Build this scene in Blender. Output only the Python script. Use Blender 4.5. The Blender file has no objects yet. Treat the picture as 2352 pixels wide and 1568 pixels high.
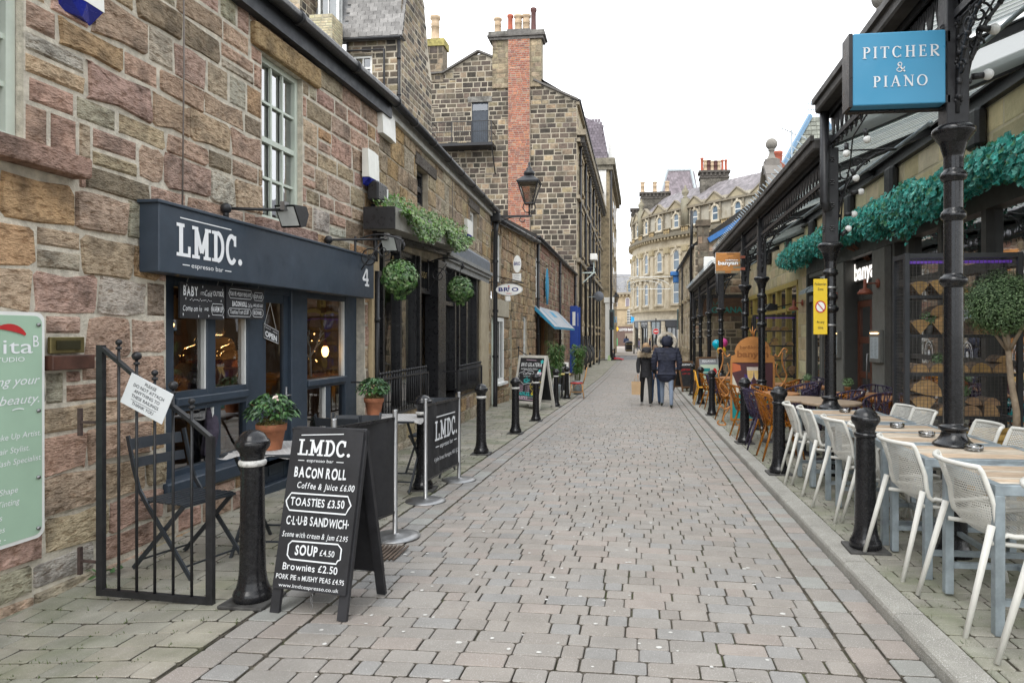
import bpy, math, random
from mathutils import Vector, Matrix, noise
R=random.Random(7)
C=bpy.context.scene.collection
SC=bpy.context.scene
# ---------------------------------------------------------------- camera, sky, sun, exposure
EYE=1.41; YAW=math.atan(180/1568.)
cd=bpy.data.cameras.new('camera'); cam=bpy.data.objects.new('camera',cd); C.objects.link(cam)
cam.location=(0,0,EYE); cam.rotation_euler=(math.pi/2,0,YAW)
cd.sensor_width=36; cd.lens=24.0; cd.shift_x=-.0506; cd.shift_y=-.006; cd.clip_start=.05; cd.clip_end=1500
SC.camera=cam
SC.view_settings.view_transform='Standard'; SC.view_settings.look='None'
SC.view_settings.exposure=.93; SC.view_settings.gamma=1; SC.view_settings.use_curve_mapping=False
SUN_EL,SUN_AZ=math.radians(46),math.radians(192)
wd=bpy.data.worlds.new('World'); SC.world=wd; wd.use_nodes=True
nt=wd.node_tree; nt.nodes.clear()
def nd(t,typ,**k):
    n=t.nodes.new(typ)
    for a,b in k.items(): setattr(n,a,b)
    return n
sky=nd(nt,'ShaderNodeTexSky',sky_type='NISHITA',sun_disc=False,sun_elevation=SUN_EL,sun_rotation=SUN_AZ)
tc=nd(nt,'ShaderNodeTexCoord'); ns=nd(nt,'ShaderNodeTexNoise'); ns.inputs['Scale'].default_value=1.7; ns.inputs['Detail'].default_value=3
rp=nd(nt,'ShaderNodeValToRGB'); rp.color_ramp.elements[0].position=.38; rp.color_ramp.elements[1].position=.62
rp.color_ramp.elements[0].color=(7.2,7.75,8.4,1); rp.color_ramp.elements[1].color=(9.6,9.65,9.7,1)
mx=nd(nt,'ShaderNodeMix',data_type='RGBA'); mx.inputs[0].default_value=.93
bg=nd(nt,'ShaderNodeBackground'); bg.inputs[1].default_value=.13; wo=nd(nt,'ShaderNodeOutputWorld')
L=nt.links.new
L(tc.outputs['Generated'],ns.inputs['Vector']); L(ns.outputs[0],rp.inputs[0]); L(sky.outputs[0],mx.inputs[6]); L(rp.outputs[0],mx.inputs[7])
L(mx.outputs[2],bg.inputs[0]); L(bg.outputs[0],wo.inputs[0])
sd=bpy.data.lights.new('sun','SUN'); sd.energy=1.2; sd.angle=math.radians(40); sd.color=(1,.97,.92)
so=bpy.data.objects.new('sun',sd); C.objects.link(so)
so.rotation_euler=Vector((-math.sin(SUN_AZ)*math.cos(SUN_EL),-math.cos(SUN_AZ)*math.cos(SUN_EL),-math.sin(SUN_EL))).to_track_quat('-Z','Y').to_euler()
SC.cycles.max_bounces=6; SC.cycles.diffuse_bounces=3; SC.cycles.glossy_bounces=3; SC.cycles.transmission_bounces=5; SC.cycles.transparent_max_bounces=16
SC.cycles.caustics_reflective=False; SC.cycles.caustics_refractive=False
# ---------------------------------------------------------------- helpers
TMP=bpy.data.scenes.new('workbench')
def baked(o):
    TMP.collection.objects.link(o); vl=TMP.view_layers[0]; vl.update(); dg=vl.depsgraph; dg.update()
    return bpy.data.meshes.new_from_object(o.evaluated_get(dg))
WM={}
def par(o,p):
    o.parent=p
def thing(name,label,cat,loc=(0,0,0),rz=0,group=None,kind=None):
    o=bpy.data.objects.new(name,None); C.objects.link(o); o.location=loc; o.rotation_euler=(0,0,rz); o.empty_display_size=.1
    WM[o.name]=Matrix.Translation(loc)@Matrix.Rotation(rz,4,'Z')
    tag(o,label,cat,group,kind); return o
def tag(o,label=None,cat=None,group=None,kind=None):
    if label: o['label']=label
    if cat: o['category']=cat
    if group: o['group']=group
    if kind: o['kind']=kind
    return o
def wmat(p):
    M=Matrix.Identity(4); ch=[]
    while p is not None: ch.append(p); p=p.parent
    for q in reversed(ch): M=M@Matrix.Translation(q.location)@q.rotation_euler.to_matrix().to_4x4()
    return M
class MB:
    def __init__(s,T=None,c=(1,1,1),k=0,sm=False):
        s.v=[];s.f=[];s.mi=[];s.cl=[];s.sf=[];s.T=T;s.c=c;s.k=k;s.sm=sm
    def add(s,vs,fs):
        b=len(s.v)
        if s.T is not None: vs=[(s.T@Vector(p))[:] for p in vs]
        s.v.extend(vs)
        for f in fs:
            s.f.append([i+b for i in f]); s.mi.append(s.k); s.cl.append(s.c); s.sf.append(s.sm)
        return s
    def box(s,x0,x1,y0,y1,z0,z1,bv=0):
        if bv<=0:
            return s.add([(x,y,z) for z in (z0,z1) for y in (y0,y1) for x in (x0,x1)],[(0,2,3,1),(4,5,7,6),(0,1,5,4),(2,6,7,3),(0,4,6,2),(1,3,7,5)])
        b=min(bv,abs(x1-x0)*.45,abs(y1-y0)*.45,abs(z1-z0)*.45)
        def ring(z,i): return [(x0+i+b,y0+i,z),(x1-i-b,y0+i,z),(x1-i,y0+i+b,z),(x1-i,y1-i-b,z),(x1-i-b,y1-i,z),(x0+i+b,y1-i,z),(x0+i,y1-i-b,z),(x0+i,y0+i+b,z)]
        vs=ring(z0,b*.6)+ring(z0+b,0)+ring(z1-b,0)+ring(z1,b*.6); fs=[tuple(range(7,-1,-1)),tuple(range(24,32))]
        for r in range(3):
            for i in range(8): fs.append((r*8+i,r*8+(i+1)%8,r*8+8+(i+1)%8,r*8+8+i))
        return s.add(vs,fs)
    def bar(s,p,q,w,h=None,up=(0,0,1)):
        h=h or w; p=Vector(p);q=Vector(q);d=(q-p).normalized();u=Vector(up)
        if abs(d.dot(u))>.98: u=Vector((0,1,0))
        a=d.cross(u).normalized();b=a.cross(d)
        vs=[(e+a*i*w/2+b*j*h/2)[:] for e in (p,q) for i,j in ((-1,-1),(1,-1),(1,1),(-1,1))]
        return s.add(vs,[(3,2,1,0),(4,5,6,7)]+[(i,(i+1)%4,4+(i+1)%4,4+i) for i in range(4)])
    def tube(s,pts,r,n=8,closed=False,caps=True):
        P=[Vector(p) for p in pts];m=len(P);vs=[];fs=[]
        rr=r if isinstance(r,(list,tuple)) else [r]*m
        ref=None
        for i,p in enumerate(P):
            d=(P[(i+1)%m]-P[i-1]) if closed else (P[min(i+1,m-1)]-P[max(i-1,0)])
            if d.length<1e-9: d=Vector((0,0,1))
            d.normalize()
            if ref is None:
                ref=Vector((0,0,1)) if abs(d.z)<.9 else Vector((1,0,0))
            a=(ref-d*ref.dot(d))
            if a.length<1e-6: a=d.orthogonal()
            a.normalize(); b=d.cross(a); ref=a
            for k in range(n):
                t=2*math.pi*k/n; vs.append((p+(a*math.cos(t)+b*math.sin(t))*rr[i])[:])
        for i in range(m if closed else m-1):
            j=(i+1)%m
            for k in range(n): fs.append((i*n+k,i*n+(k+1)%n,j*n+(k+1)%n,j*n+k))
        if caps and not closed: fs+=[tuple(range(n-1,-1,-1)),tuple((m-1)*n+k for k in range(n))]
        return s.add(vs,fs)
    def lathe(s,prof,n=20,c=(0,0,0),a0=0,sx=1):
        vs=[];fs=[];m=len(prof)
        for r,z in prof:
            for k in range(n):
                t=a0+2*math.pi*k/n; vs.append((c[0]+r*math.cos(t)*sx,c[1]+r*math.sin(t),c[2]+z))
        for i in range(m-1):
            for k in range(n): fs.append((i*n+k,i*n+(k+1)%n,(i+1)*n+(k+1)%n,(i+1)*n+k))
        fs+=[tuple(range(n-1,-1,-1)),tuple((m-1)*n+k for k in range(n))]
        return s.add(vs,fs)
    def crisp(s,prof,n,c):
        P=[prof[0]]
        for (a,b),(e,f) in zip(prof,prof[1:]):
            l=math.hypot(e-a,f-b)
            if l>.03: q=min(.012,l*.2)/l; P+=[(a+(e-a)*q,b+(f-b)*q),(e-(e-a)*q,f-(f-b)*q)]
            P.append((e,f))
        return s.lathe(P,n,c)
    def prism(s,poly,a,b,ax='y'):
        n=len(poly)
        def q(p,t): return (p[0],t,p[1]) if ax=='y' else ((t,p[0],p[1]) if ax=='x' else (p[0],p[1],t))
        vs=[q(p,a) for p in poly]+[q(p,b) for p in poly]
        return s.add(vs,[tuple(range(n-1,-1,-1)),tuple(range(n,2*n))]+[(i,(i+1)%n,n+(i+1)%n,n+i) for i in range(n)])
    def ball(s,c,r,n=12,m=8,sz=1):
        return s.lathe([(max(1e-4,r*math.sin(math.pi*i/m)),-r*sz*math.cos(math.pi*i/m)) for i in range(m+1)],n,c)
    def quad(s,*p): return s.add([tuple(x) for x in p],[tuple(range(len(p)))])
    def grid(s,fn,nu,nv,cu=False):
        vs=[tuple(fn(i/nu,j/nv)) for j in range(nv+1) for i in range(nu+1)]
        return s.add(vs,[(j*(nu+1)+i,j*(nu+1)+i+1,(j+1)*(nu+1)+i+1,(j+1)*(nu+1)+i) for j in range(nv) for i in range(nu)])
    def build(s,name,mats,parent=None,local=False,smooth=None):
        if not s.v: return None
        me=bpy.data.meshes.new(name); v=s.v
        if parent is not None and not local:
            Mi=wmat(parent).inverted(); v=[(Mi@Vector(p))[:] for p in v]
        me.from_pydata(v,[],s.f)
        if not isinstance(mats,(list,tuple)): mats=[mats]
        for m in mats: me.materials.append(m)
        me.polygons.foreach_set('material_index',s.mi)
        me.polygons.foreach_set('use_smooth',[smooth if smooth is not None else x for x in s.sf])
        at=me.attributes.new('Col','FLOAT_COLOR','CORNER'); buf=[]
        for f,c in zip(s.f,s.cl): buf+=[c[0],c[1],c[2],1.0]*len(f)
        at.data.foreach_set('color',buf)
        me.update()
        o=bpy.data.objects.new(name,me); C.objects.link(o)
        if parent is not None: par(o,parent)
        return o
def copy_tree(o,parent=None):
    c=o.copy(); C.objects.link(c); c.parent=parent
    for ch in list(o.children): copy_tree(ch,c)
    return c
def place(o,loc,rz,label=None,group=None):
    o.location=loc; o.rotation_euler=(0,0,rz)
    if label: o['label']=label
    if group: o['group']=group
    return o
# plan frame of a wall: s along it, o out towards the street, z up
class Fr:
    def __init__(S,x,y,dx,dy,flip=1):
        l=math.hypot(dx,dy);S.p=(x,y);S.d=(dx/l,dy/l);S.n=(dy/l*flip,-dx/l*flip)
    @property
    def T(S): return Matrix(((S.d[0],S.n[0],0,S.p[0]),(S.d[1],S.n[1],0,S.p[1]),(0,0,1,0),(0,0,0,1)))
    def w(S,s,z,o=0): return Vector((S.p[0]+S.d[0]*s+S.n[0]*o,S.p[1]+S.d[1]*s+S.n[1]*o,z))
    def sub(S,s,o): q=S.w(s,0,o); return Fr2(q.x,q.y,S.d,S.n)
class Fr2(Fr):
    def __init__(S,x,y,d,n): S.p=(x,y);S.d=d;S.n=n
# ---------------------------------------------------------------- materials
def clampc(c): return tuple(max(0,min(1,x)) for x in c[:3])+(1,)
_M={}
def mat(name,col=(.5,.5,.5),rough=.5,metal=0,var=.12,sc=6,bump=0,bsc=80,spec=.5,attr=False,soot=0,sootc=(.03,.028,.025),sootsc=3,stretch=None,trans=0,emit=None,es=0,alpha=1,coat=0,speck=0,ior=1.45,moss=0,bdist=.02):
    if name in _M: return _M[name]
    m=bpy.data.materials.new(name); m.use_nodes=True; t=m.node_tree; _M[name]=m
    p=t.nodes['Principled BSDF']; L=t.links.new
    p.inputs['Roughness'].default_value=rough; p.inputs['Metallic'].default_value=metal; p.inputs['Specular IOR Level'].default_value=spec
    p.inputs['IOR'].default_value=ior
    if trans: p.inputs['Transmission Weight'].default_value=trans
    if coat: p.inputs['Coat Weight'].default_value=coat
    if alpha<1: p.inputs['Alpha'].default_value=alpha
    if emit: p.inputs['Emission Color'].default_value=clampc(emit); p.inputs['Emission Strength'].default_value=es
    tc=nd(t,'ShaderNodeTexCoord'); vec=tc.outputs['Object']
    if stretch:
        mp=nd(t,'ShaderNodeMapping'); mp.inputs['Scale'].default_value=stretch; L(vec,mp.inputs['Vector']); vec=mp.outputs[0]
    if attr:
        a=nd(t,'ShaderNodeAttribute',attribute_name='Col'); base=a.outputs['Color']
    else:
        rgb=nd(t,'ShaderNodeRGB'); rgb.outputs[0].default_value=clampc(col); base=rgb.outputs[0]
    def noise_(s,d=4,v=vec):
        n=nd(t,'ShaderNodeTexNoise'); n.inputs['Scale'].default_value=s; n.inputs['Detail'].default_value=d; n.inputs['Roughness'].default_value=.6; L(v,n.inputs['Vector']); return n.outputs[0]
    def mixc(f,a,b,mode='MIX'):
        x=nd(t,'ShaderNodeMix',data_type='RGBA',blend_type=mode)
        for i,y in ((0,f),(6,a),(7,b)):
            if hasattr(y,'is_linked'): L(y,x.inputs[i])
            elif i==0: x.inputs[0].default_value=y
            else: x.inputs[i].default_value=clampc(y)
        return x.outputs[2]
    def ramp(f,a,b,ca=0,cb=1):
        r=nd(t,'ShaderNodeMapRange'); r.inputs[1].default_value=a; r.inputs[2].default_value=b; r.inputs[3].default_value=ca; r.inputs[4].default_value=cb; L(f,r.inputs[0]); return r.outputs[0]
    if var:
        hs=nd(t,'ShaderNodeHueSaturation'); L(ramp(noise_(sc),.25,.75,1-var*1.6,1+var*1.6),hs.inputs['Value']); L(base,hs.inputs['Color']); base=hs.outputs[0]
    if speck: base=mixc(ramp(noise_(220,1),.58,.75,0,speck),base,(.75,.73,.7)); base=mixc(ramp(noise_(160,1),.32,.2,0,speck),base,(.02,.02,.02))
    if soot: base=mixc(ramp(noise_(sootsc,6),.5-.02,.5+.16,0,soot),base,sootc)
    if moss: base=mixc(ramp(noise_(1.7,6),.46,.66,0,moss),base,(.09,.12,.035))
    L(base,p.inputs['Base Color'])
    if bump:
        bn=nd(t,'ShaderNodeBump'); bn.inputs['Strength'].default_value=bump; bn.inputs['Distance'].default_value=bdist
        L(noise_(bsc,5),bn.inputs['Height']); L(bn.outputs[0],p.inputs['Normal'])
    if not trans and rough>.12:
        L(ramp(noise_(sc*2.3,3),.3,.7,max(.03,rough-.1),min(1,rough+.1)),p.inputs['Roughness'])
    return m
def glassmat(name,tint=(.8,.85,.85),refl=.12,rough=.02,trans=.9):
    if name in _M: return _M[name]
    m=bpy.data.materials.new(name); m.use_nodes=True; t=m.node_tree; t.nodes.clear(); _M[name]=m
    o=nd(t,'ShaderNodeOutputMaterial'); tr=nd(t,'ShaderNodeBsdfTransparent'); tr.inputs[0].default_value=clampc([x*trans for x in tint])
    g=nd(t,'ShaderNodeBsdfGlossy'); g.inputs['Roughness'].default_value=rough; fr=nd(t,'ShaderNodeFresnel'); fr.inputs[0].default_value=1.5
    mr=nd(t,'ShaderNodeMapRange'); mr.inputs[1].default_value=0; mr.inputs[2].default_value=1; mr.inputs[3].default_value=refl; mr.inputs[4].default_value=1
    n=nd(t,'ShaderNodeTexNoise'); n.inputs['Scale'].default_value=2.5; tc=nd(t,'ShaderNodeTexCoord'); b=nd(t,'ShaderNodeBump'); b.inputs['Strength'].default_value=.04; b.inputs['Distance'].default_value=.05
    mx=nd(t,'ShaderNodeMixShader'); L=t.links.new
    L(tc.outputs['Object'],n.inputs['Vector']); L(n.outputs[0],b.inputs['Height']); L(b.outputs[0],g.inputs['Normal'])
    L(fr.outputs[0],mr.inputs[0]); L(mr.outputs[0],mx.inputs[0]); L(tr.outputs[0],mx.inputs[1]); L(g.outputs[0],mx.inputs[2]); L(mx.outputs[0],o.inputs[0])
    return m
def stone_mat(name,dark=.6,dsc=5,bump=1.0):
    m=mat(name,attr=True,rough=.94,var=.13,sc=14,soot=dark,sootsc=dsc,sootc=(.055,.05,.043),spec=.15)
    t=m.node_tree; L=t.links.new; p=t.nodes['Principled BSDF']; tc=nd(t,'ShaderNodeTexCoord')
    mp=nd(t,'ShaderNodeMapping'); mp.inputs['Scale'].default_value=(1,1,2.2); mp.inputs['Rotation'].default_value=(.25,.2,0); L(tc.outputs['Object'],mp.inputs['Vector'])
    a=nd(t,'ShaderNodeTexNoise'); a.inputs['Scale'].default_value=16; a.inputs['Detail'].default_value=6; a.inputs['Roughness'].default_value=.65; L(mp.outputs[0],a.inputs['Vector'])
    v=nd(t,'ShaderNodeTexVoronoi'); v.inputs['Scale'].default_value=42; L(mp.outputs[0],v.inputs['Vector'])
    ad=nd(t,'ShaderNodeMath',operation='MULTIPLY_ADD'); ad.inputs[1].default_value=.22; L(v.outputs['Distance'],ad.inputs[0]); L(a.outputs[0],ad.inputs[2])
    b=nd(t,'ShaderNodeBump'); b.inputs['Strength'].default_value=bump; b.inputs['Distance'].default_value=.05; L(ad.outputs[0],b.inputs['Height']); L(b.outputs[0],p.inputs['Normal'])
    # darker pits where the tooling is deep
    src=p.inputs['Base Color'].links[0].from_socket; mx=nd(t,'ShaderNodeMix',data_type='RGBA',blend_type='MULTIPLY'); r=nd(t,'ShaderNodeMapRange'); r.inputs[1].default_value=.34; r.inputs[2].default_value=.52; r.inputs[3].default_value=.85; r.inputs[4].default_value=0
    L(a.outputs[0],r.inputs[0]); L(r.outputs[0],mx.inputs[0]); L(src,mx.inputs[6]); mx.inputs[7].default_value=(.42,.36,.30,1); L(mx.outputs[2],p.inputs['Base Color'])
    return m
STONE=stone_mat('sandstone',.52,4.2)
STONE_D=mat('sooty_sandstone',attr=True,rough=.93,var=.2,sc=7,bump=.6,bsc=20,soot=.55,sootsc=2.2,spec=.2,bdist=.03)
STONE_C=mat('cream_stone',attr=True,rough=.92,var=.1,sc=5,bump=.5,bsc=25,soot=.2,sootsc=1.7,sootc=(.16,.12,.07),spec=.2)
MORTAR=mat('lime_mortar',(.57,.52,.43),.95,var=.2,sc=14,bump=.6,bsc=60,spec=.2)
MORTAR_D=mat('old_mortar',(.40,.35,.27),.95,var=.3,sc=5,bump=.4,bsc=40,spec=.2)
SETT=mat('paving_sett',attr=True,rough=.88,var=.06,sc=7,bump=.35,bsc=160,speck=.45,soot=.24,sootsc=1.1,sootc=(.17,.155,.135),spec=.25,bdist=.006)
SETT_L=mat('mossy_sett',attr=True,rough=.9,var=.12,sc=5,bump=.4,bsc=150,speck=.35,soot=.2,sootc=(.10,.10,.07),moss=.38,spec=.2,bdist=.006)
BED=mat('joint_sand',(.10,.088,.07),.95,var=.5,sc=9,moss=.55,spec=.1)
KERB=mat('granite_kerb',(.29,.28,.25),.85,var=.1,sc=8,bump=.4,bsc=120,speck=.9,soot=.25,sootc=(.15,.14,.12),bdist=.006)
IRON=mat('black_gloss_iron',(.0095,.0095,.011),.24,var=.15,sc=20,bump=.06,bsc=40,spec=.5,coat=.15,bdist=.004)
IRONM=mat('black_iron',(.018,.018,.020),.42,var=.3,sc=20,bump=.15,bsc=60,bdist=.004)
NAVY=mat('slate_blue_paint',(.038,.053,.074),.45,var=.12,sc=5,bump=.08,bsc=60,bdist=.003)
BLACKP=mat('black_paint',(.019,.019,.021),.32,var=.2,sc=8)
WHITE=mat('white_paint',(.76,.76,.73),.5,var=.05,sc=6)
CHALK=mat('white_lettering',(.82,.83,.84),.75,var=.04)
GREENW=mat('sage_green_paint',(.55,.60,.52),.5,var=.07,sc=6,bump=.05)
GLASS=glassmat('window_glass',refl=.24)
GLASS_D=glassmat('dark_window_glass',(.5,.55,.58),.16,.03,.8)
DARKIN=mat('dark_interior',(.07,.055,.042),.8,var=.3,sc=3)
SLATE=mat('roof_slate',attr=True,rough=.7,var=.18,sc=6,bump=.25,bsc=50,soot=.25,sootsc=2)
LEAD=mat('lead_flashing',(.22,.24,.26),.5,metal=.3,var=.15)
STEEL=mat('brushed_steel',(.30,.30,.30),.42,metal=.9,var=.05,sc=10)
GALV=mat('galvanised_steel',(.33,.38,.41),.48,metal=.55,var=.22,sc=9,bump=.05)
WOODM=mat('varnished_wood',(.36,.17,.06),.4,var=.3,sc=3,stretch=(1,14,14),bump=.1,bsc=20)
TERRA=mat('terracotta',(.36,.14,.07),.85,var=.25,sc=9,bump=.2,bsc=60)
# ---------------------------------------------------------------- lettering
_T={}
def glyphs(s,bold=0,shear=0,sp=1):
    k=(s,bold,shear,sp)
    if k in _T: return _T[k]
    cu=bpy.data.curves.new('t','FONT'); cu.body=s; cu.size=1; cu.offset=bold; cu.shear=shear; cu.space_character=sp; cu.resolution_u=3; cu.fill_mode='FRONT'
    o=bpy.data.objects.new('t',cu); me=baked(o)
    v=[(p.co.x,p.co.y) for p in me.vertices]; f=[tuple(p.vertices) for p in me.polygons]
    bpy.data.objects.remove(o); bpy.data.curves.remove(cu); bpy.data.meshes.remove(me)
    _T[k]=(v,f); return _T[k]
class Board:
    """a flat sheet to letter on: origin, across, up, facing"""
    def __init__(S,o,u,v): S.o=Vector(o);S.u=Vector(u);S.v=Vector(v);S.n=S.u.cross(S.v).normalized()
    def p(S,x,y,n=.003): return (S.o+S.u*x+S.v*y+S.n*n)[:]
def text(mb,B,s,x,y,h,w=None,al='c',bold=0,shear=0,sp=1,jit=0,rot=0,n=.003,caps=True):
    """h = cap height, w = total width if given"""
    if jit:
        x0=0; parts=[]
        for ch in s:
            if ch==' ': x0+=.32; continue
            v,f=glyphs(ch,bold,shear); mxx=max(p[0] for p in v); mn=min(p[0] for p in v)
            a=R.uniform(-.09,.09)*jit; k=1+R.uniform(-.1,.1)*jit; dy=R.uniform(-.05,.05)*jit
            parts+= [([((p[0]-mn)*k*math.cos(a)-p[1]*k*math.sin(a)+x0,(p[0]-mn)*k*math.sin(a)+p[1]*k*math.cos(a)+dy) for p in v],f)]
            x0+=(mxx-mn)*k+.07+bold*2
    else:
        parts=[glyphs(s,bold,shear,sp)]
    xs=[p[0] for v,f in parts for p in v]
    if not xs: return
    a,b=min(xs),max(xs); ky=h/.70; kx=(w/(b-a)) if w else ky; W=(b-a)*kx
    ox=x-(W/2 if al=='c' else (W if al=='r' else 0))
    cr,sr=math.cos(rot),math.sin(rot)
    for v,f in parts:
        vs=[]
        for p in v:
            X=(p[0]-a)*kx+ox-x; Y=p[1]*ky
            vs.append(B.p(x+X*cr-Y*sr,y+X*sr+Y*cr,n))
        mb.add(vs,f)
_ly=[0]
def lay_n(n):
    _ly[0]=(_ly[0]+1)%14; return n+_ly[0]*.00022
def stroke(mb,B,pts,w,n=.003,closed=False):
    n=lay_n(n)
    P=[Vector((p[0],p[1])) for p in pts]; m=len(P); vs=[];fs=[]
    for i,p in enumerate(P):
        a=P[i-1] if (i>0 or closed) else p; b=P[(i+1)%m] if (i<m-1 or closed) else p
        d=(b-a); d=d.normalized() if d.length>1e-9 else Vector((1,0)); q=Vector((-d.y,d.x))
        ww=w[i] if isinstance(w,(list,tuple)) else w
        vs+=[B.p(*(p+q*ww/2),n),B.p(*(p-q*ww/2),n)]
    for i in range(m if closed else m-1):
        j=(i+1)%m; fs.append((2*i,2*i+1,2*j+1,2*j))
    mb.add(vs,fs)
def arcp(cx,cy,rx,ry,a0,a1,n=12): return [(cx+rx*math.cos(math.radians(a0+(a1-a0)*i/n)),cy+ry*math.sin(math.radians(a0+(a1-a0)*i/n))) for i in range(n+1)]
def cr(P,k=5):
    P=[Vector(p) for p in P]; Q=[]
    for i in range(len(P)-1):
        a,b,c,d=P[max(i-1,0)],P[i],P[i+1],P[min(i+2,len(P)-1)]
        for j in range(k):
            t=j/k; Q.append((.5*((2*b)+(c-a)*t+(2*a-5*b+4*c-d)*t*t+(3*b-a-3*c+d)*t**3))[:])
    return Q+[P[-1][:]]
def disc(mb,B,cx,cy,r,n=.003,k=12,ry=None): mb.add([B.p(x,y,n) for x,y in arcp(cx,cy,r,ry or r,0,360,k)[:-1]],[tuple(range(k))])
def rect(mb,B,x0,x1,y0,y1,n=.003):
    n=lay_n(n); mb.add([B.p(x0,y0,n),B.p(x1,y0,n),B.p(x1,y1,n),B.p(x0,y1,n)],[(0,1,2,3)])
# ---------------------------------------------------------------- lie of the land
PROF=[(-60,1.45),(0,0),(20,-.484),(35,-.70),(60,-.73),(85,-.6),(95,-.35),(130,-.6),(600,-.6)]
def zr(y):
    for (a,za),(b,zb) in zip(PROF,PROF[1:]):
        if y<=b: return za+(zb-za)*(y-a)/(b-a)
    return PROF[-1][1]
BUMP=[(-9,-.05),(3.3,-.06),(4.2,0),(5.7,.09),(8,.06),(10,.03),(14,.0),(16.5,.1),(20,.05),(30,0),(99,0)]
def interp(P,y):
    for (a,za),(b,zb) in zip(P,P[1:]):
        if y<=b: return za+(zb-za)*(y-a)/(b-a)
    return P[-1][1]
def gl(x,y):
    k=max(0,min(1,(-2.15-x)/1.0)); k=k*k*(3-2*k)
    return zr(y)+interp(BUMP,y)*k
PAVE=.07
def gr(x,y): return zr(y)+PAVE
# ---------------------------------------------------------------- ground, road, pavements
def cell(mb,x0,x1,y0,y1,zf,h=.0,r=.010,ch=.0045,tilt=.0018,sk=0):
    """one block of paving: rounded, chamfered, slightly uneven"""
    j=lambda a:R.uniform(-a,a)
    dz=R.uniform(-tilt,tilt); tx,ty=j(.012),j(.012); r=min(r,(x1-x0)*.3,(y1-y0)*.3)
    a,b,c,d=x0+j(.003),x1+j(.003),y0+j(.003),y1+j(.003); cx,cy=(a+b)/2,(c+d)/2
    o=[(a+r,c),(b-r,c),(b,c+r),(b,d-r),(b-r,d),(a+r,d),(a,d-r),(a,c+r)]
    vs=[]
    for k,(off,q) in enumerate(((0,-.022),(ch*.25,-ch),(ch,0))):
        for x,y in o:
            X=x+(off if x<cx else -off); Y=y+(off if y<cy else -off)
            Y+=sk*(X-cx)
            vs.append((X,Y,zf(X,Y)+h+q+dz+(X-cx)*tx+(Y-cy)*ty))
    fs=[(k*8+i,k*8+(i+1)%8,k*8+8+(i+1)%8,k*8+8+i) for k in (0,1) for i in range(8)]+[tuple(range(16,24))]
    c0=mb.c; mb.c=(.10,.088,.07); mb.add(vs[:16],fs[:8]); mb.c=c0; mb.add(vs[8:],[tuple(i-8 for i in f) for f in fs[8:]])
def lay(parent,cells,zf,m,h,name='sett',parts=300,pal=None,stuff='far_setts',skf=None,**kw):
    cells.sort(key=lambda c:(c[2]+c[3])*.5+abs(c[0])*.2)
    far=MB()
    for i,(x0,x1,y0,y1) in enumerate(cells):
        c=R.choice(pal); k=R.uniform(.93,1.06); c=tuple(x*k for x in c)
        sk=skf(x0,y0) if skf else 0
        if i<parts:
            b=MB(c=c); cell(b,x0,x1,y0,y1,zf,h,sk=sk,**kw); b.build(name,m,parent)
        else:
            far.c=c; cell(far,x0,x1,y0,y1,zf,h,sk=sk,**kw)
    o=far.build(stuff,m,parent)
    if o: o['kind']='stuff'
def sheet(name,xs,ys,zf,dz,m):
    b=MB(); b.add([(x,y,zf(x,y)+dz) for y in ys for x in xs],[(j*len(xs)+i,j*len(xs)+i+1,(j+1)*len(xs)+i+1,(j+1)*len(xs)+i) for j in range(len(ys)-1) for i in range(len(xs)-1)])
    return tag(b.build(name,m),kind='structure')
YS=[-8,-3,0,1,2,2.6,3.3,4.2,5,5.7,7,8,10,12,14,16.5,18,20,25,30,35,45,60]
gm=mat('ground_earth',(.16,.15,.13),.95,var=.2,sc=.5)
sheet('ground',[-300,-20,-5,5,20,300],[-60,0,20,35,60,85,95,130,600],lambda x,y:zr(y),-.16,gm)
RP=[(.282,.257,.231),(.272,.253,.231),(.292,.256,.229),(.258,.25,.239),(.280,.260,.238),(.268,.244,.220)]
road=sheet('road',[-2.08,-1.7,0,.95,1.29],YS,lambda x,y:zr(y),-.02,BED)
XL,XR=-1.74,.955
cells=[]; y=2.35
while y<60:
    ch=.131 if y<22 else .19
    x=XL; first=R.choice((.23,.115,.175,.08)); rowi=0
    while x<XR-.01:
        l=(first if rowi==0 else R.choice((.23,.152,.23,.152,.106,.23))) if y<22 else (.23 if rowi else first)
        b=x+l
        if XR-b<.07: b=XR
        cells.append((x+.0025,b-.0025,y+.0032,y+ch-.0032)); x=b; rowi+=1
    y+=ch
cells1=[c for c in cells]
def zroad(x,y): return zr(y)+.012*math.cos((x+.4)*1.1)-.012
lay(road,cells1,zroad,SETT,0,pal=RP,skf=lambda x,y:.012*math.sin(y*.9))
cells=[]
for x0,x1 in ((-2.07,-1.91),(-1.907,-1.745),(.96,1.12),(1.125,1.283)):
    y=2.2+R.uniform(0,.1)
    while y<58:
        l=R.choice((.15,.165,.21,.165,.12)) if y<20 else .2
        cells.append((x0+.003,x1-.003,y+.004,y+l-.004)); y+=l
chan=tag(MB().box(-2.08,1.29,2.15,2.18,-.2,-.15).build('channel_course',BED),kind='structure')
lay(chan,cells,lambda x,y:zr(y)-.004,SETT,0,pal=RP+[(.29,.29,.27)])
# left pavement
PL=[(.31,.288,.235),(.295,.28,.235),(.32,.292,.245),(.285,.272,.23)]
pav=sheet('pavement',[-4.3,-3.6,-3.3,-3,-2.7,-2.4,-2.15,-2.08],YS,gl,-.014,BED)
cells=[]; y=2.1
while y<58:
    ch=.155 if y<20 else .2; x=-2.085; first=True
    while x>-3.95:
        l=R.choice((.25,.2,.27,.17)) if not first else R.choice((.13,.25,.19)); first=False
        cells.append((x-l+.003,x-.003,y+.004,y+ch-.004)); x-=l
    y+=ch
lay(pav,cells,gl,SETT_L,0,pal=PL)
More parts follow.
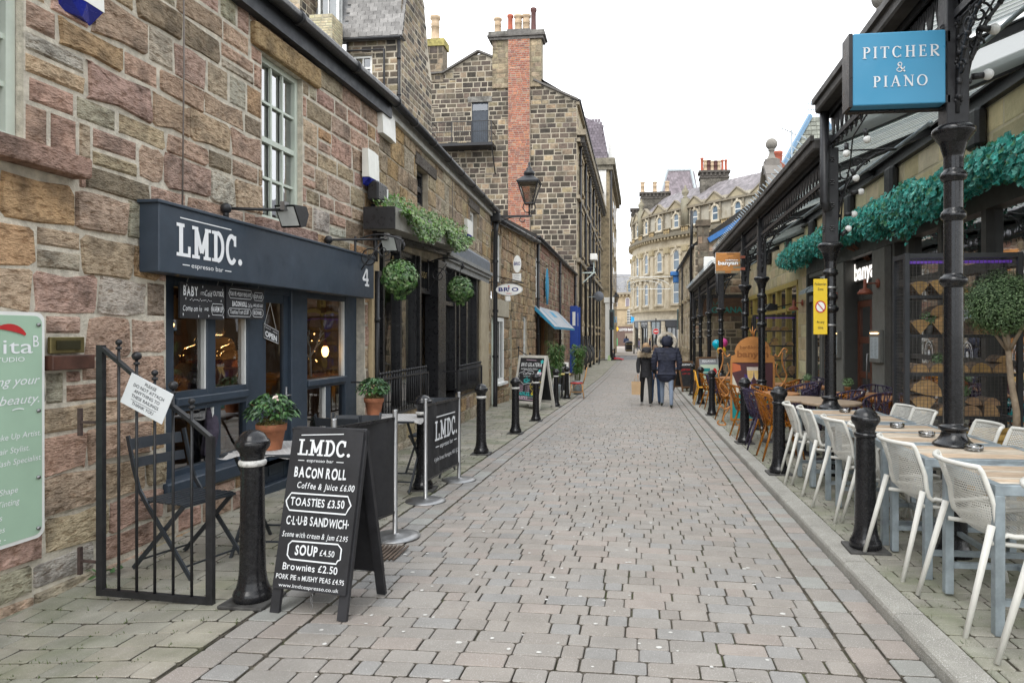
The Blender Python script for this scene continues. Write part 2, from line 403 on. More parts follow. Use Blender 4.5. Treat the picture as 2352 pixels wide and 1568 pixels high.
# right kerb and pavement
kerb=tag(MB().box(1.285,1.3,1.9,1.95,-.2,-.15).build('kerb',KERB),kind='structure')
y=1.9; ks=[]
while y<58:
    l=R.uniform(.86,.94); ks.append((y,y+l)); y+=l
for a,b in ks:
    bb=MB(); za,zb=zr(a),zr(b); e=.004
    bb.add([(1.285,a+e,za-.12),(1.435,a+e,za-.12),(1.285,b-e,zb-.12),(1.435,b-e,zb-.12),
            (1.285,a+e,za+PAVE-.025),(1.285,b-e,zb+PAVE-.025),(1.292,a+e,za+PAVE-.009),(1.292,b-e,zb+PAVE-.009),(1.308,a+e,za+PAVE),(1.308,b-e,zb+PAVE),(1.435,a+e,za+PAVE),(1.435,b-e,zb+PAVE)],
           [(0,2,5,4),(4,5,7,6),(6,7,9,8),(8,9,11,10),(10,11,3,1),(0,4,6,8,10,1),(2,3,11,9,7,5)])
    bb.build('kerbstone',KERB,kerb)
pavr=sheet('pavement',[1.43,4.7],YS,gr,-.014,BED)
cells=[]; y=2.0
PR=[(.275,.268,.22),(.262,.258,.212),(.288,.275,.232),(.265,.252,.215)]
while y<40:
    x=1.44-R.uniform(0,.14)
    while x<4.4:
        l=R.choice((.2,.2,.2,.15)); a=max(x,1.44)
        if x+l-a>.04: cells.append((a+.003,x+l-.003,y+.0035,y+.1165))
        x+=l
    y+=.12
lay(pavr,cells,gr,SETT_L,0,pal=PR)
# asphalt cross street and far pavement
sheet('cross_street',[-60,-4,6,60],[60.05,64,70],lambda x,y:zr(y),.004,mat('asphalt',(.17,.17,.175),.9,var=.1,sc=4,bump=.2))
fp=sheet('pavement',[-60,-20,0,20,60],[70.02,78,85,95,130],lambda x,y:zr(y),.03,mat('far_paving',(.36,.32,.28),.9,var=.12,sc=2))
mk=MB()
for i in range(14): mk.box(-4+i*.62,-3.6+i*.62,67.6,67.9,zr(67.7)+.007,zr(67.7)+.009)
tag(mk.build('road_marking',WHITE),kind='structure')
# pale gum spots trodden into the setts
gb=MB()
for i in range(260):
    y=2.5+14*R.random()**1.6; x=R.uniform(-1.7,1.25); r=R.uniform(.005,.015); k=R.uniform(.8,1.5); a=R.uniform(0,6)
    n=7; gb.c=(1,1,1); z=zroad(x,y)+.0035
    gb.add([(x+r*k*math.cos(a+6.28*i/n)*R.uniform(.75,1.1),y+r*math.sin(a+6.28*i/n)*R.uniform(.75,1.1),z) for i in range(n)],[tuple(range(n))])
tag(gb.build('gum_spots',mat('old_gum',(.58,.57,.54),.8,var=.12,sc=3)),'pale grey gum spots trodden flat into the road setts','gum spots',kind='stuff')
# moss and grass tufts in the joints by the walls
mb=MB()
mo=mat('moss',(.07,.10,.025),.95,var=.4,sc=20)
for i in range(900):
    y=2.1+.155*R.randint(0,50)+R.uniform(-.004,.004)
    x=-2.1-1.25*R.random() if R.random()<.55 else 1.44+R.random()**2*.6
    z=(gl if x<0 else gr)(x,y)-.004
    for q in range(5):
        a=R.uniform(0,6.28); h=R.uniform(.004,.016)*(1 if R.random()<.96 else 2.5); d=R.uniform(.004,.02)
        mb.add([(x+d*math.cos(a),y+d*2*math.sin(a),z),(x+d*math.cos(a)+.004,y+d*2*math.sin(a)+.004,z),(x+d*1.4*math.cos(a),y+d*2.3*math.sin(a),z+h)],[(0,1,2)])
tag(mb.build('joint_moss',mo),'tufts of moss and grass in the paving joints','moss',kind='stuff')
# ---------------------------------------------------------------- masonry
def wpick(pal):
    t=R.random()*sum(w for c,w in pal)
    for c,w in pal:
        t-=w
        if t<=0: break
    k=R.uniform(.82,1.14); return tuple(min(.8,x*k*R.uniform(.96,1.04)) for x in c)
def coursed(s0,s1,z0,z1,holes,ch,ln,zmax=None,zmin=None):
    out=[]; z=z0; row=0
    while z<z1-.04:
        h=R.uniform(*ch)
        if z1-z-h<ch[0]*.6: h=z1-z
        s=s0-R.uniform(0,ln[0])
        while s<s1:
            l=R.uniform(*ln); a,b=max(s,s0),min(s+l,s1); s+=l
            if b-a<.05: continue
            q=R.uniform(.4,.6)*h
            segs=[(a,b,z,z+h)] if R.random()>.09 or h<.2 or b-a>.45 else [(a,b,z,z+q),(a,b,z+q,z+h)]
            for (p,q,c,d) in holes:
                nw=[]
                for (a1,b1,c1,d1) in segs:
                    if q<=a1+.001 or p>=b1-.001 or d<=c1+.001 or c>=d1-.001: nw.append((a1,b1,c1,d1)); continue
                    if p>a1: nw.append((a1,p,c1,d1))
                    if q<b1: nw.append((q,b1,c1,d1))
                    m0,m1=max(a1,p),min(b1,q)
                    if c>c1: nw.append((m0,m1,c1,c))
                    if d<d1: nw.append((m0,m1,d,d1))
                segs=nw
            for (a1,b1,c1,d1) in segs:
                if zmax: d1=min(d1,min(zmax(a1),zmax(b1)))
                if zmin: c1=max(c1,max(zmin(a1),zmin(b1)))
                if b1-a1>.045 and d1-c1>.045: out.append((a1,b1,c1,d1))
        z+=h; row+=1
    return out
def stone_mesh(mb,a,b,c,d,jt,proud,rough,n):
    j=jt/2; w=b-a-jt; h=d-c-jt
    if w<.02 or h<.02: return
    cs,cz=(a+b)/2,(c+d)/2; hw,hh=w/2,h/2; R_=R.uniform
    if n==4:
        pr=proud*R_(.5,1.2); e=min(.025,hw*.3,hh*.3)
        o=[(-hw,-hh),(hw,-hh),(hw,hh),(-hw,hh)]
        vs=[(cs+x,-.004,cz+z) for x,z in o]+[(cs+x*(1-e/hw)+R_(-.004,.004),pr*R_(.7,1.1),cz+z*(1-e/hh)+R_(-.004,.004)) for x,z in o]
        mb.add(vs,[(i,(i+1)%4,4+(i+1)%4,4+i) for i in range(4)]+[(4,5,6,7)]); return
    r=min(hw,hh)*R_(.06,.22)
    o=[(-hw+r,-hh),(0,-hh),(hw-r,-hh),(hw,-hh+r),(hw,hh-r),(hw-r,hh),(0,hh),(-hw+r,hh),(-hw,hh-r),(-hw,-hh+r)]
    m=len(o); jj=min(rough*.9,hw*.16,hh*.16)
    o=[(x+R_(-jj,jj),z+R_(-jj,jj)) for x,z in o]; e=min(.010,hw*.3,hh*.3)
    pr=proud*R_(.3,1.6)
    ring2=[(cs+x*(1-e/hw),pr*R_(.7,1.05),cz+z*(1-e/hh)) for x,z in o]
    e2=.62
    ring3=[(cs+x*e2+R_(-.02,.02)*hw*2,pr*R_(.7,1.3),cz+z*e2+R_(-.02,.02)*hh*2) for x,z in o]
    vs=[(cs+x,-.006,cz+z) for x,z in o]+ring2+ring3+[(cs+R_(-.1,.1)*hw,pr*R_(.6,1.4),cz+R_(-.1,.1)*hh)]
    fs=[(k*m+i,k*m+(i+1)%m,k*m+m+(i+1)%m,k*m+m+i) for k in (0,1) for i in range(m)]+[(2*m+i,2*m+(i+1)%m,3*m) for i in range(m)]
    mb.add(vs,fs)
def wall_face(mb,s0,s1,z0,z1,holes,zmax=None,depth=.25,step=None):
    S=sorted(set([s0,s1]+[x for h in holes for x in h[:2] if s0<x<s1])); Z=sorted(set([z0,z1]+[x for h in holes for x in h[2:] if z0<x<z1]))
    if step:
        k=int((s1-s0)/step)+1; S=sorted(set(S+[s0+(s1-s0)*i/k for i in range(k+1)]))
    for a,b in zip(S,S[1:]):
        for c,d in zip(Z,Z[1:]):
            if any(h[0]<=(a+b)/2<=h[1] and h[2]<=(c+d)/2<=h[3] for h in holes): continue
            t0,t1=(min(d,zmax(a)),min(d,zmax(b))) if zmax else (d,d)
            if t0<=c and t1<=c: continue
            mb.add([(a,0,c),(b,0,c),(b,0,max(c,t1)),(a,0,max(c,t0))],[(0,1,2,3)])
    for (a,b,c,d) in holes:
        mb.add([(a,0,c),(a,-depth,c),(a,-depth,d),(a,0,d)],[(0,1,2,3)]); mb.add([(b,0,c),(b,-depth,c),(b,-depth,d),(b,0,d)],[(0,1,2,3)])
        mb.add([(a,0,d),(a,-depth,d),(b,-depth,d),(b,0,d)],[(0,1,2,3)]); mb.add([(a,0,c),(a,-depth,c),(b,-depth,c),(b,0,c)],[(0,1,2,3)])
def masonry(parent,F,s0,s1,z0,z1,holes,ch,ln,pal,m,mm,jt=.016,proud=.025,rough=.014,n=10,parts=300,zmax=None,zmin=None,wallname='wall',stones='stone',depth=.25,extra=None,nostone=()):
    mb=MB(F.T); wall_face(mb,s0,s1,z0,z1,holes,zmax,depth,.5 if zmax else None)
    w=mb.build(wallname,mm,parent)
    L_=coursed(s0,s1,z0,z1,list(holes)+list(nostone),ch,ln,zmax,zmin)
    if extra: L_+=extra
    def key(t):
        p=F.w((t[0]+t[1])/2,(t[2]+t[3])/2); d=max(1,p.length); return -(t[1]-t[0])*(t[3]-t[2])/d/d
    L_.sort(key=key); rest=MB(F.T)
    for i,t in enumerate(L_):
        c=wpick(pal)
        if i<parts:
            b=MB(F.T,c=c); stone_mesh(b,*t,jt,proud,rough,n)
            if b.v: b.build(stones,m,w)
        else:
            rest.c=c; stone_mesh(rest,*t,jt,proud,rough,4 if n==4 else 4)
    o=rest.build('small_'+stones+'s',m,w)
    if o: o['kind']='stuff'
    return w
def sash(parent,F,s0,s1,z0,z1,o,cols,rows,fw=.05,bar=.022,fm=WHITE,gm=None,meet=None,name='window',dep=.06,glass_o=-.02):
    """a window: frame with glazing bars, its glass a sub-part"""
    mb=MB(F.T); gm=gm or GLASS
    mb.box(s0,s0+fw,o-dep,o,z0,z1); mb.box(s1-fw,s1,o-dep,o,z0,z1); mb.box(s0+fw,s1-fw,o-dep,o-.002,z0,z0+fw); mb.box(s0+fw,s1-fw,o-dep,o-.002,z1-fw,z1)
    for i in range(1,cols):
        x=s0+fw+(s1-s0-2*fw)*i/cols; mb.box(x-bar/2,x+bar/2,o-dep*.6,o-.012,z0+fw,z1-fw)
    for j in range(1,rows):
        z=z0+fw+(z1-z0-2*fw)*j/rows; t=bar*2 if meet==j else bar
        mb.box(s0+fw,s1-fw,o-dep*.7,o-(.006 if meet==j else .014),z-t/2,z+t/2)
    w=mb.build(name,fm,parent)
    g=MB(F.T); g.quad((s0+fw*.5,o+glass_o-dep*.4,z0+fw*.5),(s1-fw*.5,o+glass_o-dep*.4,z0+fw*.5),(s1-fw*.5,o+glass_o-dep*.4,z1-fw*.5),(s0+fw*.5,o+glass_o-dep*.4,z1-fw*.5))
    g.build('pane',gm,w)
    return w
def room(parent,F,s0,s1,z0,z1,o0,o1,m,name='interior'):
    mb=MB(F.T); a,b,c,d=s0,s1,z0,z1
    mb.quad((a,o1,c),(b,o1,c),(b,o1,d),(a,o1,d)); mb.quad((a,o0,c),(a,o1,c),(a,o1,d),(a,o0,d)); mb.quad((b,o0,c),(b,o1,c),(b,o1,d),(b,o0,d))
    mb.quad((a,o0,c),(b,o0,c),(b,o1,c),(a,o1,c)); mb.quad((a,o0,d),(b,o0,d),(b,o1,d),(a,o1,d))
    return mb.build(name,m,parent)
def gutter(parent,F,s0,s1,z0,z1,o=.12,r=.058,m=None,name='gutter',rings=.9):
    mb=MB(F.T,sm=True); mb.tube([(s0,o,z0),(s1,o,z1)],r,10)
    k=max(1,int((s1-s0)/rings))
    for i in range(k+1):
        s=s0+(s1-s0)*i/k; z=z0+(z1-z0)*i/k; e=min(s1,s+.05)
        mb.tube([(s-.01,o,z),(e,o,z)],r*1.16,10)
    return mb.build(name,m or IRONM,parent)
def pipe(parent,F,pts,r=.04,m=None,name='downpipe',collar=1.0):
    mb=MB(F.T,sm=True); mb.tube(pts,r,8)
    (a,b)=(Vector(pts[0]),Vector(pts[-1])); L_=(b-a).length; n=max(1,int(L_/collar)) if collar else 0
    for i in range(n):
        t=a.lerp(b,(i+.5)/n)
        if len(pts)==2: d=(b-a).normalized()*.025; mb.tube([t-d,t+d],r*1.35,8)
    return mb.build(name,m or IRONM,parent)
PINK=[((.64,.45,.35),6),((.62,.47,.33),3.5),((.64,.43,.25),2),((.58,.51,.39),1.6),((.58,.40,.31),4),((.50,.40,.28),2),((.62,.58,.50),.9),((.34,.27,.20),2)]
TAN=[((.54,.42,.27),4),((.48,.38,.26),3),((.54,.38,.21),1.5),((.42,.34,.25),2),((.52,.45,.33),2)]
BROWN=[((.48,.35,.22),4),((.43,.31,.2),3),((.36,.28,.19),2),((.50,.39,.25),2)]
DARKS=[((.20,.16,.12),4),((.12,.10,.085),4),((.30,.24,.17),3),((.38,.30,.19),2),((.07,.062,.057),3)]
def leaf_(mb,p):
    a=R.uniform(0,6.28); s=R.uniform(.02,.035); u=Vector((math.cos(a),math.sin(a),.3))*s; v=Vector((-math.sin(a),math.cos(a),.5))*s
    mb.add([(p-u)[:],(p+v*.6)[:],(p+u*1.3)[:],(p-v*.6)[:]],[(0,1,2,3)])
# ================================================================ corner shop with the espresso bar
F1=Fr(-3.53,2.0,.035,1)
lm=thing('shop_building','pink and tan rubble stone building with slate blue shopfront','building',F1.w(3.2,0))
WB=[(.28,1.49,2.49,4.2),(3.79,4.48,2.46,3.96),(2.6,5.9,.22,2.0),(3.68,5.9,-.5,.22)]
masonry(lm,F1,-3,6.33,-.4,4.45,WB,(.16,.28),(.22,.56),PINK,STONE,MORTAR,jt=.018,proud=.018,rough=.022,n=10,nostone=[(1.49,1.85,2.36,2.49),(0,1.49,2.36,2.49),(3.7,4.62,2.33,2.46),(3.6,4.75,3.96,4.16),(1.62,1.87,1.2,1.41)])
for q,nm in ((((.44,.29,.23),-.4,1.83,-.05,.13,2.365,2.485),'stone_sill'),(((.44,.30,.25),3.68,4.64,-.05,.09,2.33,2.455),'stone_sill'),(((.50,.36,.2),3.62,4.76,-.05,.06,3.965,4.16),'stone_lintel')):
    mb=MB(F1.T,c=q[0]); mb.box(*q[1:],.012); mb.build(nm,STONE,lm)
SKYG=glassmat('sky_reflecting_glass',(.7,.72,.75),.5,.02,.9)
sash(lm,F1,.28,1.485,2.49,4.2,-.05,4,6,.055,.03,GREENW,SKYG,meet=3)
sash(lm,F1,3.795,4.475,2.465,3.955,-.05,3,4,.05,.024,GREENW,SKYG,meet=2)
cur=MB(F1.T)
for a,b in ((.95,1.42),(4.36,4.46)):
    for i in range(9): cur.box(a+(b-a)*i/9,a+(b-a)*(i+.85)/9,-.26-.02*(i%2),-.24-.02*(i%2),2.5,4.15)
cur.build('curtain',mat('pink_curtain',(.5,.33,.33),.9),lm)
room(lm,F1,-.2,6.2,2.44,4.3,-.26,-2.6,mat('upstairs_interior',(.16,.15,.14),.8,var=.2))
mb=MB(F1.T); mb.box(-3,6.5,-.02,.10,4.2,4.44); mb.build('fascia_board',mat('dark_fascia',(.03,.033,.04),.5,var=.2),lm)
gutter(lm,F1,-3,6.47,4.40,4.40,.17,.062,rings=1.15)
mb=MB(F1.T); mb.add([(-3,.16,4.46),(6.4,.16,4.46),(6.4,-4.5,7.2),(-3,-4.5,7.2)],[(0,1,2,3)]); mb.build('roof',mat('slate_sheet',(.13,.13,.14),.7,var=.25,sc=2),lm)
mb=MB(F1.T); mb.box(-3,6.3,-.3,.05,-.45,gl(-3.4,3)-.0,.02)
mb.build('wall_footing',mat('mossy_concrete',(.25,.24,.19),.95,var=.25,sc=6,bump=.4,moss=.8),lm)
# thin cable down the wall and the hinge pins
pipe(lm,F1,[(2.74,.035,4.2),(2.73,.045,3.4),(2.72,.04,2.36)],.006,mat('grey_cable',(.2,.17,.15),.6),'wall_cable',0)
# ---- shopfront joinery
sf=MB(F1.T); O=-.10
def post(a,b,z0,z1,o0=O-.08,o1=O+.0): sf.box(a,b,o0,o1,z0,z1,.008)
post(2.6,2.815,.3,1.99); post(3.19,3.3,.83,1.99); post(3.725,3.97,-.2,1.99); post(4.44,4.74,-.2,1.99,O-.08,O+.012); post(5.61,5.9,-.2,1.99)
sf.box(2.815,3.725,O-.08,O-.004,1.78,1.99); sf.box(3.97,4.44,O-.08,O-.004,1.80,1.99); sf.box(4.74,5.61,O-.08,O-.004,1.80,1.99)
sf.box(2.815,3.725,O-.08,O+.025,.865,.93,.008); sf.box(2.815,3.725,O-.08,O-.006,.93,.975); sf.box(2.815,3.725,O-.08,O-.006,.82,.865)
sf.box(3.29,3.37,O-.08,O-.008,.36,.82); sf.box(2.815,3.725,O-.08,O-.006,.335,.375)
sf.box(2.57,3.74,O-.05,.05,.23,.335,.01)
sf.box(4.74,5.61,O-.08,O+.03,.875,.94,.008); sf.box(4.74,5.61,O-.08,O-.006,.845,.875); sf.box(5.165,5.27,O-.08,O-.008,.3,.845); sf.box(4.74,5.61,O-.08,O-.006,-.2,.3)
sf.box(3.74,5.92,O-.02,O+.05,-.2,.02,.01)
sfo=sf.build('shopfront',NAVY,lm)
gp=MB(F1.T)
for a,b,c,d in ((2.815,3.19,.975,1.78),(3.3,3.725,.975,1.78),(2.815,3.29,.375,.82),(3.37,3.725,.375,.82),(4.74,5.61,.94,1.80),(4.74,5.165,.3,.845),(5.27,5.61,.3,.845)):
    g=MB(F1.T); g.quad((a,O-.045,c),(b,O-.045,c),(b,O-.045,d),(a,O-.045,d)); g.build('pane',GLASS,sfo)
for a,b,c,d in ((3.172,3.19,.976,1.78),(3.706,3.725,.976,1.78),(5.59,5.61,.94,1.8),(3.272,3.29,.376,.82),(5.148,5.165,.3,.845)): wl=MB(F1.T); wl.box(a,b,O-.07,O-.012,c,d); wl.build('window_bead',WHITE,sfo)

dr=MB(F1.T); O2=-.13
dr.box(3.97,4.06,O2-.04,O2,.0,1.80); dr.box(4.36,4.44,O2-.04,O2,.0,1.80); dr.box(4.06,4.36,O2-.04,O2-.002,1.72,1.80); dr.box(4.06,4.36,O2-.04,O2-.002,.0,.68); dr.box(4.1,4.32,O2,O2+.008,.08,.6,.006)
d_=dr.build('door',NAVY,lm); g=MB(F1.T); g.quad((4.05,O2-.02,.68),(4.37,O2-.02,.68),(4.37,O2-.02,1.73),(4.05,O2-.02,1.73)); g.build('pane',GLASS_D,d_)
h=MB(F1.T,sm=True); h.box(4.385,4.415,O2,O2+.012,.66,.9); h.tube([(4.4,O2+.01,.82),(4.4,O2+.05,.82),(4.31,O2+.055,.82)],.009,8); h.build('handle',STEEL,d_)
# ---- inside: counter, shelves, warm lamps
room(lm,F1,2.62,6.26,-.46,1.97,O-.09,-3.6,mat('cafe_brown',(.10,.07,.05),.8,var=.4,sc=3),'cafe_interior')
it=MB(F1.T); it.box(2.9,5.6,-3.2,-2.7,-.1,.95); it.box(3.1,4.15,-.55,-.2,.90,.93); it.box(3.15,3.2,-.5,-.25,-.4,.9); it.box(4.0,4.05,-.5,-.25,-.4,.9); it.box(4.75,5.95,-.6,-.2,.915,.945); it.box(2.8,3.6,-2.6,-2.55,1.2,1.24)
for i in range(6): it.box(2.75+i*.5,3.15+i*.5,-1.6,-1.2,.62,.65)
it.build('counter',WOODM,lm)
for i in range(26):
    it=MB(F1.T,c=(.3,.2,.1),sm=True); s_=R.uniform(2.8,5.5); o_=R.choice((-2.58,-.4,-.5,-2.9)); z_=1.24 if o_==-2.58 else (.98 if o_==-2.9 else .37)
    it.lathe([(.03,0),(.032,.12),(.012,.17),(.012,.22)],8,(s_,o_,z_)) if o_<-1 else it.lathe([(.05,0),(.06,.1),(.055,.11)],10,(s_,o_,z_)); it.build('shelf_jar',mat('jar%d'%(i%4),((.5,.3,.12),(.15,.25,.2),(.5,.45,.4),(.35,.1,.06))[i%4],.35),lm)
wm_=mat('bulb_glow',(1,.6,.25),.4,emit=(1,.50,.14),es=7)
wm2=mat('warm_shade_glow',(1,.6,.25),.4,emit=(1,.55,.2),es=9)
ww=MB(F1.T); ww.box(6.2,6.24,-3.4,-.28,-.4,1.9); ww.box(4.75,5.7,-2.4,-2.35,.2,1.9); ww.build('inner_wall',mat('warm_plaster',(.34,.29,.24),.8,var=.15),lm)
# ---- signboard over the shop
sg=thing('shop_sign','long slate blue fascia sign lettered LMDC. espresso bar','shop sign',F1.w(2.3,1.84))
mb=MB(F1.T); mb.box(2.33,5.8,.01,.165,1.845,2.33,.006); mb.box(2.31,5.82,.01,.18,2.318,2.34,.004); mb.build('sign_box',NAVY,sg)
B=Board(F1.w(2.33,1.845,.1655),F1.w(1,0)-F1.w(0,0),(0,0,1)); B.n=Vector((F1.n[0],F1.n[1],0)); 
def slab(mb,B,x,y,h,W,ch,t):
    r=lambda a,b,c,d: rect(mb,B,x+a*W,x+b*W,y+c*h,y+d*h)
    tx=t/W; tz=t/h*.62
    if ch=='L': r(.18,.18+tx,0,1); r(0,.56,1-tz,1); r(0,1,0,tz); r(1-tx*.7,1,0,.33)
    if ch=='M':
        for q in (.13,.87-tx): r(q,q+tx,0,1)
        r(0,.34,1-tz,1) if 0 else None
        r(0,.40,0,tz); r(.6,1,0,tz); r(0,.13,1-tz,1); r(.87,1,1-tz,1)
        stroke(mb,B,[(x+.2*W,y+h*.96),(x+.5*W,y+h*.2)],t*.95); stroke(mb,B,[(x+.8*W,y+h*.96),(x+.5*W,y+h*.2)],t*.95)
    if ch=='D':
        r(.14,.14+tx,0,1); r(0,.5,1-tz,1); r(0,.5,0,tz)
        stroke(mb,B,[(x+.45*W,y+h-t*.31)]+arcp(x+.45*W,y+h/2,.55*W-t/2,h/2-t*.31,90,-90,14)+[(x+.45*W,y+t*.31)],t*.9)
    if ch=='C':
        stroke(mb,B,arcp(x+.55*W,y+h/2,.55*W-t/2,h/2-t*.31,52,318,18),t*.9); r(.95-tx*.7,.97,.62,.98)
    if ch=='.': disc(mb,B,x+t*.6,y+t*.6,t*.6)
def logo(B,mb,x,y,w,h):
    """the LMDC. wordmark in slab letters with a rule over it"""
    t=h*.17
    for chh,p,q in (('L',0,.195),('M',.215,.495),('D',.515,.715),('C',.735,.92)): slab(mb,B,x+p*w,y,h,(q-p)*w,chh,t)
    slab(mb,B,x+w*.95,y,h,w*.2,'.',t*1.1)
mb=MB(); logo(B,mb,.165,.13,.74,.235)
rect(mb,B,.20,.78,.40,.408); text(mb,B,'espresso bar',.50,.058,.035,.36); rect(mb,B,.225,.30,.068,.075); rect(mb,B,.70,.78,.068,.075)
x,y,h=3.16,.13,.2
stroke(mb,B,[(x+.10,y+h),(x,y+.075)],.03); stroke(mb,B,[(x,y+.075),(x+.15,y+.075)],.03); stroke(mb,B,[(x+.11,y+h),(x+.11,y+.02)],.036); rect(mb,B,x+.055,x+.165,y,y+.026)
mb.build('lettering',CHALK,sg)
# ---- swan-neck floodlights over the sign
def spot_arm(F,s0,z0,s1,z1,out,label):
    t=thing('sign_light',label,'sign light',F.w(s0,z0),group='spotlights on arms over the blue sign')
    mb=MB(F.T,sm=True); mb.ball((s0,.06,z0),.045,10,6); mb.tube([(s0,.06,z0),(s0,.06,z0-.1)],.022,8); mb.tube([(s0,.06,z0),(s1-.12,out,z1)],.013,8); mb.build('arm',IRONM,t)
    mb=MB(F.T); p=[(s1-.17,z1+.035),(s1+.03,z1+.055),(s1+.07,z1-.01),(s1+.02,z1-.12),(s1-.06,z1-.14)]
    mb.add([(a,out-.09,b) for a,b in p]+[(a,out+.09,b) for a,b in p],[tuple(range(5)),tuple(range(9,4,-1))]+[(i,(i+1)%5,5+(i+1)%5,5+i) for i in range(4)]); mb.build('lamp_head',IRONM,t)
    mb=MB(F.T); mb.quad((s1-.165,out-.08,z1+.02),(s1-.165,out+.08,z1+.02),(s1-.07,out+.08,z1-.125),(s1-.07,out-.08,z1-.125)); mb.build('lens',mat('lamp_lens',(.6,.62,.6),.2),t)
    mb=MB(F.T); mb.box(s1-.2,s1-.13,out-.02,out+.02,z1-.01,z1+.06); mb.build('bracket',STEEL,t)
spot_arm(F1,3.2,2.44,3.62,2.47,.42,'black spotlight on a rusty arm under the sage green window')
spot_arm(F1,4.9,2.42,5.75,2.52,.42,'black spotlight on a rusty arm above the figure 4')
# ---- hanging chalkboards and the open sign
def frame_poly(mb,B,x0,x1,y0,y1,w,k=.02,mode=0):
    if mode==0: p=[(x0+k,y0),(x1-k,y0),(x1-k*.4,y0+k),(x1,(y0+y1)/2),(x1-k*.4,y1-k),(x1-k,y1),(x0+k,y1),(x0+k*.4,y1-k),(x0,(y0+y1)/2),(x0+k*.4,y0+k)]
    elif mode==1: p=[(x0+k,y0),(x1-k,y0),(x1,(y0+y1)/2),(x1-k,y1),(x0+k,y1),(x0,(y0+y1)/2)]
    else:
        p=[(x0+k,y0),(x1-k,y0)]+[(x1-k*math.cos(t)*1,y0+k*math.sin(t)) for t in (.5,1.0)]+[(x1,y0+k)]+[(x1,y1-k),(x1-k,y1)]+[(x0+k,y1),(x0,y1-k),(x0,y0+k)]
    stroke(mb,B,[(a+R.uniform(-1,1)*w*.3,b+R.uniform(-1,1)*w*.3) for a,b in p],w,closed=True)
BO=mat('chalkboard',(.022,.022,.025),.6,var=.25,sc=6)
def hang_board(s0,s1,z0,z1,label):
    t=thing('hanging_board',label,'chalkboard',F1.w(s0,z0),group='chalkboards hung under the blue sign')
    mb=MB(F1.T); mb.box(s0,s1,.0,.022,z0,z1,.003); mb.build('panel',BO,t)
    mb=MB(F1.T); 
    for a in (s0+.08,s1-.08): mb.bar((a,.011,z1),(a,.03,z1+.05),.004)
    mb.build('hook',STEEL,t)
    B=Board(F1.w(s0,z0,.0225),F1.w(1,0)-F1.w(0,0),(0,0,1)); B.n=Vector((F1.n[0],F1.n[1],0)); return t,B
t,B=hang_board(2.725,3.236,1.537,1.81,'chalkboard reading BABY it\'s Cold OUTSIDE, hung left of the other')
mb=MB(); text(mb,B,'BABY',.105,.175,.07,.16,bold=.03,jit=.5); text(mb,B,"IT'S",.24,.185,.025,.045,jit=.6); text(mb,B,'Cold',.31,.18,.045,.085,shear=.3,jit=.7); text(mb,B,'OUTSIDE',.43,.187,.04,.13,jit=.4)
text(mb,B,'Come on in',.125,.058,.045,.21,shear=.25,jit=.7); text(mb,B,'AND',.285,.065,.025,.05,jit=.4); text(mb,B,'WARM UP',.415,.06,.045,.14,bold=.01,jit=.4); frame_poly(mb,B,.335,.495,.035,.125,.004,.02,1)
for i in range(16): disc(mb,B,.10+i*.016,.142+.004*math.sin(i*2)+.006*(i%2),.005,ry=.003)
for x,y in ((.06,.25),(.24,.25),(.48,.24),(.05,.15),(.46,.15),(.02,.03),(.19,.02),(.31,.025),(.49,.02)): stroke(mb,B,[(x-.005,y),(x+.005,y)],.004); stroke(mb,B,[(x,y-.01),(x,y+.01)],.004)
mb.build('lettering',CHALK,t)
t,B=hang_board(3.263,3.792,1.55,1.82,'chalkboard menu with BROWNIES and SOUP boxes, hung right of the other')
mb=MB(); text(mb,B,'PORK PIE +MUSHY PEAS £4.95',.18,.19,.035,.29,jit=.6); frame_poly(mb,B,.02,.345,.17,.245,.0035); text(mb,B,'SOUP £4.50',.43,.185,.032,.12,jit=.6); frame_poly(mb,B,.36,.51,.165,.235,.0035,.02,1)
text(mb,B,'BACON ROLL',.17,.105,.04,.2,bold=.03,jit=.4); text(mb,B,'Coffee',.315,.1,.035,.06,shear=.4,jit=.6); text(mb,B,'AND JUICE £6.00',.43,.11,.025,.14,jit=.5)
text(mb,B,'Toasties from £3.50',.165,.04,.035,.25,shear=.15,jit=.7); frame_poly(mb,B,.01,.33,.02,.085,.0035); text(mb,B,'BROWNIES',.425,.04,.035,.12,jit=.5); frame_poly(mb,B,.35,.505,.022,.09,.0035,.015,2)
mb.build('lettering',CHALK,t)
t=thing('open_sign','small tilted black OPEN sign hanging in the cafe door','open sign',F1.w(4.1,1.45))
mb=MB(F1.T); Q=[(4.0,1.53),(4.26,1.455),(4.255,1.33),(4.0,1.385)]; mb.add([(a,O2+.004,b) for a,b in Q]+[(a,O2+.010,b) for a,b in Q],[(0,1,2,3),(4,5,6,7)]+[(i,(i+1)%4,4+(i+1)%4,4+i) for i in range(4)]); mb.build('panel',BO,t)
u=(F1.w(4.26,1.455)-F1.w(4.0,1.53)).normalized(); B=Board(F1.w(4.0,1.385,O2+.0105),u,(0,0,1)); B.n=Vector((F1.n[0],F1.n[1],0))
mb=MB(); stroke(mb,B,[(.008,.008),(.255,.015),(.255,.132),(.008,.137)],.005,closed=True); text(mb,B,'OPEN',.13,.03,.05,.2,bold=.04); text(mb,B,'Come in',.07,.105,.022,.1,shear=.3,jit=.3); text(mb,B,"WE'RE",.2,.1,.016,.08); mb.build('lettering',CHALK,t)
mb=MB(F1.T); mb.bar((4.03,O2+.007,1.52),(4.12,O2+.007,1.72),.003); mb.bar((4.22,O2+.007,1.465),(4.12,O2+.007,1.72),.003); mb.build('string',WHITE,t)
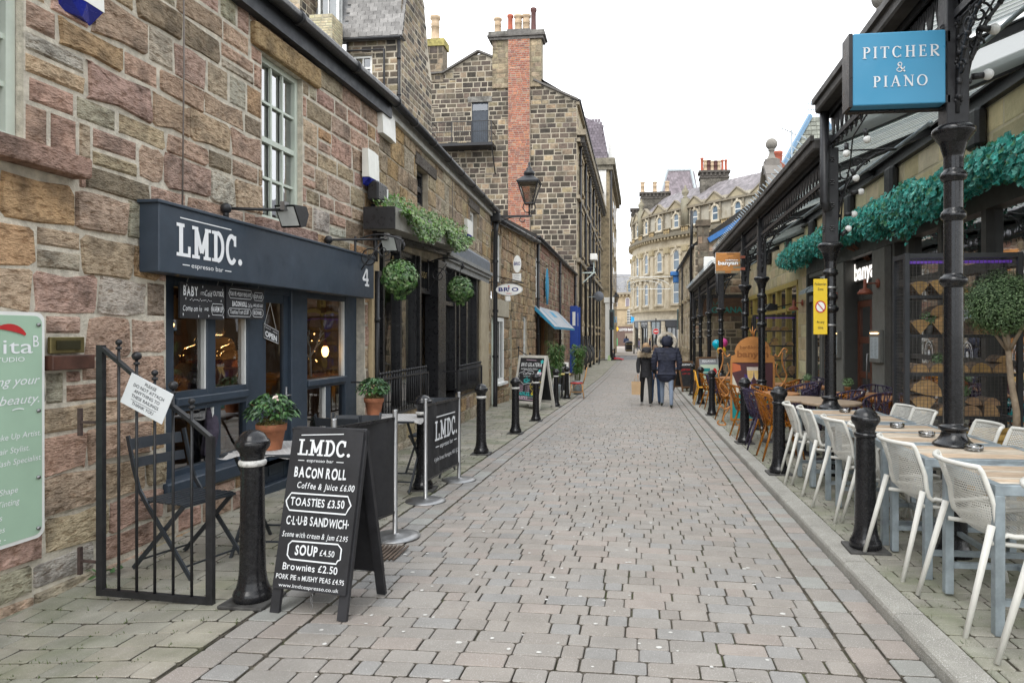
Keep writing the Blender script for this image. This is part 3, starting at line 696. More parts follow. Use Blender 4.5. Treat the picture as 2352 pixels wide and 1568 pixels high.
for s_,o_,z_ in ((2.95,-1.2,1.62),(3.45,-1.9,1.55),(4.15,-1.4,1.6),(4.3,-2.6,1.5),(5.3,-1.7,1.62),(5.0,-2.9,1.5)):
    t=thing('pendant_bulb','warm bulb hanging deep inside the espresso bar, '+{2.95:'far left behind the first pane',3.45:'behind the second pane',4.15:'nearer one behind the door glass',4.3:'deeper one behind the door glass',5.3:'nearer one behind the right window',5.0:'deepest one behind the right window'}[s_],'light bulb',F1.w(s_,z_,o_),group='warm bulbs deep inside the espresso bar'); mb=MB(F1.T,sm=True); mb.ball((s_,o_,z_),.045,10,7); mb.build('bulb',wm_,t); mb=MB(F1.T,sm=True); mb.tube([(s_,o_,z_+.04),(s_,o_,1.96)],.005,4); mb.build('flex',BLACKP,t)
# pendant bulb, cake domes and white twig tree inside the cafe windows
t=thing('pendant_bulb','lit amber filament bulb hanging in the espresso bar window','light bulb',F1.w(5.15,1.3,-.45))
mb=MB(F1.T,sm=True); mb.lathe([(.012,.07),(.03,.05),(.042,.01),(.03,-.04),(.012,-.06)],12,(5.51,-.30,1.22)); mb.build('bulb',wm_,t)
mb=MB(F1.T,sm=True); mb.tube([(5.51,-.30,1.28),(5.51,-.30,1.35)],.02,8); mb.tube([(5.51,-.30,1.35),(5.51,-.30,1.95)],.004,5); mb.build('flex',mat('red_flex',(.25,.05,.03),.6),t)
t=thing('twig_tree','white painted twig tree with tiny lights in the cafe window','ornament',F1.w(5.2,.95,-.31))
mb=MB(F1.T,sm=True)
def twig(p,d,l,r,k):
    q=p+d*l; mb.tube([p[:],((p+q)/2+Vector((R.uniform(-.02,.02),0,0)))[:],q[:]],[r,r*.85,r*.7],5)
    if k>0:
        for i in range(3): twig(p.lerp(q,R.uniform(.5,1)),(d+Vector((R.uniform(-.9,.9),R.uniform(-.5,.5),R.uniform(-.2,.5)))).normalized(),l*.6,r*.6,k-1)
twig(Vector((5.2,-.31,.955)),Vector((-.06,0,1)),.32,.018,3); mb.build('twigs',WHITE,t)
mb=MB(F1.T)
for i in range(9): mb.ball((5.2+R.uniform(-.1,.2),-.31+R.uniform(-.06,.06),1.1+R.uniform(0,.35)),.006,6,4)
mb.build('fairy_light',wm_,t)
CAKEG=glassmat('dome_glass',(.95,.95,.9),.15,.02,.95)
for i,(s,o,lab,cc) in enumerate(((3.82,-.32,'glass cake dome on wooden stand in the second cafe window',(.55,.35,.14)),(3.38,-.33,'large cake dome low behind the hanging BABY chalkboard',(.6,.2,.12)))):
    t=thing('cake_stand',lab,'cake stand',F1.w(s,1.1,o),group='cake stands in the cafe window')
    mb=MB(F1.T,sm=True); mb.lathe([(.06,.93),(.02,.95),(.02,1.1),(.16,1.11),(.16,1.125)],14,(s,o,0)); mb.build('stand',WOODM,t)
    mb=MB(F1.T,sm=True); mb.lathe([(.07,1.13),(.07,1.2)],12,(s,o,0)); mb.build('cake',mat('cake%d'%i,cc,.8),t)
    mb=MB(F1.T,sm=True); mb.lathe([(.14,1.127),(.14,1.24),(.09,1.31),(.02,1.33),(.02,1.345),(.03,1.37),(.005,1.39)],16,(s,o,0)); mb.build('dome',CAKEG,t)
    mb=MB(F1.T,sm=True); mb.ball((s+.05,o-.3,1.5),.035,8,6); mb.tube([(s+.05,o-.3,1.53),(s+.05,o-.3,1.9)],.004,4); l=tag(mb.build('shade_lamp',wm2),'small warm glowing lamp hung behind '+('the right' if i==0 else 'the left')+' cake dome','lamp')
t=thing('weed','small ivy weed sprouting from the foot of the wall by the gate','weed',F1.w(1.95,-.15,.08)); mb=MB()
for i in range(16): p=F1.w(1.95+R.uniform(-.09,.09),gl(-3.4,3.9)+.02+R.uniform(0,.05),.10+R.uniform(-.05,.08)); leaf_(mb,p)
mb.build('foliage',mat('weed_green',(.07,.16,.05),.5,var=.3,sc=20),t)['kind']='stuff'
# ---- things fixed to the wall: letter box, alarm, salon board, gate
t=thing('letter_box','brass letter plate above a dark wooden ledge on stone wall','letter box',F1.w(1.75,1.2))
BR=mat('aged_brass',(.17,.14,.06),.45,metal=.7,var=.3,sc=12)
mb=MB(F1.T); mb.box(1.628,1.865,.01,.035,1.302,1.40,.004); mb.build('plate',BR,t); mb=MB(F1.T); mb.box(1.665,1.83,.035,.04,1.325,1.378); mb.build('flap',mat('dark_brass',(.06,.055,.03),.4,metal=.6),t)
mb=MB(F1.T); mb.box(1.604,1.9,.0,.075,1.205,1.29,.004); mb.build('ledge',mat('dark_stained_wood',(.07,.03,.02),.5,var=.4,sc=10),t)
def alarm(F,s0,s1,z0,z1,label,d=.09,blue=.25,grp='alarm boxes on the stone walls'):
    t=thing('alarm_box',label,'alarm box',F.w(s0,z0),group=grp)
    zb=z0+(z1-z0)*blue
    mb=MB(F.T); mb.add([(s0,0,zb),(s1,0,zb),(s1,d*.85,zb),((s0+s1)/2,d,zb),(s0,d*.85,zb),(s0,0,z1),(s1,0,z1),(s1,d*.7,z1),((s0+s1)/2,d*.85,z1),(s0,d*.7,z1)],[(0,1,2,3,4),(5,6,7,8,9)]+[(i,(i+1)%5,5+(i+1)%5,5+i) for i in range(5)]); mb.build('cover',mat('alarm_white',(.75,.74,.68),.4,var=.06),t)
    if blue:
        mb=MB(F.T); mb.add([(s0+.01,0,zb),(s1-.01,0,zb),(s1-.01,d*.85,zb-.002),((s0+s1)/2,d,zb-.002),(s0+.01,d*.85,zb-.002),(s0+.03,0,z0),(s1-.03,0,z0),((s0+s1)/2,d*.6,z0)],[(5,6,7),(2,6,5,4) if 0 else (3,7,6,2),(4,5,7,3),(1,2,6),(0,4,5),(0,1,6,5)]); mb.build('lens',mat('blue_lens',(.02,.03,.28),.25,var=.2),t)
alarm(F1,1.68,1.97,3.36,3.72,'white alarm box with blue base high beside the sage green window')
t=thing('salon_board','pale green beauty salon price board with white border','sign',F1.w(1.0,.25))
PG=mat('pale_green_board',(.37,.52,.39),.4,var=.03)
mb=MB(F1.T)
def rrect(x0,x1,z0,z1,r): return [(a,b) for cx,cz,a0 in ((x1-r,z1-r,0),(x0+r,z1-r,90),(x0+r,z0+r,180),(x1-r,z0+r,270)) for a,b in arcp(cx,cz,r,r,a0,a0+90,5)]
mb.prism(rrect(.62,1.578,.255,1.54,.05),.03,.045,'y'); mb.build('border',WHITE,t); mb=MB(F1.T); mb.prism(rrect(.64,1.56,.275,1.52,.045),.045,.047,'y'); mb.build('face',PG,t)
B=Board(F1.w(.62,.255,.047),F1.w(1,0)-F1.w(0,0),(0,0,1)); B.n=Vector((F1.n[0],F1.n[1],0))
mb=MB(); text(mb,B,'anita',.88,1.055,.08,.36,al='r'); text(mb,B,'B',.90,1.09,.065,.035,al='c'); text(mb,B,'BEAUTY STUDIO',.83,1.01,.025,.4,al='r')
text(mb,B,'enhancing your',.925,.88,.05,.5,al='r',shear=.35); text(mb,B,'natural beauty.',.92,.775,.05,.5,al='r',shear=.35)
for s_,y,h in (('Professional Make Up Artist.',.585,.032),('Professional Hair Stylist.',.51,.032),('Eyelash Specialist',.445,.032)): text(mb,B,s_,.93 if y!=.51 else .86,y,h,None,al='r',shear=.15)
for s_,y,x in (('Brow Shape',.29,.79),('Lash Tinting',.225,.80),('Facials',.155,.70),('Massages',.09,.715),('High Voltage -',.035,.72)): text(mb,B,s_,x,y,.032,None,al='r',shear=.15)
stroke(mb,B,arcp(.79,.70,.07,.05,60,120,6),.006); mb.build('lettering',CHALK,t)
mb=MB(); stroke(mb,B,arcp(.72,1.1,.14,.1,35,110,10),[.012+.028*math.sin(3.14*i/10) for i in range(11)]); mb.build('red_flourish',mat('red_print',(.5,.03,.03),.5),t)
mb=MB(F1.T,sm=True)
for z in (.31,.6,.98,1.47): mb.lathe([(.012,0),(.012,.004),(.006,.008)],10,(0,0,0)) if 0 else mb.tube([(1.535,.047,z),(1.535,.056,z)],.011,10)
mb.build('stud',STEEL,t)
def gx(u,z): return (-3.12+.72*u,3.63-.06*u,gl(-2.8,3.6)+z)
t=thing('railing_gate','open black railing gate with ball finials and swept top','gate',gx(0,0))
mb=MB(); mb.bar(gx(0,.02),gx(0,1.47),.04,.03); mb.bar(gx(1,.02),gx(1,.96),.04,.03); mb.bar(gx(0,.04),gx(1,.04),.03,.035)
mb.bar(gx(0,1.46),gx(.52,1.19),.03,.02); mb.bar(gx(.52,1.19),gx(.8,1.06),.03,.02); mb.bar(gx(.8,1.06),gx(1,.955),.03,.02); mb.build('frame',IRONM,t)
for i in range(5):
    u=(i+1)/6.; zt=interp([(0,1.46),(.52,1.19),(.8,1.06),(1,.955)],u)+.1; mb=MB(sm=True); mb.tube([gx(u,.04),gx(u,zt)],.0085,6); mb.build('bar',IRONM,t)
    mb=MB(sm=True); p=gx(u,zt+(.02 if i%2 else .012)); mb.ball(p,.026 if i%2 else .018,10,8); mb.tube([gx(u,zt-.03),gx(u,zt-.015)],.016,8); mb.build('finial',IRONM,t)
for z in (.21,1.02): mb=MB(); mb.bar(gx(-.02,z),gx(-.2,z),.014); mb.bar(gx(-.2,z-.08),gx(-.2,z+.08),.02); mb.build('hinge',mat('rusty_iron',(.06,.04,.035),.7,var=.5,sc=20),t)
t=thing('notice','tilted white PLEASE DO NOT ATTACH ANYTHING notice tied to gate','notice',gx(.45,1.1))
a,b=Vector((-2.843,3.53,1.201)),Vector((-2.569,3.50,1.083)); u=(b-a).normalized(); v=Vector((0,-1,0)).cross(u)*-1
v=u.cross(Vector((0,-1,0))); v=-v if v.z<0 else v
W_=(b-a).length; B=Board(a-v*.18,u,v); B.n=Vector((0,-1,0))
mb=MB(); mb.add([B.p(x,y,n) for n in (0,.004) for x,y in ((0,0),(W_,0),(W_,.18),(0,.18))],[(0,1,2,3),(4,5,6,7),(0,1,5,4),(1,2,6,5),(2,3,7,6),(3,0,4,7)]); mb.build('card',mat('notice_white',(.7,.72,.74),.6,var=.04),t)
mb=MB()
for s_,y in (('PLEASE',.148),('DO NOT ATTACH',.118),('ANYTHING TO',.088),('THESE RAILINGS',.058),('THANK YOU',.02)): text(mb,B,s_,W_/2,y,.0185,None,n=.006)
rect(mb,B,W_*.2,W_*.8,.046,.048,.006); mb.build('lettering',mat('ink',(.02,.02,.03),.6),t)
SHOPG=glassmat('shop_glass',(.8,.85,.85),.3,.02,.9)
# ================================================================ wine shop and boutique building
F2=Fr(-3.31,8.3,-.041,1)
b2=thing('shop_building','tan sooty stone building with black shopfronts and ivy window box','building',F2.w(3.5,0))
H2=[(1.68,2.3,3.40,3.98),(5.5,6.2,3.42,4.05),(-.08,7.3,.38,2.62),(1.85,4.2,-.5,.38)]
masonry(b2,F2,.02,7.88,-.6,4.45,H2,(.22,.34),(.3,.6),TAN,STONE,MORTAR_D,jt=.016,proud=.012,rough=.014,n=10,nostone=[(1.6,2.75,3.98,4.16),(5.3,6.4,4.05,4.22),(-.2,3.3,2.5,2.85),(3.3,7.5,2.62,3.1)])
for a,b,z in ((1.58,2.75,3.98),(5.3,6.4,4.05)):
    mb=MB(F2.T,c=(.2,.18,.16)); mb.box(a,b,-.05,.03,z+.005,z+.175,.01); mb.build('lintel',STONE,b2)
sash(b2,F2,1.7,2.28,3.42,3.97,-.08,1,2,.06,.04,BLACKP,GLASS_D,meet=1); sash(b2,F2,5.55,6.15,3.44,4.04,-.07,2,2,.07,.03,WHITE,SKYG,meet=1)
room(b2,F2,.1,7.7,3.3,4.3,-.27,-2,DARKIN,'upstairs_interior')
mb=MB(F2.T); mb.box(-.2,7.95,-.02,.07,4.26,4.42); mb.build('eaves_board',mat('pale_eaves',(.42,.41,.38),.7,var=.15),b2)
gutter(b2,F2,-.0,8.0,4.41,4.41,.16,.055)
mb=MB(F2.T); mb.add([(-.1,.14,4.46),(8,.14,4.46),(8,-4.5,7.2),(-.1,-4.5,7.2)],[(0,1,2,3)]); mb.build('roof',_M['slate_sheet'],b2)
# shopfront 1: black joinery, mullions, cornice
def fz(s): return 2.62+.06*max(0,s)
mb=MB(F2.T)
for k,(o,za,zb) in enumerate(((.10,.0,.05),(.14,.05,.10),(.19,.10,.16),(.24,.16,.21),(.15,.21,.26))):
    mb.add([(-.2,-.06,fz(-.2)+za-.02),(3.3,-.06,fz(3.3)+za-.02),(3.3,o,fz(3.3)+za-.02),(-.2,o,fz(-.2)+za-.02),(-.2,-.06,fz(-.2)+zb-.02),(3.3,-.06,fz(3.3)+zb-.02),(3.3,o,fz(3.3)+zb-.02),(-.2,o,fz(-.2)+zb-.02)],[(0,1,2,3),(4,5,6,7),(0,1,5,4),(1,2,6,5),(2,3,7,6),(3,0,4,7)])
mb.build('cornice',BLACKP,b2)
mb=MB(F2.T)
for s in (-.05,.27,.99,1.70): mb.box(s-.035,s+.035,-.14,-.02,.38,2.62)
mb.box(-.08,1.85,-.15,.0,2.15,2.23); mb.box(-.08,1.85,-.15,.04,.33,.42); mb.box(-.08,1.7,-.15,-.05,2.55,2.62)
mb.box(1.78,1.86,-.16,.02,-.35,2.62); mb.box(2.68,3.2,-.16,.07,-.4,2.66,.01); mb.box(1.86,2.68,-.2,-.05,2.08,2.16)
s1=mb.build('shopfront',BLACKP,b2)
for a,b in ((-.05,.27),(.27,.99),(.99,1.70)):
    for c,d in ((.42,2.15),(2.23,2.56)):
        g=MB(F2.T); g.quad((a,-.09,c),(b,-.09,c),(b,-.09,d),(a,-.09,d)); g.build('pane',SHOPG,s1)
g=MB(F2.T); g.quad((1.86,-.12,2.16),(2.68,-.12,2.16),(2.68,-.12,2.62),(1.86,-.12,2.62)); g.build('pane',GLASS_D,s1)
dr=MB(F2.T); dr.box(1.88,2.0,-.26,-.2,-.25,2.08); dr.box(2.54,2.68,-.26,-.2,-.25,2.08); dr.box(2.0,2.54,-.26,-.205,-.25,.55); dr.box(2.0,2.54,-.26,-.205,1.95,2.08)
d1=dr.build('door',BLACKP,b2); g=MB(F2.T); g.quad((2,-.235,.55),(2.54,-.235,.55),(2.54,-.235,1.95),(2,-.235,1.95)); g.build('pane',GLASS_D,d1)
B=Board(F2.w(-.05,2.23,-.08),F2.w(1,0)-F2.w(0,0),(0,0,1)); B.n=Vector((F2.n[0],F2.n[1],0))
GOLD=mat('gilt_lettering',(.42,.32,.13),.4,metal=.3,var=.1)
mb=MB(); text(mb,B,'WINE SHOP',.3,.2,.08,.5,al='c'); text(mb,B,'& Co.',1.05,.07,.22,.5,bold=.01); text(mb,B,'OF HARROGATE',2.25,.1,.1,.75); mb.build('gilt_lettering',GOLD,s1)
B2=Board(F2.w(2.0,0,-.232),F2.w(1,0)-F2.w(0,0),(0,0,1)); B2.n=Vector((F2.n[0],F2.n[1],0)); mb=MB(); text(mb,B2,'wine',.27,1.42,.08,.3,shear=.3); text(mb,B2,'HARROGATE',.27,1.15,.05,.38); text(mb,B2,'3',.27,1.83,.07); mb.build('gilt_lettering',GOLD,d1)
# shopfront 2
mb=MB(F2.T); mb.box(3.22,7.42,-.1,.07,2.86,3.1); mb.add([(3.22,.07,3.1),(7.42,.07,3.1),(7.42,.02,3.17),(3.22,.02,3.17)],[(0,1,2,3)]); mb.build('fascia_board',mat('slate_grey_fascia',(.13,.145,.165),.6,var=.15),b2)
mb=MB(F2.T); mb.box(3.22,7.45,-.1,.13,2.80,2.87); mb.box(3.25,7.42,-.1,.09,2.73,2.80); mb.box(3.22,7.4,-.1,.05,2.62,2.73); mb.build('cornice',mat('grey_stone_trim',(.22,.22,.21),.8),b2)
mb=MB(F2.T,c=(.40,.34,.24)); mb.box(6.45,7.32,-.02,.06,-.5,2.62,.02); mb.c=(.46,.36,.22); mb.box(-.32,-.08,-.02,.04,-.3,2.45,.01); mb.build('stone_pilaster',STONE_C,b2)
mb=MB(F2.T)
for s in (3.28,4.22,4.55,5.2,6.25): mb.box(s-.05,s+.05,-.14,-.0,.1 if s<4.3 else .38,2.62)
mb.box(4.2,6.3,-.15,.05,.33,.42); mb.box(3.3,4.2,-.15,-.02,1.95,2.02); mb.box(4.2,6.3,-.15,-.03,2.28,2.34); mb.box(3.36,3.46,-.2,-.13,-.3,1.95); mb.box(4.1,4.2,-.2,-.13,-.3,1.95); mb.box(3.46,4.1,-.2,-.14,-.3,.25)
s2=mb.build('shopfront',BLACKP,b2)
for a,b,c,d in ((3.33,4.17,.25,1.95),(3.33,4.17,2.02,2.62),(4.27,4.5,.42,2.28),(4.6,5.15,.42,2.28),(5.25,6.2,.42,2.28),(4.27,6.2,2.34,2.62)):
    g=MB(F2.T); g.quad((a,-.1,c),(b,-.1,c),(b,-.1,d),(a,-.1,d)); g.build('pane',SHOPG,s2)
B=Board(F2.w(4.2,2.34,-.09),F2.w(1,0)-F2.w(0,0),(0,0,1)); B.n=Vector((F2.n[0],F2.n[1],0)); mb=MB(); text(mb,B,'RING',.75,.06,.16,1.0,bold=.02); mb.build('lettering',CHALK,s2)
room(b2,F2,-.06,3.25,-.3,2.6,-.16,-1.6,mat('wine_shop_interior',(.26,.19,.12),.8,var=.4,sc=2),'shop_interior'); room(b2,F2,3.26,7.2,-.4,2.6,-.16,-2.6,mat('boutique_interior',(.34,.31,.28),.8,var=.2),'shop_interior')
po=thing('shop_poster','tall poster of a seated woman in black inside the wine shop window','poster',F2.w(1.3,1.2,-.2))
mb=MB(F2.T); mb.box(1.05,1.62,-.125,-.115,.95,1.95); mb.build('sheet',mat('poster_sand',(.45,.36,.24),.6,var=.3,sc=3),po)
B=Board(F2.w(1.03,.95,-.114),F2.w(1,0)-F2.w(0,0),(0,0,1)); B.n=Vector((F2.n[0],F2.n[1],0))
mb=MB(); mb.add([B.p(x,y) for x,y in ((.2,.25),(.45,.3),(.42,.55),(.33,.68),(.22,.6))],[(0,1,2,3,4)]); mb.build('printed_dress',mat('print_black',(.015,.015,.02),.6),po)
mb=MB(); disc(mb,B,.3,.75,.05,.004,10,.065); stroke(mb,B,[(.42,.35),(.45,.1)],.04); stroke(mb,B,[(.33,.3),(.38,.08)],.04); mb.build('printed_skin',mat('print_skin',(.45,.28,.2),.6),po)
ds=thing('shop_display','red and white boxes on shelves in the boutique window','display',F2.w(5,.9,-.5))
for s,z,c in ((4.4,.5,(.35,.03,.04)),(4.9,.55,(.6,.6,.58)),(5.4,.5,(.4,.05,.08)),(5.8,.9,(.5,.5,.5)),(5.1,1.0,(.45,.03,.03)),(4.7,1.4,(.15,.2,.35)),(5.6,1.5,(.6,.55,.5))):
    mb=MB(F2.T); mb.box(s,s+.3,-.6,-.35,z,z+.28,.01); mb.build('box',mat('display_%d'%int(c[0]*1000+s*7),c,.5),ds)
mb=MB(F2.T); mb.box(4.3,6.1,-.65,-.3,.44,.48); mb.box(4.3,6.1,-.65,-.3,.96,.99); mb.box(4.3,6.1,-.65,-.3,1.36,1.39); mb.build('shelf',WHITE,ds)
# downpipes
pipe(b2,F2,[(-.22,.06,2.2),(-.22,.06,-.2)],.03); pipe(b2,F2,[(-.33,.05,3.0),(-.33,.07,2.75),(-.38,.1,2.45),(-.38,.1,2.3)],.028,collar=0)
mb=MB(F2.T); mb.box(7.75,8.02,.02,.24,4.14,4.34,.02); mb.build('hopper',IRONM,b2)
pipe(b2,F2,[(7.9,.14,4.2),(7.9,.12,3.9),(7.95,.10,3.7),(7.95,.10,.05),(7.8,.12,-.4)],.055,collar=0)
for z in (3.2,2.0,.9): mb=MB(F2.T); mb.tube([(7.95,.10,z-.03),(7.95,.10,z+.03)],.075,8); mb.build('pipe_collar',IRONM,b2)
pipe(b2,F2,[(3.9,.02,4.25),(3.85,.025,3.9),(3.9,.02,3.5),(3.87,.02,3.2)],.006,_M['grey_cable'],'wall_cable',0)
alarm(F2,-.06,.44,3.95,4.28,'plain white ventilator-like alarm box up under the gutter',.1,0); alarm(F2,-.56,-.2,3.2,3.62,'white alarm box with blue base beside the black camera box',.1,.2); alarm(F2,4.92,5.4,3.34,3.72,'white alarm box with blue base beyond the ivy window box',.1,.22)
t=thing('meter_box','black weatherproof junction box on the seam between two stone buildings','junction box',F2.w(-.35,3.0))
mb=MB(F2.T); mb.box(-.46,-.1,.02,.16,3.03,3.26,.02); mb.build('case',BLACKP,t); mb=MB(F2.T); mb.box(-.15,-.098,.09,.162,3.1,3.22); mb.build('label_plate',WHITE,t)
# window box with ivy
GREY_P=mat('zinc_planter',(.25,.24,.21),.7,var=.2)
t=thing('window_box','long black edged zinc window box above the wine shop cornice','planter',F2.w(1,2.75,.3))
def pz(s): return 2.66+.055*(s+.6)
for i in range(4):
    a,b=-.55+i*.97,-.55+(i+1)*.97-.02; mb=MB(F2.T); z0,z1=pz(a),pz(b)
    mb.add([(a,.04,z0),(b,.04,z1),(b,.40,z1),(a,.40,z0),(a,.04,z0+.26),(b,.04,z1+.26),(b,.40,z1+.26),(a,.40,z0+.26)],[(0,1,2,3),(4,5,6,7),(0,1,5,4),(1,2,6,5),(2,3,7,6),(3,0,4,7)]); mb.build('box_section',GREY_P,t)
mb=MB(F2.T); mb.box(-.58,-.55,.02,.40,pz(-.55)-.0,pz(-.55)+.26); mb.build('end_panel',BLACKP,t)
# ---------------------------------------------------------------- leaves
IVY=mat('ivy_leaf',attr=True,rough=.38,var=.18,sc=30,spec=.5)
LEAF5=[(0,0),(.45,.1),(.5,.45),(.22,.5),(0,1),(-.22,.5),(-.5,.45),(-.45,.1)]
LEAF1=[(0,0),(.28,.35),(.2,.75),(0,1),(-.2,.75),(-.28,.35)]
def leaf(mb,p,n,size,shape,cols,up=None,fold=.25):
    n=Vector(n).normalized(); a=Vector((R.uniform(-1,1),R.uniform(-1,1),R.uniform(-1,1))) if up is None else Vector(up)+Vector((R.uniform(-.5,.5),R.uniform(-.5,.5),R.uniform(-.5,.5)))
    y=(a-n*a.dot(n)); y=y.normalized() if y.length>1e-4 else n.orthogonal().normalized(); x=y.cross(n)
    c=R.choice(cols); k=R.uniform(.7,1.25); mb.c=tuple(min(1,q*k) for q in c)
    P=Vector(p); m=len(shape)
    vs=[(P+x*sx*size+y*(sy-.4)*size+n*(abs(sx)*fold*size-(sy-.4)**2*.35*size))[:] for sx,sy in shape]
    if m==8: mb.add(vs,[(0,1,2,3,4),(0,4,5,6,7)])
    else: mb.add(vs,[(0,1,2,3),(0,3,4,5)])
GREEN=[(.05,.115,.03),(.075,.16,.04),(.04,.09,.03),(.11,.19,.06),(.17,.24,.11)]
GREEN_B=[(.09,.19,.03),(.13,.24,.05),(.06,.14,.03),(.20,.28,.12),(.16,.22,.08)]
TEAL=[(.05,.40,.34),(.07,.50,.43),(.03,.24,.20),(.18,.58,.50),(.08,.28,.14),(.10,.55,.49)]
DKG=[(.07,.13,.045),(.11,.18,.07),(.17,.25,.12),(.05,.10,.035),(.22,.30,.17)]
t=thing('ivy_trail','variegated green ivy spilling over the zinc window box','ivy',F2.w(1,2.95,.4))
mb=MB()
for i in range(2300):
    s=R.uniform(-.45,3.4); d=R.random(); drop=(.05+.30*abs(math.sin(s*1.7+.6))*R.random()) if d>.35 else 0
    base=F2.w(s,pz(s)+.27-drop+(R.uniform(0,.16) if d<=.35 else 0),R.uniform(.1,.42) if d<=.35 else .42+R.uniform(0,.12)-.06*drop)
    leaf(mb,base,(1,R.uniform(-.7,.3),R.uniform(-.1,.9)),R.uniform(.035,.07),LEAF5,GREEN_B)
tag(mb.build('foliage',IVY,t),kind='stuff')
# ivy balls on scroll brackets
def ivy_ball(s,o,z,r,label):
    c=F2.w(s,z,o); t=thing('ivy_ball',label,'hanging plant',c,group='ivy balls hung from scroll brackets')
    mb=MB()
    for i in range(1000):
        d=Vector((R.gauss(0,1),R.gauss(0,1),R.gauss(0,1))).normalized(); rr=r*R.uniform(.82,1.03)*(1+.06*noise.noise(d*2.5))
        leaf(mb,c+Vector((d.x*rr,d.y*rr,d.z*rr*1.0)),d+Vector((0,0,.25)),R.uniform(.035,.06),LEAF5,GREEN,up=(0,0,-1))
    for i in range(60):
        a=R.uniform(0,6.28); leaf(mb,c+Vector((r*.3*math.cos(a),r*.3*math.sin(a),-r*R.uniform(.95,1.2))),(math.cos(a),math.sin(a),-.4),.04,LEAF5,GREEN,up=(0,0,-1))
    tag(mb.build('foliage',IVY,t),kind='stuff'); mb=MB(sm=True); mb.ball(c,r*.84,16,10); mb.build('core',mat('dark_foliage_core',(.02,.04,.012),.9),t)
    t2=thing('scroll_bracket','black wrought iron scroll bracket holding '+label.split(' hanging')[0],'bracket',F2.w(s,z+.4),group='scroll brackets for the ivy balls')
    mb=MB(F2.T,sm=True)
    top=z+r+.22
    mb.tube([(s,.03,top-.45),(s,.03,top+.05)],.014,6); mb.tube([(s,.03,top)]+[(s,.03+o*k/8,top+.07*math.sin(3.14*k/8)) for k in range(1,9)]+[(s,o+.05*math.cos(a),top-.06-.06*math.sin(a)) for a in (1.2,.6,0,-.6)],.011,6)
    mb.tube([(s,.2+.13*(1-k/26)*math.cos(k*.45),top-.2+.13*(1-k/26)*math.sin(k*.45)) for k in range(26)],.008,5); mb.tube([(s,.36+.07*(1-k/20)*math.cos(-k*.5),top-.12+.07*(1-k/20)*math.sin(-k*.5)) for k in range(20)],.007,5)
    mb.tube([(s,.03,top-.42),(s,o*.6,top-.02)],.008,5); mb.tube([(s,o,top-.02),(s,o,z+r*.8)],.005,5)
    mb.build('scrollwork',IRONM,t2)
ivy_ball(-.85,.55,2.06,.205,'larger round ivy ball hanging beside the figure 4 sign')
ivy_ball(2.2,.55,2.13,.21,'smaller looking ivy ball hanging before the second shop')
# iron rails with ball finials under the two shop windows
def ball_rail(a,b,z0,z1,o,label):
    t=thing('window_railing',label,'railing',F2.w((a+b)/2,z0,o),group='low ball-topped railings under shop windows')
    mb=MB(F2.T); mb.bar((a,o,z1-.03),(b,o,z1-.05),.03,.02); mb.bar((a,o,z0+.03),(b,o,z0+.01),.03,.02)
    for s in (a,b): mb.bar((s,o,z0-.02),(s,o,z1-.03),.03); mb.bar((s,o,z1-.05),(s,.0,z1-.05),.02); mb.bar((s,o,z0+.02),(s,.0,z0+.02),.02)
    mb.build('frame',IRONM,t); n=int((b-a)/.1)
    for i in range(1,n):
        s=a+(b-a)*i/n; mb=MB(F2.T,sm=True); mb.tube([(s,o,z0+.02),(s,o,z1+.02)],.008,5); mb.ball((s,o,z1+.035),.021,8,6); mb.build('baluster',IRONM,t)
ball_rail(-.9,1.2,.43,.93,.30,'black ball-topped railing under the wine shop window'); ball_rail(3.1,5.2,.32,.84,.30,'black ball-topped railing under the boutique window')
# ================================================================ gelato shop and its neighbours
F3=Fr(-3.63,16.2,.005,1)
b3=thing('shop_building','brown stone building with pale mint doors beside black downpipe','building',F3.w(3.2,0))
H3=[(.55,1.15,2.75,4.0),(.05,.47,-.6,1.86),(.52,1.42,.2,1.87),(2.2,2.55,-.6,1.95),(4.3,5.0,.3,2.0)]
z3=lambda s:4.22+.05*s
masonry(b3,F3,.05,6.6,-.7,4.6,H3,(.2,.3),(.28,.5),BROWN,STONE,MORTAR_D,jt=.018,proud=.03,rough=.014,n=10,zmax=z3,nostone=[(-.1,1.9,1.9,2.3)])
mb=MB(F3.T,c=(.40,.36,.28)); mb.box(.0,1.95,-.05,.05,1.885,2.3,.01); mb.build('lintel',STONE_C,b3)
sash(b3,F3,.55,1.15,2.75,4.0,-.05,2,2,.08,.03,WHITE,meet=1); MINT=mat('mint_paint',(.55,.63,.55),.5,var=.06)
sash(b3,F3,.53,1.41,.21,1.86,.02,2,1,.1,.04,WHITE); mb=MB(F3.T); mb.box(.5,1.5,-.05,.12,.15,.21); mb.build('sill',WHITE,b3)
for a,b in ((.05,.46),(2.21,2.54)):
    mb=MB(F3.T); mb.box(a,b,-.12,-.06,-.5,1.86); mb.box(a+.05,b-.05,-.06,-.045,-.3,.5); mb.box(a+.05,b-.05,-.06,-.045,.7,1.7); d_=mb.build('door',MINT,b3); mb=MB(F3.T,sm=True); mb.ball((b-.06,-.02,.6),.03,8,6); mb.build('knob',BR,d_)
sash(b3,F3,4.3,5.0,.3,2.0,-.05,1,2,.08,.04,WHITE)
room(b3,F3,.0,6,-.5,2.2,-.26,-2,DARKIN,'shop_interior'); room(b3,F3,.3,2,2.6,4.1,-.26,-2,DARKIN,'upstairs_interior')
gutter(b3,F3,-.1,6.7,4.22,4.56,.15,.055); mb=MB(F3.T); mb.add([(-.1,.12,4.28),(6.7,.12,4.62),(6.7,-4,7),(-.1,-4,6.7)],[(0,1,2,3)]); mb.build('roof',_M['slate_sheet'],b3)
pipe(b3,F3,[(6.65,.1,4.5),(6.65,.1,-.4)],.05)
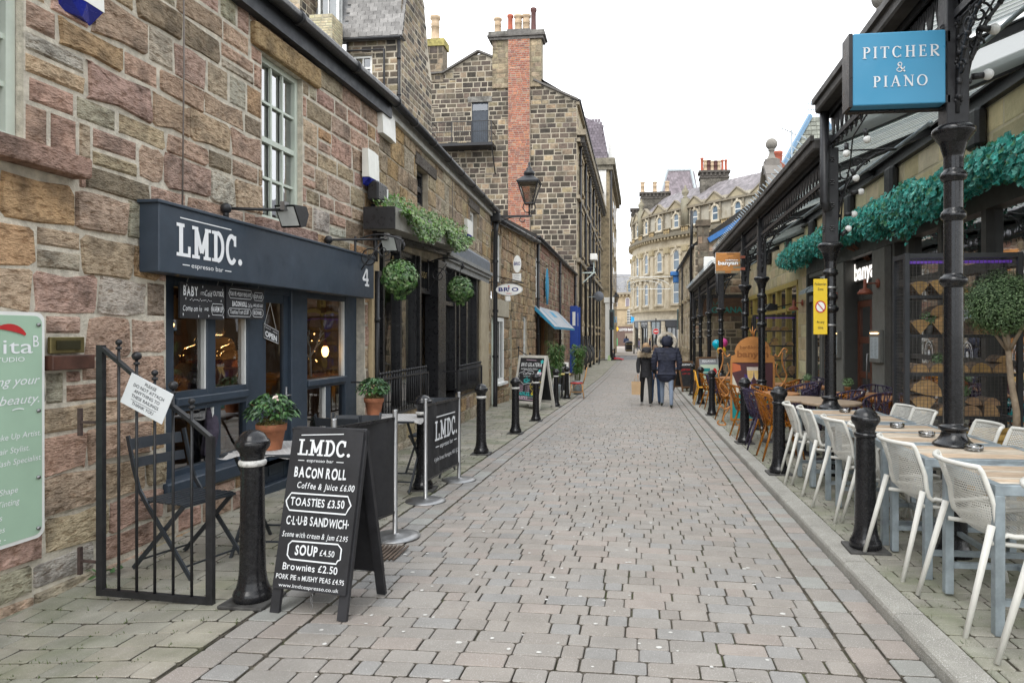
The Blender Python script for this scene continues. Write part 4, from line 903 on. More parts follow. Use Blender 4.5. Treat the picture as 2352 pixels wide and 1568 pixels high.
# blade signs of the gelato shop
def blade(name,label,Y,x0,x1,z0,z1,oval,col,fn,th=.03,grp=None):
    t=thing(name,label,'sign',((x0+x1)/2,Y,z0),group=grp); cx,cz,rx,rz_=(x0+x1)/2,(z0+z1)/2,(x1-x0)/2,(z1-z0)/2
    mb=MB(); mb.prism(arcp(cx,cz,rx,rz_,0,360,24)[:-1] if oval else [(x0,z0),(x1,z0),(x1,z1),(x0,z1)],Y,Y+th,'y'); mb.build('panel',col,t)
    B=Board((x0,Y,z0),(1,0,0),(0,0,1)); B.n=Vector((0,-1,0)); fn(t,B,x1-x0,z1-z0); return t
INKB=mat('deep_blue_print',(.02,.025,.17),.5); INKR=mat('red_script',(.5,.04,.04),.5)
def f(t,B,w,h):
    mb=MB(); text(mb,B,'BR O',w*.48,h*.36,h*.32,w*.74,bold=.03,sp=1.1); mb.add([B.p(w*.455,h*.68),B.p(w*.525,h*.68),B.p(w*.49,h*.36)],[(0,1,2)]); mb.build('lettering',INKB,t)
    mb=MB(); text(mb,B,'Gelati',w*.5,h*.13,h*.13,w*.2,shear=.3); disc(mb,B,w*.49,h*.78,h*.07); mb.build('red_lettering',INKR,t); mb=MB(); stroke(mb,B,arcp(w/2,h/2,w*.49,h*.48,0,360,30)[:-1],.006,closed=True); mb.build('rim',GALV,t)
blade('oval_sign','white oval BRIO gelato sign projecting from the wall','' and 0 or 15.75,-3.42,-2.78,2.34,2.62,True,WHITE,f)
def f(t,B,w,h):
    mb=MB(); text(mb,B,'BRIO',w*.5,h*.42,h*.2,w*.8,bold=.02); mb.build('lettering',INKB,t)
blade('tall_oval_sign','small upright white BRIO sign above the oval one','' and 0 or 16.9,-3.22,-3.02,2.98,3.42,True,WHITE,f)
blade('small_square_sign','small white square sign hung under the upright BRIO sign',16.95,-3.25,-3.03,2.78,2.97,False,WHITE,lambda t,B,w,h:[(lambda mb:(text(mb,B,'GELATERIA',w/2,h*.6,h*.1,w*.7),text(mb,B,'UPSTAIRS',w/2,h*.3,h*.1,w*.6),mb.build('lettering',INKB,t)))(MB())])
t=thing('sign_bracket','thin black scrolled bracket carrying the gelato signs','bracket',(-3.6,16.9,2.9)); mb=MB(sm=True); mb.tube([(-3.64,16.9,2.9),(-3.0,16.9,2.75)],.01,6); mb.tube([(-3.5+.1*(1-k/20)*math.cos(k*.5),16.9,2.78+.1*(1-k/20)*math.sin(k*.5)) for k in range(20)],.007,5); mb.tube([(-3.63,15.77,2.66),(-2.75,15.77,2.64)],.012,6); mb.build('bar',IRONM,t)
t=thing('wall_sensor','small white sensor box under the oval BRIO sign','sensor',(-3.2,15.77,2.2)); mb=MB(); mb.box(-3.2,-3.08,15.75,15.85,2.2,2.33,.02); mb.build('case',WHITE,t)
# pinkish building with the blue awning
F4=Fr(-3.6,22.8,-.006,1)
b4=thing('shop_building','reddish stone building with blue striped awning over its doorway','building',F4.w(6,0))
H4=[(.05,.95,2.7,4.15),(2.6,3.3,2.8,4.1),(5.6,6.1,2.9,4.3),(.1,5.0,-.8,2.1),(8.2,8.9,2.9,4.3),(8,9,.2,2.2),(11,11.7,2.9,4.3)]
PK2=[((.36,.22,.17),4),((.34,.25,.17),3),((.28,.2,.15),2),((.40,.30,.22),2)]
masonry(b4,F4,-.0,14.1,-.8,4.75,H4,(.22,.3),(.3,.5),PK2,STONE,MORTAR_D,jt=.02,proud=.03,rough=.014,n=4)
for a,b,c,d in H4[:3]+H4[4:]: sash(b4,F4,a,b,c,d,-.08,1,2,.09,.04,WHITE,GLASS_D,meet=1)
room(b4,F4,.1,5.0,-.7,2.1,-.2,-2.2,mat('brown_interior',(.12,.08,.05),.8,var=.3),'shop_interior')
for a,c in ((.3,(.25,.12,.05)),(2.6,(.2,.1,.04)),(3.6,(.3,.22,.12))):
    mb=MB(F4.T); mb.box(a,a+.1,-.15,-.05,-.6,2.1); mb.build('timber_post',mat('timber%.1f'%a,c,.7,var=.2),b4)
gutter(b4,F4,-.05,14.2,4.72,4.72,.15,.06); mb=MB(F4.T); mb.add([(0,.12,4.78),(14.2,.12,4.78),(14.2,-4,7),(0,-4,7)],[(0,1,2,3)]); mb.build('roof',_M['slate_sheet'],b4)
pipe(b4,F4,[(-.4+7.05,.1,4.6),(6.65,.1,-.5)],.05); pipe(b4,F4,[(13.9,.1,4.6),(13.9,.1,-.6)],.06)
t=thing('awning','grey sloping awning with blue surfboard prints over the doorway','awning',F4.w(2,2.0,.3))
AW=mat('awning_grey',(.33,.35,.37),.6,var=.1,sc=2); AWB=mat('awning_blue',(.03,.25,.42),.6,var=.08)
for i in range(3):
    a=-.2+i*2.3; b=a+2.28; mb=MB(F4.T); mb.add([(a,.02,2.42),(b,.02,2.42),(b,.72,1.70),(a,.72,1.70),(a,.0,2.39),(b,.0,2.39),(b,.7,1.67),(a,.7,1.67)],[(0,1,2,3),(4,5,6,7),(0,3,7,4),(1,2,6,5),(2,3,7,6)]); pnl=mb.build('awning_panel',AW,t)
    B=Board(F4.w(a,1.70,.722),F4.w(1,0)-F4.w(0,0),(F4.w(0,2.42,.02)-F4.w(0,1.70,.72)).normalized()); mb=MB(); disc(mb,B,1.1,.5,.15,.004,16,.42) if i!=1 else rect(mb,B,.5,1.7,.55,.85,.004); mb.build('print',AWB,t)
mb=MB(F4.T); mb.add([(-.21,.02,2.40),(-.21,.72,1.68),(-.21,.72,1.60),(-.21,.02,2.25)],[(0,1,2,3)]); mb.add([(-.2,.722,1.70),(6.7,.722,1.70),(6.7,.722,1.62),(-.2,.722,1.62)],[(0,1,2,3)]); mb.build('valance',AWB,t)
t=thing('surfboard','upright blue surfboard fixed to the wall above the awning','surfboard',F4.w(2.1,2.8,.1))
mb=MB(F4.T); mb.prism([(2.2+.5*math.sin(math.pi*k/12)*(1 if s_>0 else -1)*.62,2.55+1.32*(k/12)) for s_ in (1,-1) for k in (range(13) if s_>0 else range(11,0,-1))],.1,.15,'y'); mb.build('board',AWB,t)
for a,lab in ((11.7,'nearer tall blue banner board with pale light on its face'),(13.3,'further tall blue banner board beside the downpipe')):
    t=thing('banner_board',lab,'banner',F4.w(a,1,.3),group='tall blue banner boards by the tall building'); mb=MB(F4.T); mb.box(a,a+.06,.02,.42,-.5,2.9,.01); mb.build('panel',mat('royal_blue',(.02,.06,.30),.4),t); mb=MB(F4.T); mb.box(a-.012,a,.15,.3,1.9,2.6); mb.build('light_strip',WHITE,t)
# ================================================================ tall building with the brick flue
T0=Fr(-12.2,37,1,0)
tb=thing('tall_building','tall dark sooty stone building with brick flue and iron balcony','building',(-8,37,-.7))
zg=lambda s:interp([(0,15.9),(1.2,15.95),(1.3,16.0),(3.2,17.05),(4.0,16.7),(6.3,15.3),(6.4,15.3),(8.66,14.15),(9,14.15)],s)
HT=[(2.81,3.76,11.9,14.3)]
wt=masonry(tb,T0,0,8.66,4.0,17.2,HT,(.24,.33),(.32,.62),[((.15,.12,.095),5),((.105,.088,.072),5),((.25,.2,.14),2.5),((.38,.29,.19),1),((.07,.06,.05),4)],STONE_D,mat('pale_pointing',(.34,.30,.235),.9,var=.45,sc=.9),jt=.034,proud=.012,rough=.012,n=4,zmax=zg,nostone=[(4.9,6.1,4,18)])
mb=MB(T0.T)
for a,b in zip([(0,15.95),(1.2,16.0),(3.2,17.1),(4.0,16.75)],[(1.2,16.0),(3.2,17.1),(4.0,16.75)]): mb.bar((a[0],.02,a[1]),(b[0],.02,b[1]),.3,.1)
mb.bar((6.3,.02,15.38),(8.75,.02,14.2),.3,.1); mb.build('coping',mat('dark_coping',(.12,.11,.10),.8),tb)
st=MB(T0.T,c=(.3,.25,.17)); st.box(4.0,6.72,-.6,.1,15.0,17.6); st.c=(.14,.13,.12); st.box(3.85,6.85,-.75,.22,17.6,17.75); st.box(3.75,6.95,-.85,.3,17.75,17.85); st.c=(.2,.19,.17); st.box(3.8,6.9,-.8,.25,17.85,18.05)
ck=st.build('chimney_stack',STONE_D,tb)
ST2=[((.32,.26,.18),3),((.25,.2,.14),3),((.38,.30,.2),2)]
masonry(ck,T0.sub(0,.1),4.0,6.72,15.2,17.6,[(4.88,6.12,15,18)],(.22,.3),(.3,.55),ST2,STONE_D,_M['pale_pointing'],jt=.03,proud=.01,n=4,wallname='stack_face')if 0 else None
# brick flue, bricks one by one
BRK=mat('old_red_brick',attr=True,rough=.9,var=.2,sc=5,bump=.3,bsc=30,soot=.25,sootsc=1.2,sootc=(.10,.06,.05))
BP=[((.36,.13,.08),5),((.30,.11,.075),3),((.42,.17,.09),3),((.24,.10,.075),1.5),((.40,.22,.15),1)]
fl=MB(T0.T); fl.box(4.9,6.1,-.1,.2,4.5,18.02); fo=fl.build('brick_flue',mat('flue_mortar',(.33,.26,.21),.9,var=.2),tb)
L_=coursed(4.9,6.1,4.6,18.0,[],(.105,.11),(.26,.3)); L_.sort(key=lambda t:-(t[2])); rest=MB(T0.sub(0,.2).T)
for i,q in enumerate(L_):
    c=wpick(BP)
    if i<300: b=MB(T0.sub(0,.2).T,c=c); stone_mesh(b,*q,.018,.012,.004,4); b.build('brick',BRK,fo)
    else: rest.c=c; stone_mesh(rest,*q,.018,.012,.004,4)
rest.build('small_bricks',BRK,fo)['kind']='stuff'
mb=MB(T0.T,c=(.16,.15,.14)); mb.box(4.85,6.15,.18,.28,17.75,18.12); mb.build('flue_cap',STONE_D,tb)
POTC=mat('buff_chimney_pot',(.48,.36,.24),.85,var=.15); POTR=mat('red_chimney_pot',(.36,.10,.06),.85,var=.15); POTD=mat('dark_pot',(.10,.045,.04),.8)
def pot(parent,c,r,h,m,banded=True):
    mb=MB(sm=True); pr=[(r*.95,0),(r*1.05,.06),(r*.9,.1),(r*.8,h*.55)]+([(r*.9,h*.56),(r*.8,h*.62),(r*.9,h*.68),(r*.8,h*.74)] if banded else [])+[(r*.8,h*.85),(r*1.05,h*.9),(r*1.05,h),(r*.7,h)]; mb.lathe(pr,12,c); return mb.build('chimney_pot',m,parent)
for x,h,m,r in ((-7.95,.95,POTC,.22),(-7.25,1.1,POTR,.17),(-6.8,1.05,POTC,.24),(-6.35,1.05,POTC,.24),(-5.95,1.4,POTD,.17)): pot(ck,(x,37.2,18.0),r,h,m,m is POTC)
st=MB(T0.T,c=(.24,.2,.15)); st.box(0.02,1.2,-.8,.05,15.5,17.5); st.c=(.38,.33,.12); st.box(-.06,1.28,-.88,.12,17.5,17.9); ck2=st.build('chimney_stack',STONE_D,tb); pot(ck2,(-11.55,37.3,17.9),.28,1.4,POTC)
DK=[((.15,.12,.09),4),((.10,.085,.07),3),((.28,.22,.15),2)]
q=T0.sub(0,.05); mm=MB(q.T); L_=coursed(.02,1.2,15.6,17.5,[],(.24,.33),(.3,.5)); 
for t_ in L_: mm.c=wpick(DK); stone_mesh(mm,*t_,.045,.012,.012,4)
q=T0.sub(0,.1); mm.T=q.T; L_=coursed(4.0,6.72,15.0,17.6,[(4.88,6.12,0,30)],(.24,.33),(.3,.5))
for t_ in L_: mm.c=wpick(ST2); stone_mesh(mm,*t_,.03,.012,.012,4)
mm.build('small_stones',STONE_D,wt)['kind']='stuff'
# door to the balcony
mb=MB(T0.T); mb.box(2.81,3.76,-.16,-.08,11.9,14.3); mb.box(2.9,3.67,-.08,-.06,12.1,13.7); mb.build('door',mat('slate_door',(.045,.055,.07),.6,var=.15),tb); mb=MB(T0.T); mb.box(2.86,3.7,-.08,-.05,13.85,14.2); mb.build('transom_pane',GLASS,tb)
mb=MB(T0.T,c=(.22,.21,.19)); mb.box(2.6,3.95,-.05,.04,14.3,14.6); mb.build('lintel',STONE_D,tb)
t=thing('balcony','black iron balcony with thin railings high on the gable','balcony',(-9.6,36.3,11.7))
mb=MB(T0.T); mb.box(.8,4.2,.02,1.0,11.65,11.8); mb.build('platform',IRONM,t)
mb=MB(T0.T); mb.bar((.85,.97,12.95),(4.15,.97,12.95),.04); mb.bar((.85,.97,12.4),(4.15,.97,12.4),.03)
for s in (.85,1.95,3.05,4.15): mb.bar((s,.97,11.8),(s,.97,12.95),.04)
for s in (.85,4.15): mb.bar((s,.97,12.95),(s,.03,12.95),.04); mb.bar((s,.97,12.4),(s,.03,12.4),.03); mb.bar((s,.95,11.65),(s,.03,10.3),.06)
for i in range(28): mb.bar((.95+i*.115,.97,11.8),(.95+i*.115,.97,12.9),.012)
mb.build('railing',IRONM,t)
# long facade to the street
F5=Fr(-3.545,37,-.004,1)
H5=[]
for k in range(6):
    s=1.6+k*3.6; H5+=[(s,s+.62,9.6,11.4),(s+.86,s+1.48,9.6,11.4),(s,s+.62,6.0,8.4),(s+.86,s+1.48,6.0,8.4),(s,s+1.3,2.1,4.3),(s,s+1.4,-.3,1.4)]
TF=[((.46,.38,.26),4),((.38,.31,.21),3),((.28,.23,.17),2),((.52,.44,.31),2)]
masonry(tb,F5,0.02,24,-1,14.15,H5,(.3,.4),(.5,.9),TF,STONE_D,MORTAR_D,jt=.02,proud=.012,n=4,parts=150,wallname='street_front')
for (a,b,c,d) in H5:
    mb=MB(F5.T,c=(.36,.29,.19)); mb.box(a-.12,a-.002,-.02,.1,c-.1,d+.15); mb.box(b+.002,b+.12,-.02,.1,c-.1,d+.15); mb.box(a-.2,b+.2,-.02,.16,d+.02,d+.22); mb.box(a-.2,b+.2,-.02,.2,c-.16,c-.01); mb.build('window_surround',STONE_D,tb)
    sash(tb,F5,a,b,c,d,-.15,1,2,.08,.04,WHITE if d>5 else BLACKP,GLASS_D,meet=1)
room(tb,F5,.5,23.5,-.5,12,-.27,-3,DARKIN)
for z,o,h in ((12.3,.5,.3),(11.95,.2,.2),(8.85,.18,.2),(5.4,.2,.22),(13.95,.16,.16)):
    mb=MB(F5.T,c=(.27,.23,.17)); mb.box(-.05,24,-.02,o,z,z+h); mb.build('string_course',STONE_D,tb)
mb=MB(F5.T)
for i in range(30): mb.box(.2+i*.8,.4+i*.8,.01,.42,11.95,12.3)
mb.build('cornice_bracket',mat('soot_stone',(.07,.065,.06),.9),tb)['kind']='stuff'
for k,s in enumerate((1.1,4.9,8.4,8.8,12.2,15.9,19.5)): pipe(tb,F5,[(s,.12,13.9 if k%2 else 12.2),(s,.12,-.8)],.075,IRONM,collar=2.2)
mb=MB(F5.T); mb.add([(-.1,.1,14.15),(24,.1,14.15),(24,-4.5,16.5),(-.1,-4.5,17.0)],[(0,1,2,3)]); mb.build('roof',_M['slate_sheet'],tb)
gutter(tb,F5,0,24,14.15,14.15,.15,.09,rings=2)
t=thing('security_camera','white camera box on pale bracket high on the tall building','camera',F5.w(1.5,5.6,.6)); mb=MB(F5.T); mb.box(1.7,2.5,.6,1.0,5.7,6.05,.03); mb.build('housing',WHITE,t); mb=MB(F5.T); mb.bar((2.1,.02,5.0),(2.1,.9,5.0),.07); mb.bar((2.1,.02,4.3),(2.1,.8,5.0),.06); mb.bar((2.1,.8,5.0),(2.1,.8,5.7),.06); mb.build('bracket',mat('pale_bracket',(.5,.58,.55),.5),t)
t=thing('satellite_dish','small grey satellite dish on the tall building front','satellite dish',F5.w(8,3.3,.5)); mb=MB(sm=True); c=F5.w(7.5,3.95,.75); mb.lathe([(.02,-.06),(.2,-.03),(.33,.03),(.34,.045)],16,(0,0,0)); 
for i,v in enumerate(mb.v): mb.v[i]=(c.x+v[0],c.y+v[2],c.z+v[1])
mb.build('dish',mat('dish_grey',(.12,.13,.15),.5),t); mb=MB(F5.T); mb.bar((7.5,.02,3.9),(7.5,.75,3.95),.04); mb.build('arm',GALV,t)
# next tall building with the slate mansard
F6=Fr(-3.5,61.2,.0,1)
b6=thing('mansard_building','tall stone building with purple slate mansard at street end','building',(-5,62,-.7))
mb=MB(c=(.33,.27,.18)); mb.box(-9,-2.95,61.2,80,-.8,16.6); mb.build('wall',STONE_D,b6)
mb=MB(c=(.2,.18,.14)); mb.box(-4.2,-2.4,60.8,80,16.6,17.2); mb.box(-4.0,-2.6,61.0,80,16.2,16.6); mb.build('cornice',STONE_D,b6)
mb=MB(c=(.7,.68,.64)); mb.box(-3.9,-3.2,61.1,61.2,13,16.2); mb.build('painted_panel',STONE_C,b6)
rf=MB(c=(.15,.125,.145))
rf.add([(-5.6,61,16.6),(-3.1,61,17.2),(-3.5,61.3,20.2),(-5.4,61.3,21.2)],[(0,1,2,3)]); rf.add([(-3.1,61,17.2),(-3.1,80,17.2),(-3.5,80,20.2),(-3.5,61.3,20.2)],[(0,1,2,3)]); rf.build('roof',SLATE,b6)
FF=Fr(-5.6,61.0,1,0); sl=MB(FF.T)
for r in range(14):
    for i in range(9):
        a=.1+i*.28+(.14 if r%2 else 0); z=16.9+r*.28
        if a<2.3-.03*r and a>.1+.015*r: k=R.uniform(.75,1.3); sl.c=(.16*k,.135*k,.155*k); sl.box(a,a+.26,.02-r*.02,.05-r*.02,z,z+.26)
sl.build('slates',SLATE,b6)['kind']='stuff'
mb=MB(); mb.box(-3.1,-2.7,63,66,17.3,19.3,.05); mb.build('dormer',WHITE,b6)
for k in range(4):
    for z in (2.5,6,9.5,13): 
        mb=MB(c=(.4,.33,.23)); mb.box(-2.95,-2.85,63+k*4,64.6+k*4,z,z+2.3); mb.build('window_surround',STONE_D,b6); mb=MB(); mb.box(-2.86,-2.84,63.2+k*4,64.4+k*4,z+.15,z+2.1); mb.build('window',GLASS_D,b6)
mb=MB(); mb.box(-3.3,-2.6,61.1,61.9,-.8,4.6,.05); mb.box(-3.4,-2.5,61.0,62,4.3,4.8,.03); mb.build('white_pilaster',WHITE,b6)
mb=MB(sm=True); mb.tube([(-2.75,60.9,16),(-2.75,60.9,-.6)],.09,6); mb.build('downpipe',IRONM,b6)
# ================================================================ tall back building with slate mansard behind the shops
Y1=20.
b1=thing('back_building','sooty stone house with slate mansard and white sashes behind shops','building',(-8,Y1,0))
G=Fr(-14,Y1,1,0)
HB=[(5.21,5.82,9.2,9.95)]
DK1=[((.16,.13,.10),4),((.25,.2,.14),3),((.34,.27,.18),2),((.09,.08,.07),2)]
masonry(b1,G,5.0,6.75,6.0,10.4,HB,(.17,.22),(.25,.42),DK1,STONE_D,_M['pale_pointing'],jt=.03,proud=.01,n=4)
G2=Fr(-14,Y1-.9,1,0)
masonry(b1,G2,0,3.98,7.5,14.5,[],(.17,.24),(.28,.5),TF,STONE_D,MORTAR_D,jt=.02,proud=.012,n=4,parts=200)
masonry(b1,Fr(-10.02,Y1-.9,0,1),0,1.2,7.5,14.5,[],(.17,.24),(.28,.5),DK1,STONE_D,MORTAR_D,jt=.02,proud=.012,n=4,parts=40)
F7=Fr(-7.25,Y1,.0,1)
masonry(b1,F7,0,3.0,5.0,14.0,[],(.17,.22),(.25,.45),DK1,STONE_D,_M['pale_pointing'],jt=.022,proud=.01,n=4,zmax=lambda s:interp([(0,14),(2.3,12.4),(2.75,10.3),(3.1,10.2)],s))
sash(b1,G,5.22,5.81,9.21,9.94,-.05,2,2,.06,.03,WHITE,meet=1); sash(b1,G,4.2,4.86,10.95,12.6,.22,2,2,.07,.03,WHITE,meet=1)
room(b1,G,4.0,6.7,8.8,10.2,-.26,-1.5,mat('pale_blind',(.55,.56,.55),.8)); mb=MB(G.T); mb.quad((4.2,.05,10.9),(4.9,.05,10.9),(4.9,.05,12.6),(4.2,.05,12.6)); mb.build('blind',_M['pale_blind'],b1)
mb=MB(G.T,c=(.2,.2,.2)); mb.add([(3.9,.2,10.4),(6.85,.2,10.4),(6.85,-.9,14),(3.9,-.9,14)],[(0,1,2,3)]); mb.add([(3.9,.2,10.4),(6.85,.2,10.4),(6.85,-.1,10.35),(3.9,-.1,10.35)],[(0,1,2,3)]); ro=mb.build('roof',SLATE,b1)
for r in range(16):
    z=10.42+r*.145; o=.215-(z-10.4)*.3056
    for i in range(12):
        a=4.0+i*.25+(.125 if r%2 else 0)-.02
        if a<4.86 and z>10.8 and z<12.65: continue
        b=min(a+.24,6.84); k=R.uniform(.7,1.25); mb=MB(G.T,c=(.235*k,.225*k,.215*k)); dz=R.uniform(-.008,.008)
        mb.add([(a,o+.02,z+dz),(b,o+.02,z+dz),(b,o-.02,z+.16),(a,o-.02,z+.16),(a,o+.008,z+dz),(b,o+.008,z+dz)],[(0,1,2,3),(0,1,5,4)]); mb.build('slate',SLATE,ro)
mb=MB(G.T); mb.tube([(5.0,.22,10.36),(6.8,.22,10.36)],.05,8); mb.build('gutter',IRONM,b1); pipe(b1,G,[(6.72,.15,10.3),(6.72,.12,7.0)],.05); pipe(b1,G,[(5.1,.15,10.3),(5.1,.12,10.05),(6.25,.12,10.05),(6.25,.12,7.5)],.035,collar=0)
cs=MB(G.T,c=(.50,.45,.30)); cs.box(4.32,5.02,.3,1.0,8.5,10.78); ch_=cs.build('brick_stack',mat('pale_mortar2',(.35,.32,.24),.9),b1)
for Fq,w in ((Fr(-9.68,Y1-1.0,1,0),.70),(Fr(-8.98,Y1-1.0,0,1),.7)):
    for q in coursed(0,w,8.6,10.78,[],(.075,.078),(.2,.24)): mb=MB(Fq.T,c=wpick([((.52,.46,.30),3),((.46,.40,.26),2),((.40,.36,.25),1)])); stone_mesh(mb,*q,.014,.008,.003,4); mb.build('brick',BRK,ch_) if w==.70 else None
# ================================================================ market building on the right
FR=Fr(4.2,0,0,1,-1)
mk_=thing('market_building','cream stone market building with dark bar front behind iron canopies','building',(4.2,15,-.3))
CREAM=[((.66,.56,.36),4),((.62,.52,.33),3),((.68,.60,.42),2),((.56,.46,.28),1)]
HR=[(7.62,18.05,-.6,3.32),(19.1,28.3,-.6,2.92)]
masonry(mk_,FR,5.5,28.45,-.8,4.2,HR,(.28,.34),(.45,.8),CREAM,STONE_C,mat('cream_mortar',(.58,.50,.35),.9,var=.12),jt=.008,proud=.008,rough=.004,n=4,parts=300)
mb=MB(FR.T); mb.box(5.5,28.5,-.1,.09,4.205,4.24); mb.box(5.5,28.5,-.1,-.0,4.24,4.40); mb.box(5.5,28.5,-.1,.09,4.40,4.43); mb.build('valley_beam',IRONM,mk_)
for s in (9.0,11.9,14.2,17.2,20,23):
    mb=MB(FR.T); mb.box(s-.16,s+.16,.012,.16,3.72,4.2,.04); mb.build('beam_shoe',IRONM,mk_)
# dark bar front
DG=mat('dark_grey_panel',(.07,.07,.066),.5,var=.08,sc=4); LG=mat('mid_grey_panel',(.20,.20,.185),.5,var=.08,sc=4)
mb=MB(FR.T); mb.box(7.63,18.04,-.12,.03,2.95,3.30); mb.build('fascia_panel',DG,mk_)
for a,b,m in ((12.05,12.35,DG),(12.36,13.0,LG),(14.8,15.6,LG),(15.61,16.2,DG),(17.9,18.04,DG)):
    mb=MB(FR.T); mb.box(a,b,-.14,.04,-.5,2.94,.008); mb.build('front_panel',m,mk_)
mb=MB(FR.T); mb.box(13.0,13.06,-.25,.02,-.5,2.94); mb.box(14.74,14.8,-.25,.02,-.5,2.94); mb.box(13.0,14.8,-.31,-.25,2.12,2.94); mb.build('recess_lining',DG,mk_)
mb=MB(FR.T); mb.box(13.06,13.84,-.31,-.25,-.5,2.12); mb.build('recess_lining',LG,mk_)
REDW=mat('mahogany_door',(.13,.045,.025),.4,var=.2,sc=4,stretch=(8,8,1))
mb=MB(FR.T); 
for a,b in ((13.85,13.96),(14.6,14.73)): mb.box(a,b,-.29,-.23,-.3,2.11)
for c,d in ((-.3,-.05),(.55,.68),(1.25,1.38),(1.98,2.11)): mb.box(13.96,14.6,-.29,-.235,c,d)
dd=mb.build('door',REDW,mk_)
for c,d in ((-.05,.55),(.68,1.25),(1.38,1.98)): g=MB(FR.T); g.quad((13.95,-.26,c),(14.61,-.26,c),(14.61,-.26,d),(13.95,-.26,d)); g.build('pane',GLASS_D,dd)
mb=MB(FR.T,sm=True); mb.tube([(13.93,-.23,1.05),(13.93,-.17,1.05),(13.93,-.16,.75),(13.93,-.17,.3),(13.93,-.23,.3)],.016,8); mb.build('handle',STEEL,dd)
mb=MB(FR.T)
for s in (7.7,8.95,10.2,11.4,12.0): mb.box(s-.06,s+.06,-.16,.02,-.5,2.95)
mb.box(7.63,12.05,-.16,.0,2.2,2.32); mb.box(7.63,12.05,-.16,.0,-.5,.1); mb.box(7.63,12.05,-.15,-.01,1.05,1.12)
wf=mb.build('window_frame',DG,mk_)
for a,b in ((7.76,8.89),(9.01,10.14),(10.26,11.34),(11.46,11.94)):
    for c,d in ((.1,1.05),(1.12,2.2),(2.32,2.95)): g=MB(FR.T); g.quad((a,-.08,c),(b,-.08,c),(b,-.08,d),(a,-.08,d)); g.build('pane',GLASS_D,wf)
    B=Board(FR.w((a+b)/2,1.15,-.075),(0,-1,0),(0,0,1)); B.n=Vector((-1,0,0)); mb=MB()
    if b-a>.8: stroke(mb,B,arcp(0,0,.14,.17,0,360,24)[:-1],.02,closed=True); stroke(mb,B,arcp(0,0,.10,.125,0,360,24)[:-1],.01,closed=True); disc(mb,B,0,0,.05); mb.build('etched_roundel',CHALK,wf)
mb=MB(FR.T)
for a,b in ((16.22,16.98),(17.02,17.86)):
    mb.box(a,a+.09,-.12,-.06,-.4,2.25); mb.box(b-.09,b,-.12,-.06,-.4,2.25); mb.box(a+.09,b-.09,-.12,-.062,-.4,.15); mb.box(a+.09,b-.09,-.12,-.062,2.1,2.25)
mb.box(16.2,17.9,-.14,.0,2.25,2.4); mb.box(16.2,17.9,-.14,.0,2.85,2.95)
dd=mb.build('double_door',LG,mk_)
for a,b in ((16.31,16.89),(17.11,17.77)): g=MB(FR.T); g.quad((a,-.09,.15),(b,-.09,.15),(b,-.09,2.1),(a,-.09,2.1)); g.build('pane',GLASS_D,dd)
g=MB(FR.T); g.quad((16.2,-.09,2.4),(17.9,-.09,2.4),(17.9,-.09,2.85),(16.2,-.09,2.85)); g.build('pane',GLASS_D,dd)
room(mk_,FR,7.63,18.0,-.4,3.3,-.33,-3.5,DARKIN,'bar_interior')
mb=MB(FR.T)
for a in (8.3,9.6,10.9): mb.box(a-.05,a+.05,-2,-1.9,-.3,2.9); mb.box(a-.5,a+.5,-1.6,-1.0,.45,.5)
mb.build('inner_post',WOODM,mk_)
GLOW=mat('ceiling_light_glow',(1,.7,.35),.4,emit=(1,.6,.25),es=7)
for a in (8.4,9.2,10.4,11.2): mb=MB(FR.T); mb.box(a-.1,a+.1,-1.5,-1.3,2.72,2.75); mb.build('ceiling_light',GLOW,mk_)
# blue and yellow shop window at the far end
YEL=mat('cream_yellow_paint',(.55,.42,.13),.5,var=.08); CYA=mat('cyan_paint',(.02,.38,.52),.5,var=.08)
mb=MB(FR.T)
for s in (19.16,20.6,22.1,23.6,25.1,26.6,28.2): mb.box(s-.06,s+.06,-.14,.02,-.6,2.9)
mb.box(19.1,28.3,-.14,.03,2.78,2.92); mb.box(19.1,28.3,-.14,-.0,2.1,2.2); mb.box(19.1,28.3,-.14,.0,-.6,.2); yf=mb.build('shopfront',YEL,mk_)
for i,(a,b) in enumerate(((19.22,20.54),(20.66,22.04),(22.16,23.54),(23.66,25.04),(25.16,26.54),(26.66,28.14))):
    mb=MB(FR.T); w=b-a; mb.add([(a,-.1,.2),(a+w*.45,-.1,.2),(a+w*.7,-.1,1.2),(a+w*.3,-.1,2.1),(a,-.1,2.1)],[(0,1,2,3,4)]); mb.add([(a+w*.2,-.1,2.2),(b,-.1,2.2),(b,-.1,2.78),(a+w*.6,-.1,2.78)],[(0,1,2,3)]); mb.build('painted_panel',CYA,yf)
    g=MB(FR.T); g.quad((a,-.06,.2),(b,-.06,.2),(b,-.06,2.1),(a,-.06,2.1)); g.build('pane',GLASS_D,yf); g=MB(FR.T); g.quad((a,-.06,2.2),(b,-.06,2.2),(b,-.06,2.78),(a,-.06,2.78)); g.build('pane',GLASS_D,yf)
room(mk_,FR,19.12,28.2,-.5,2.9,-.15,-3,mat('ochre_interior',(.25,.2,.1),.8),'shop_interior')
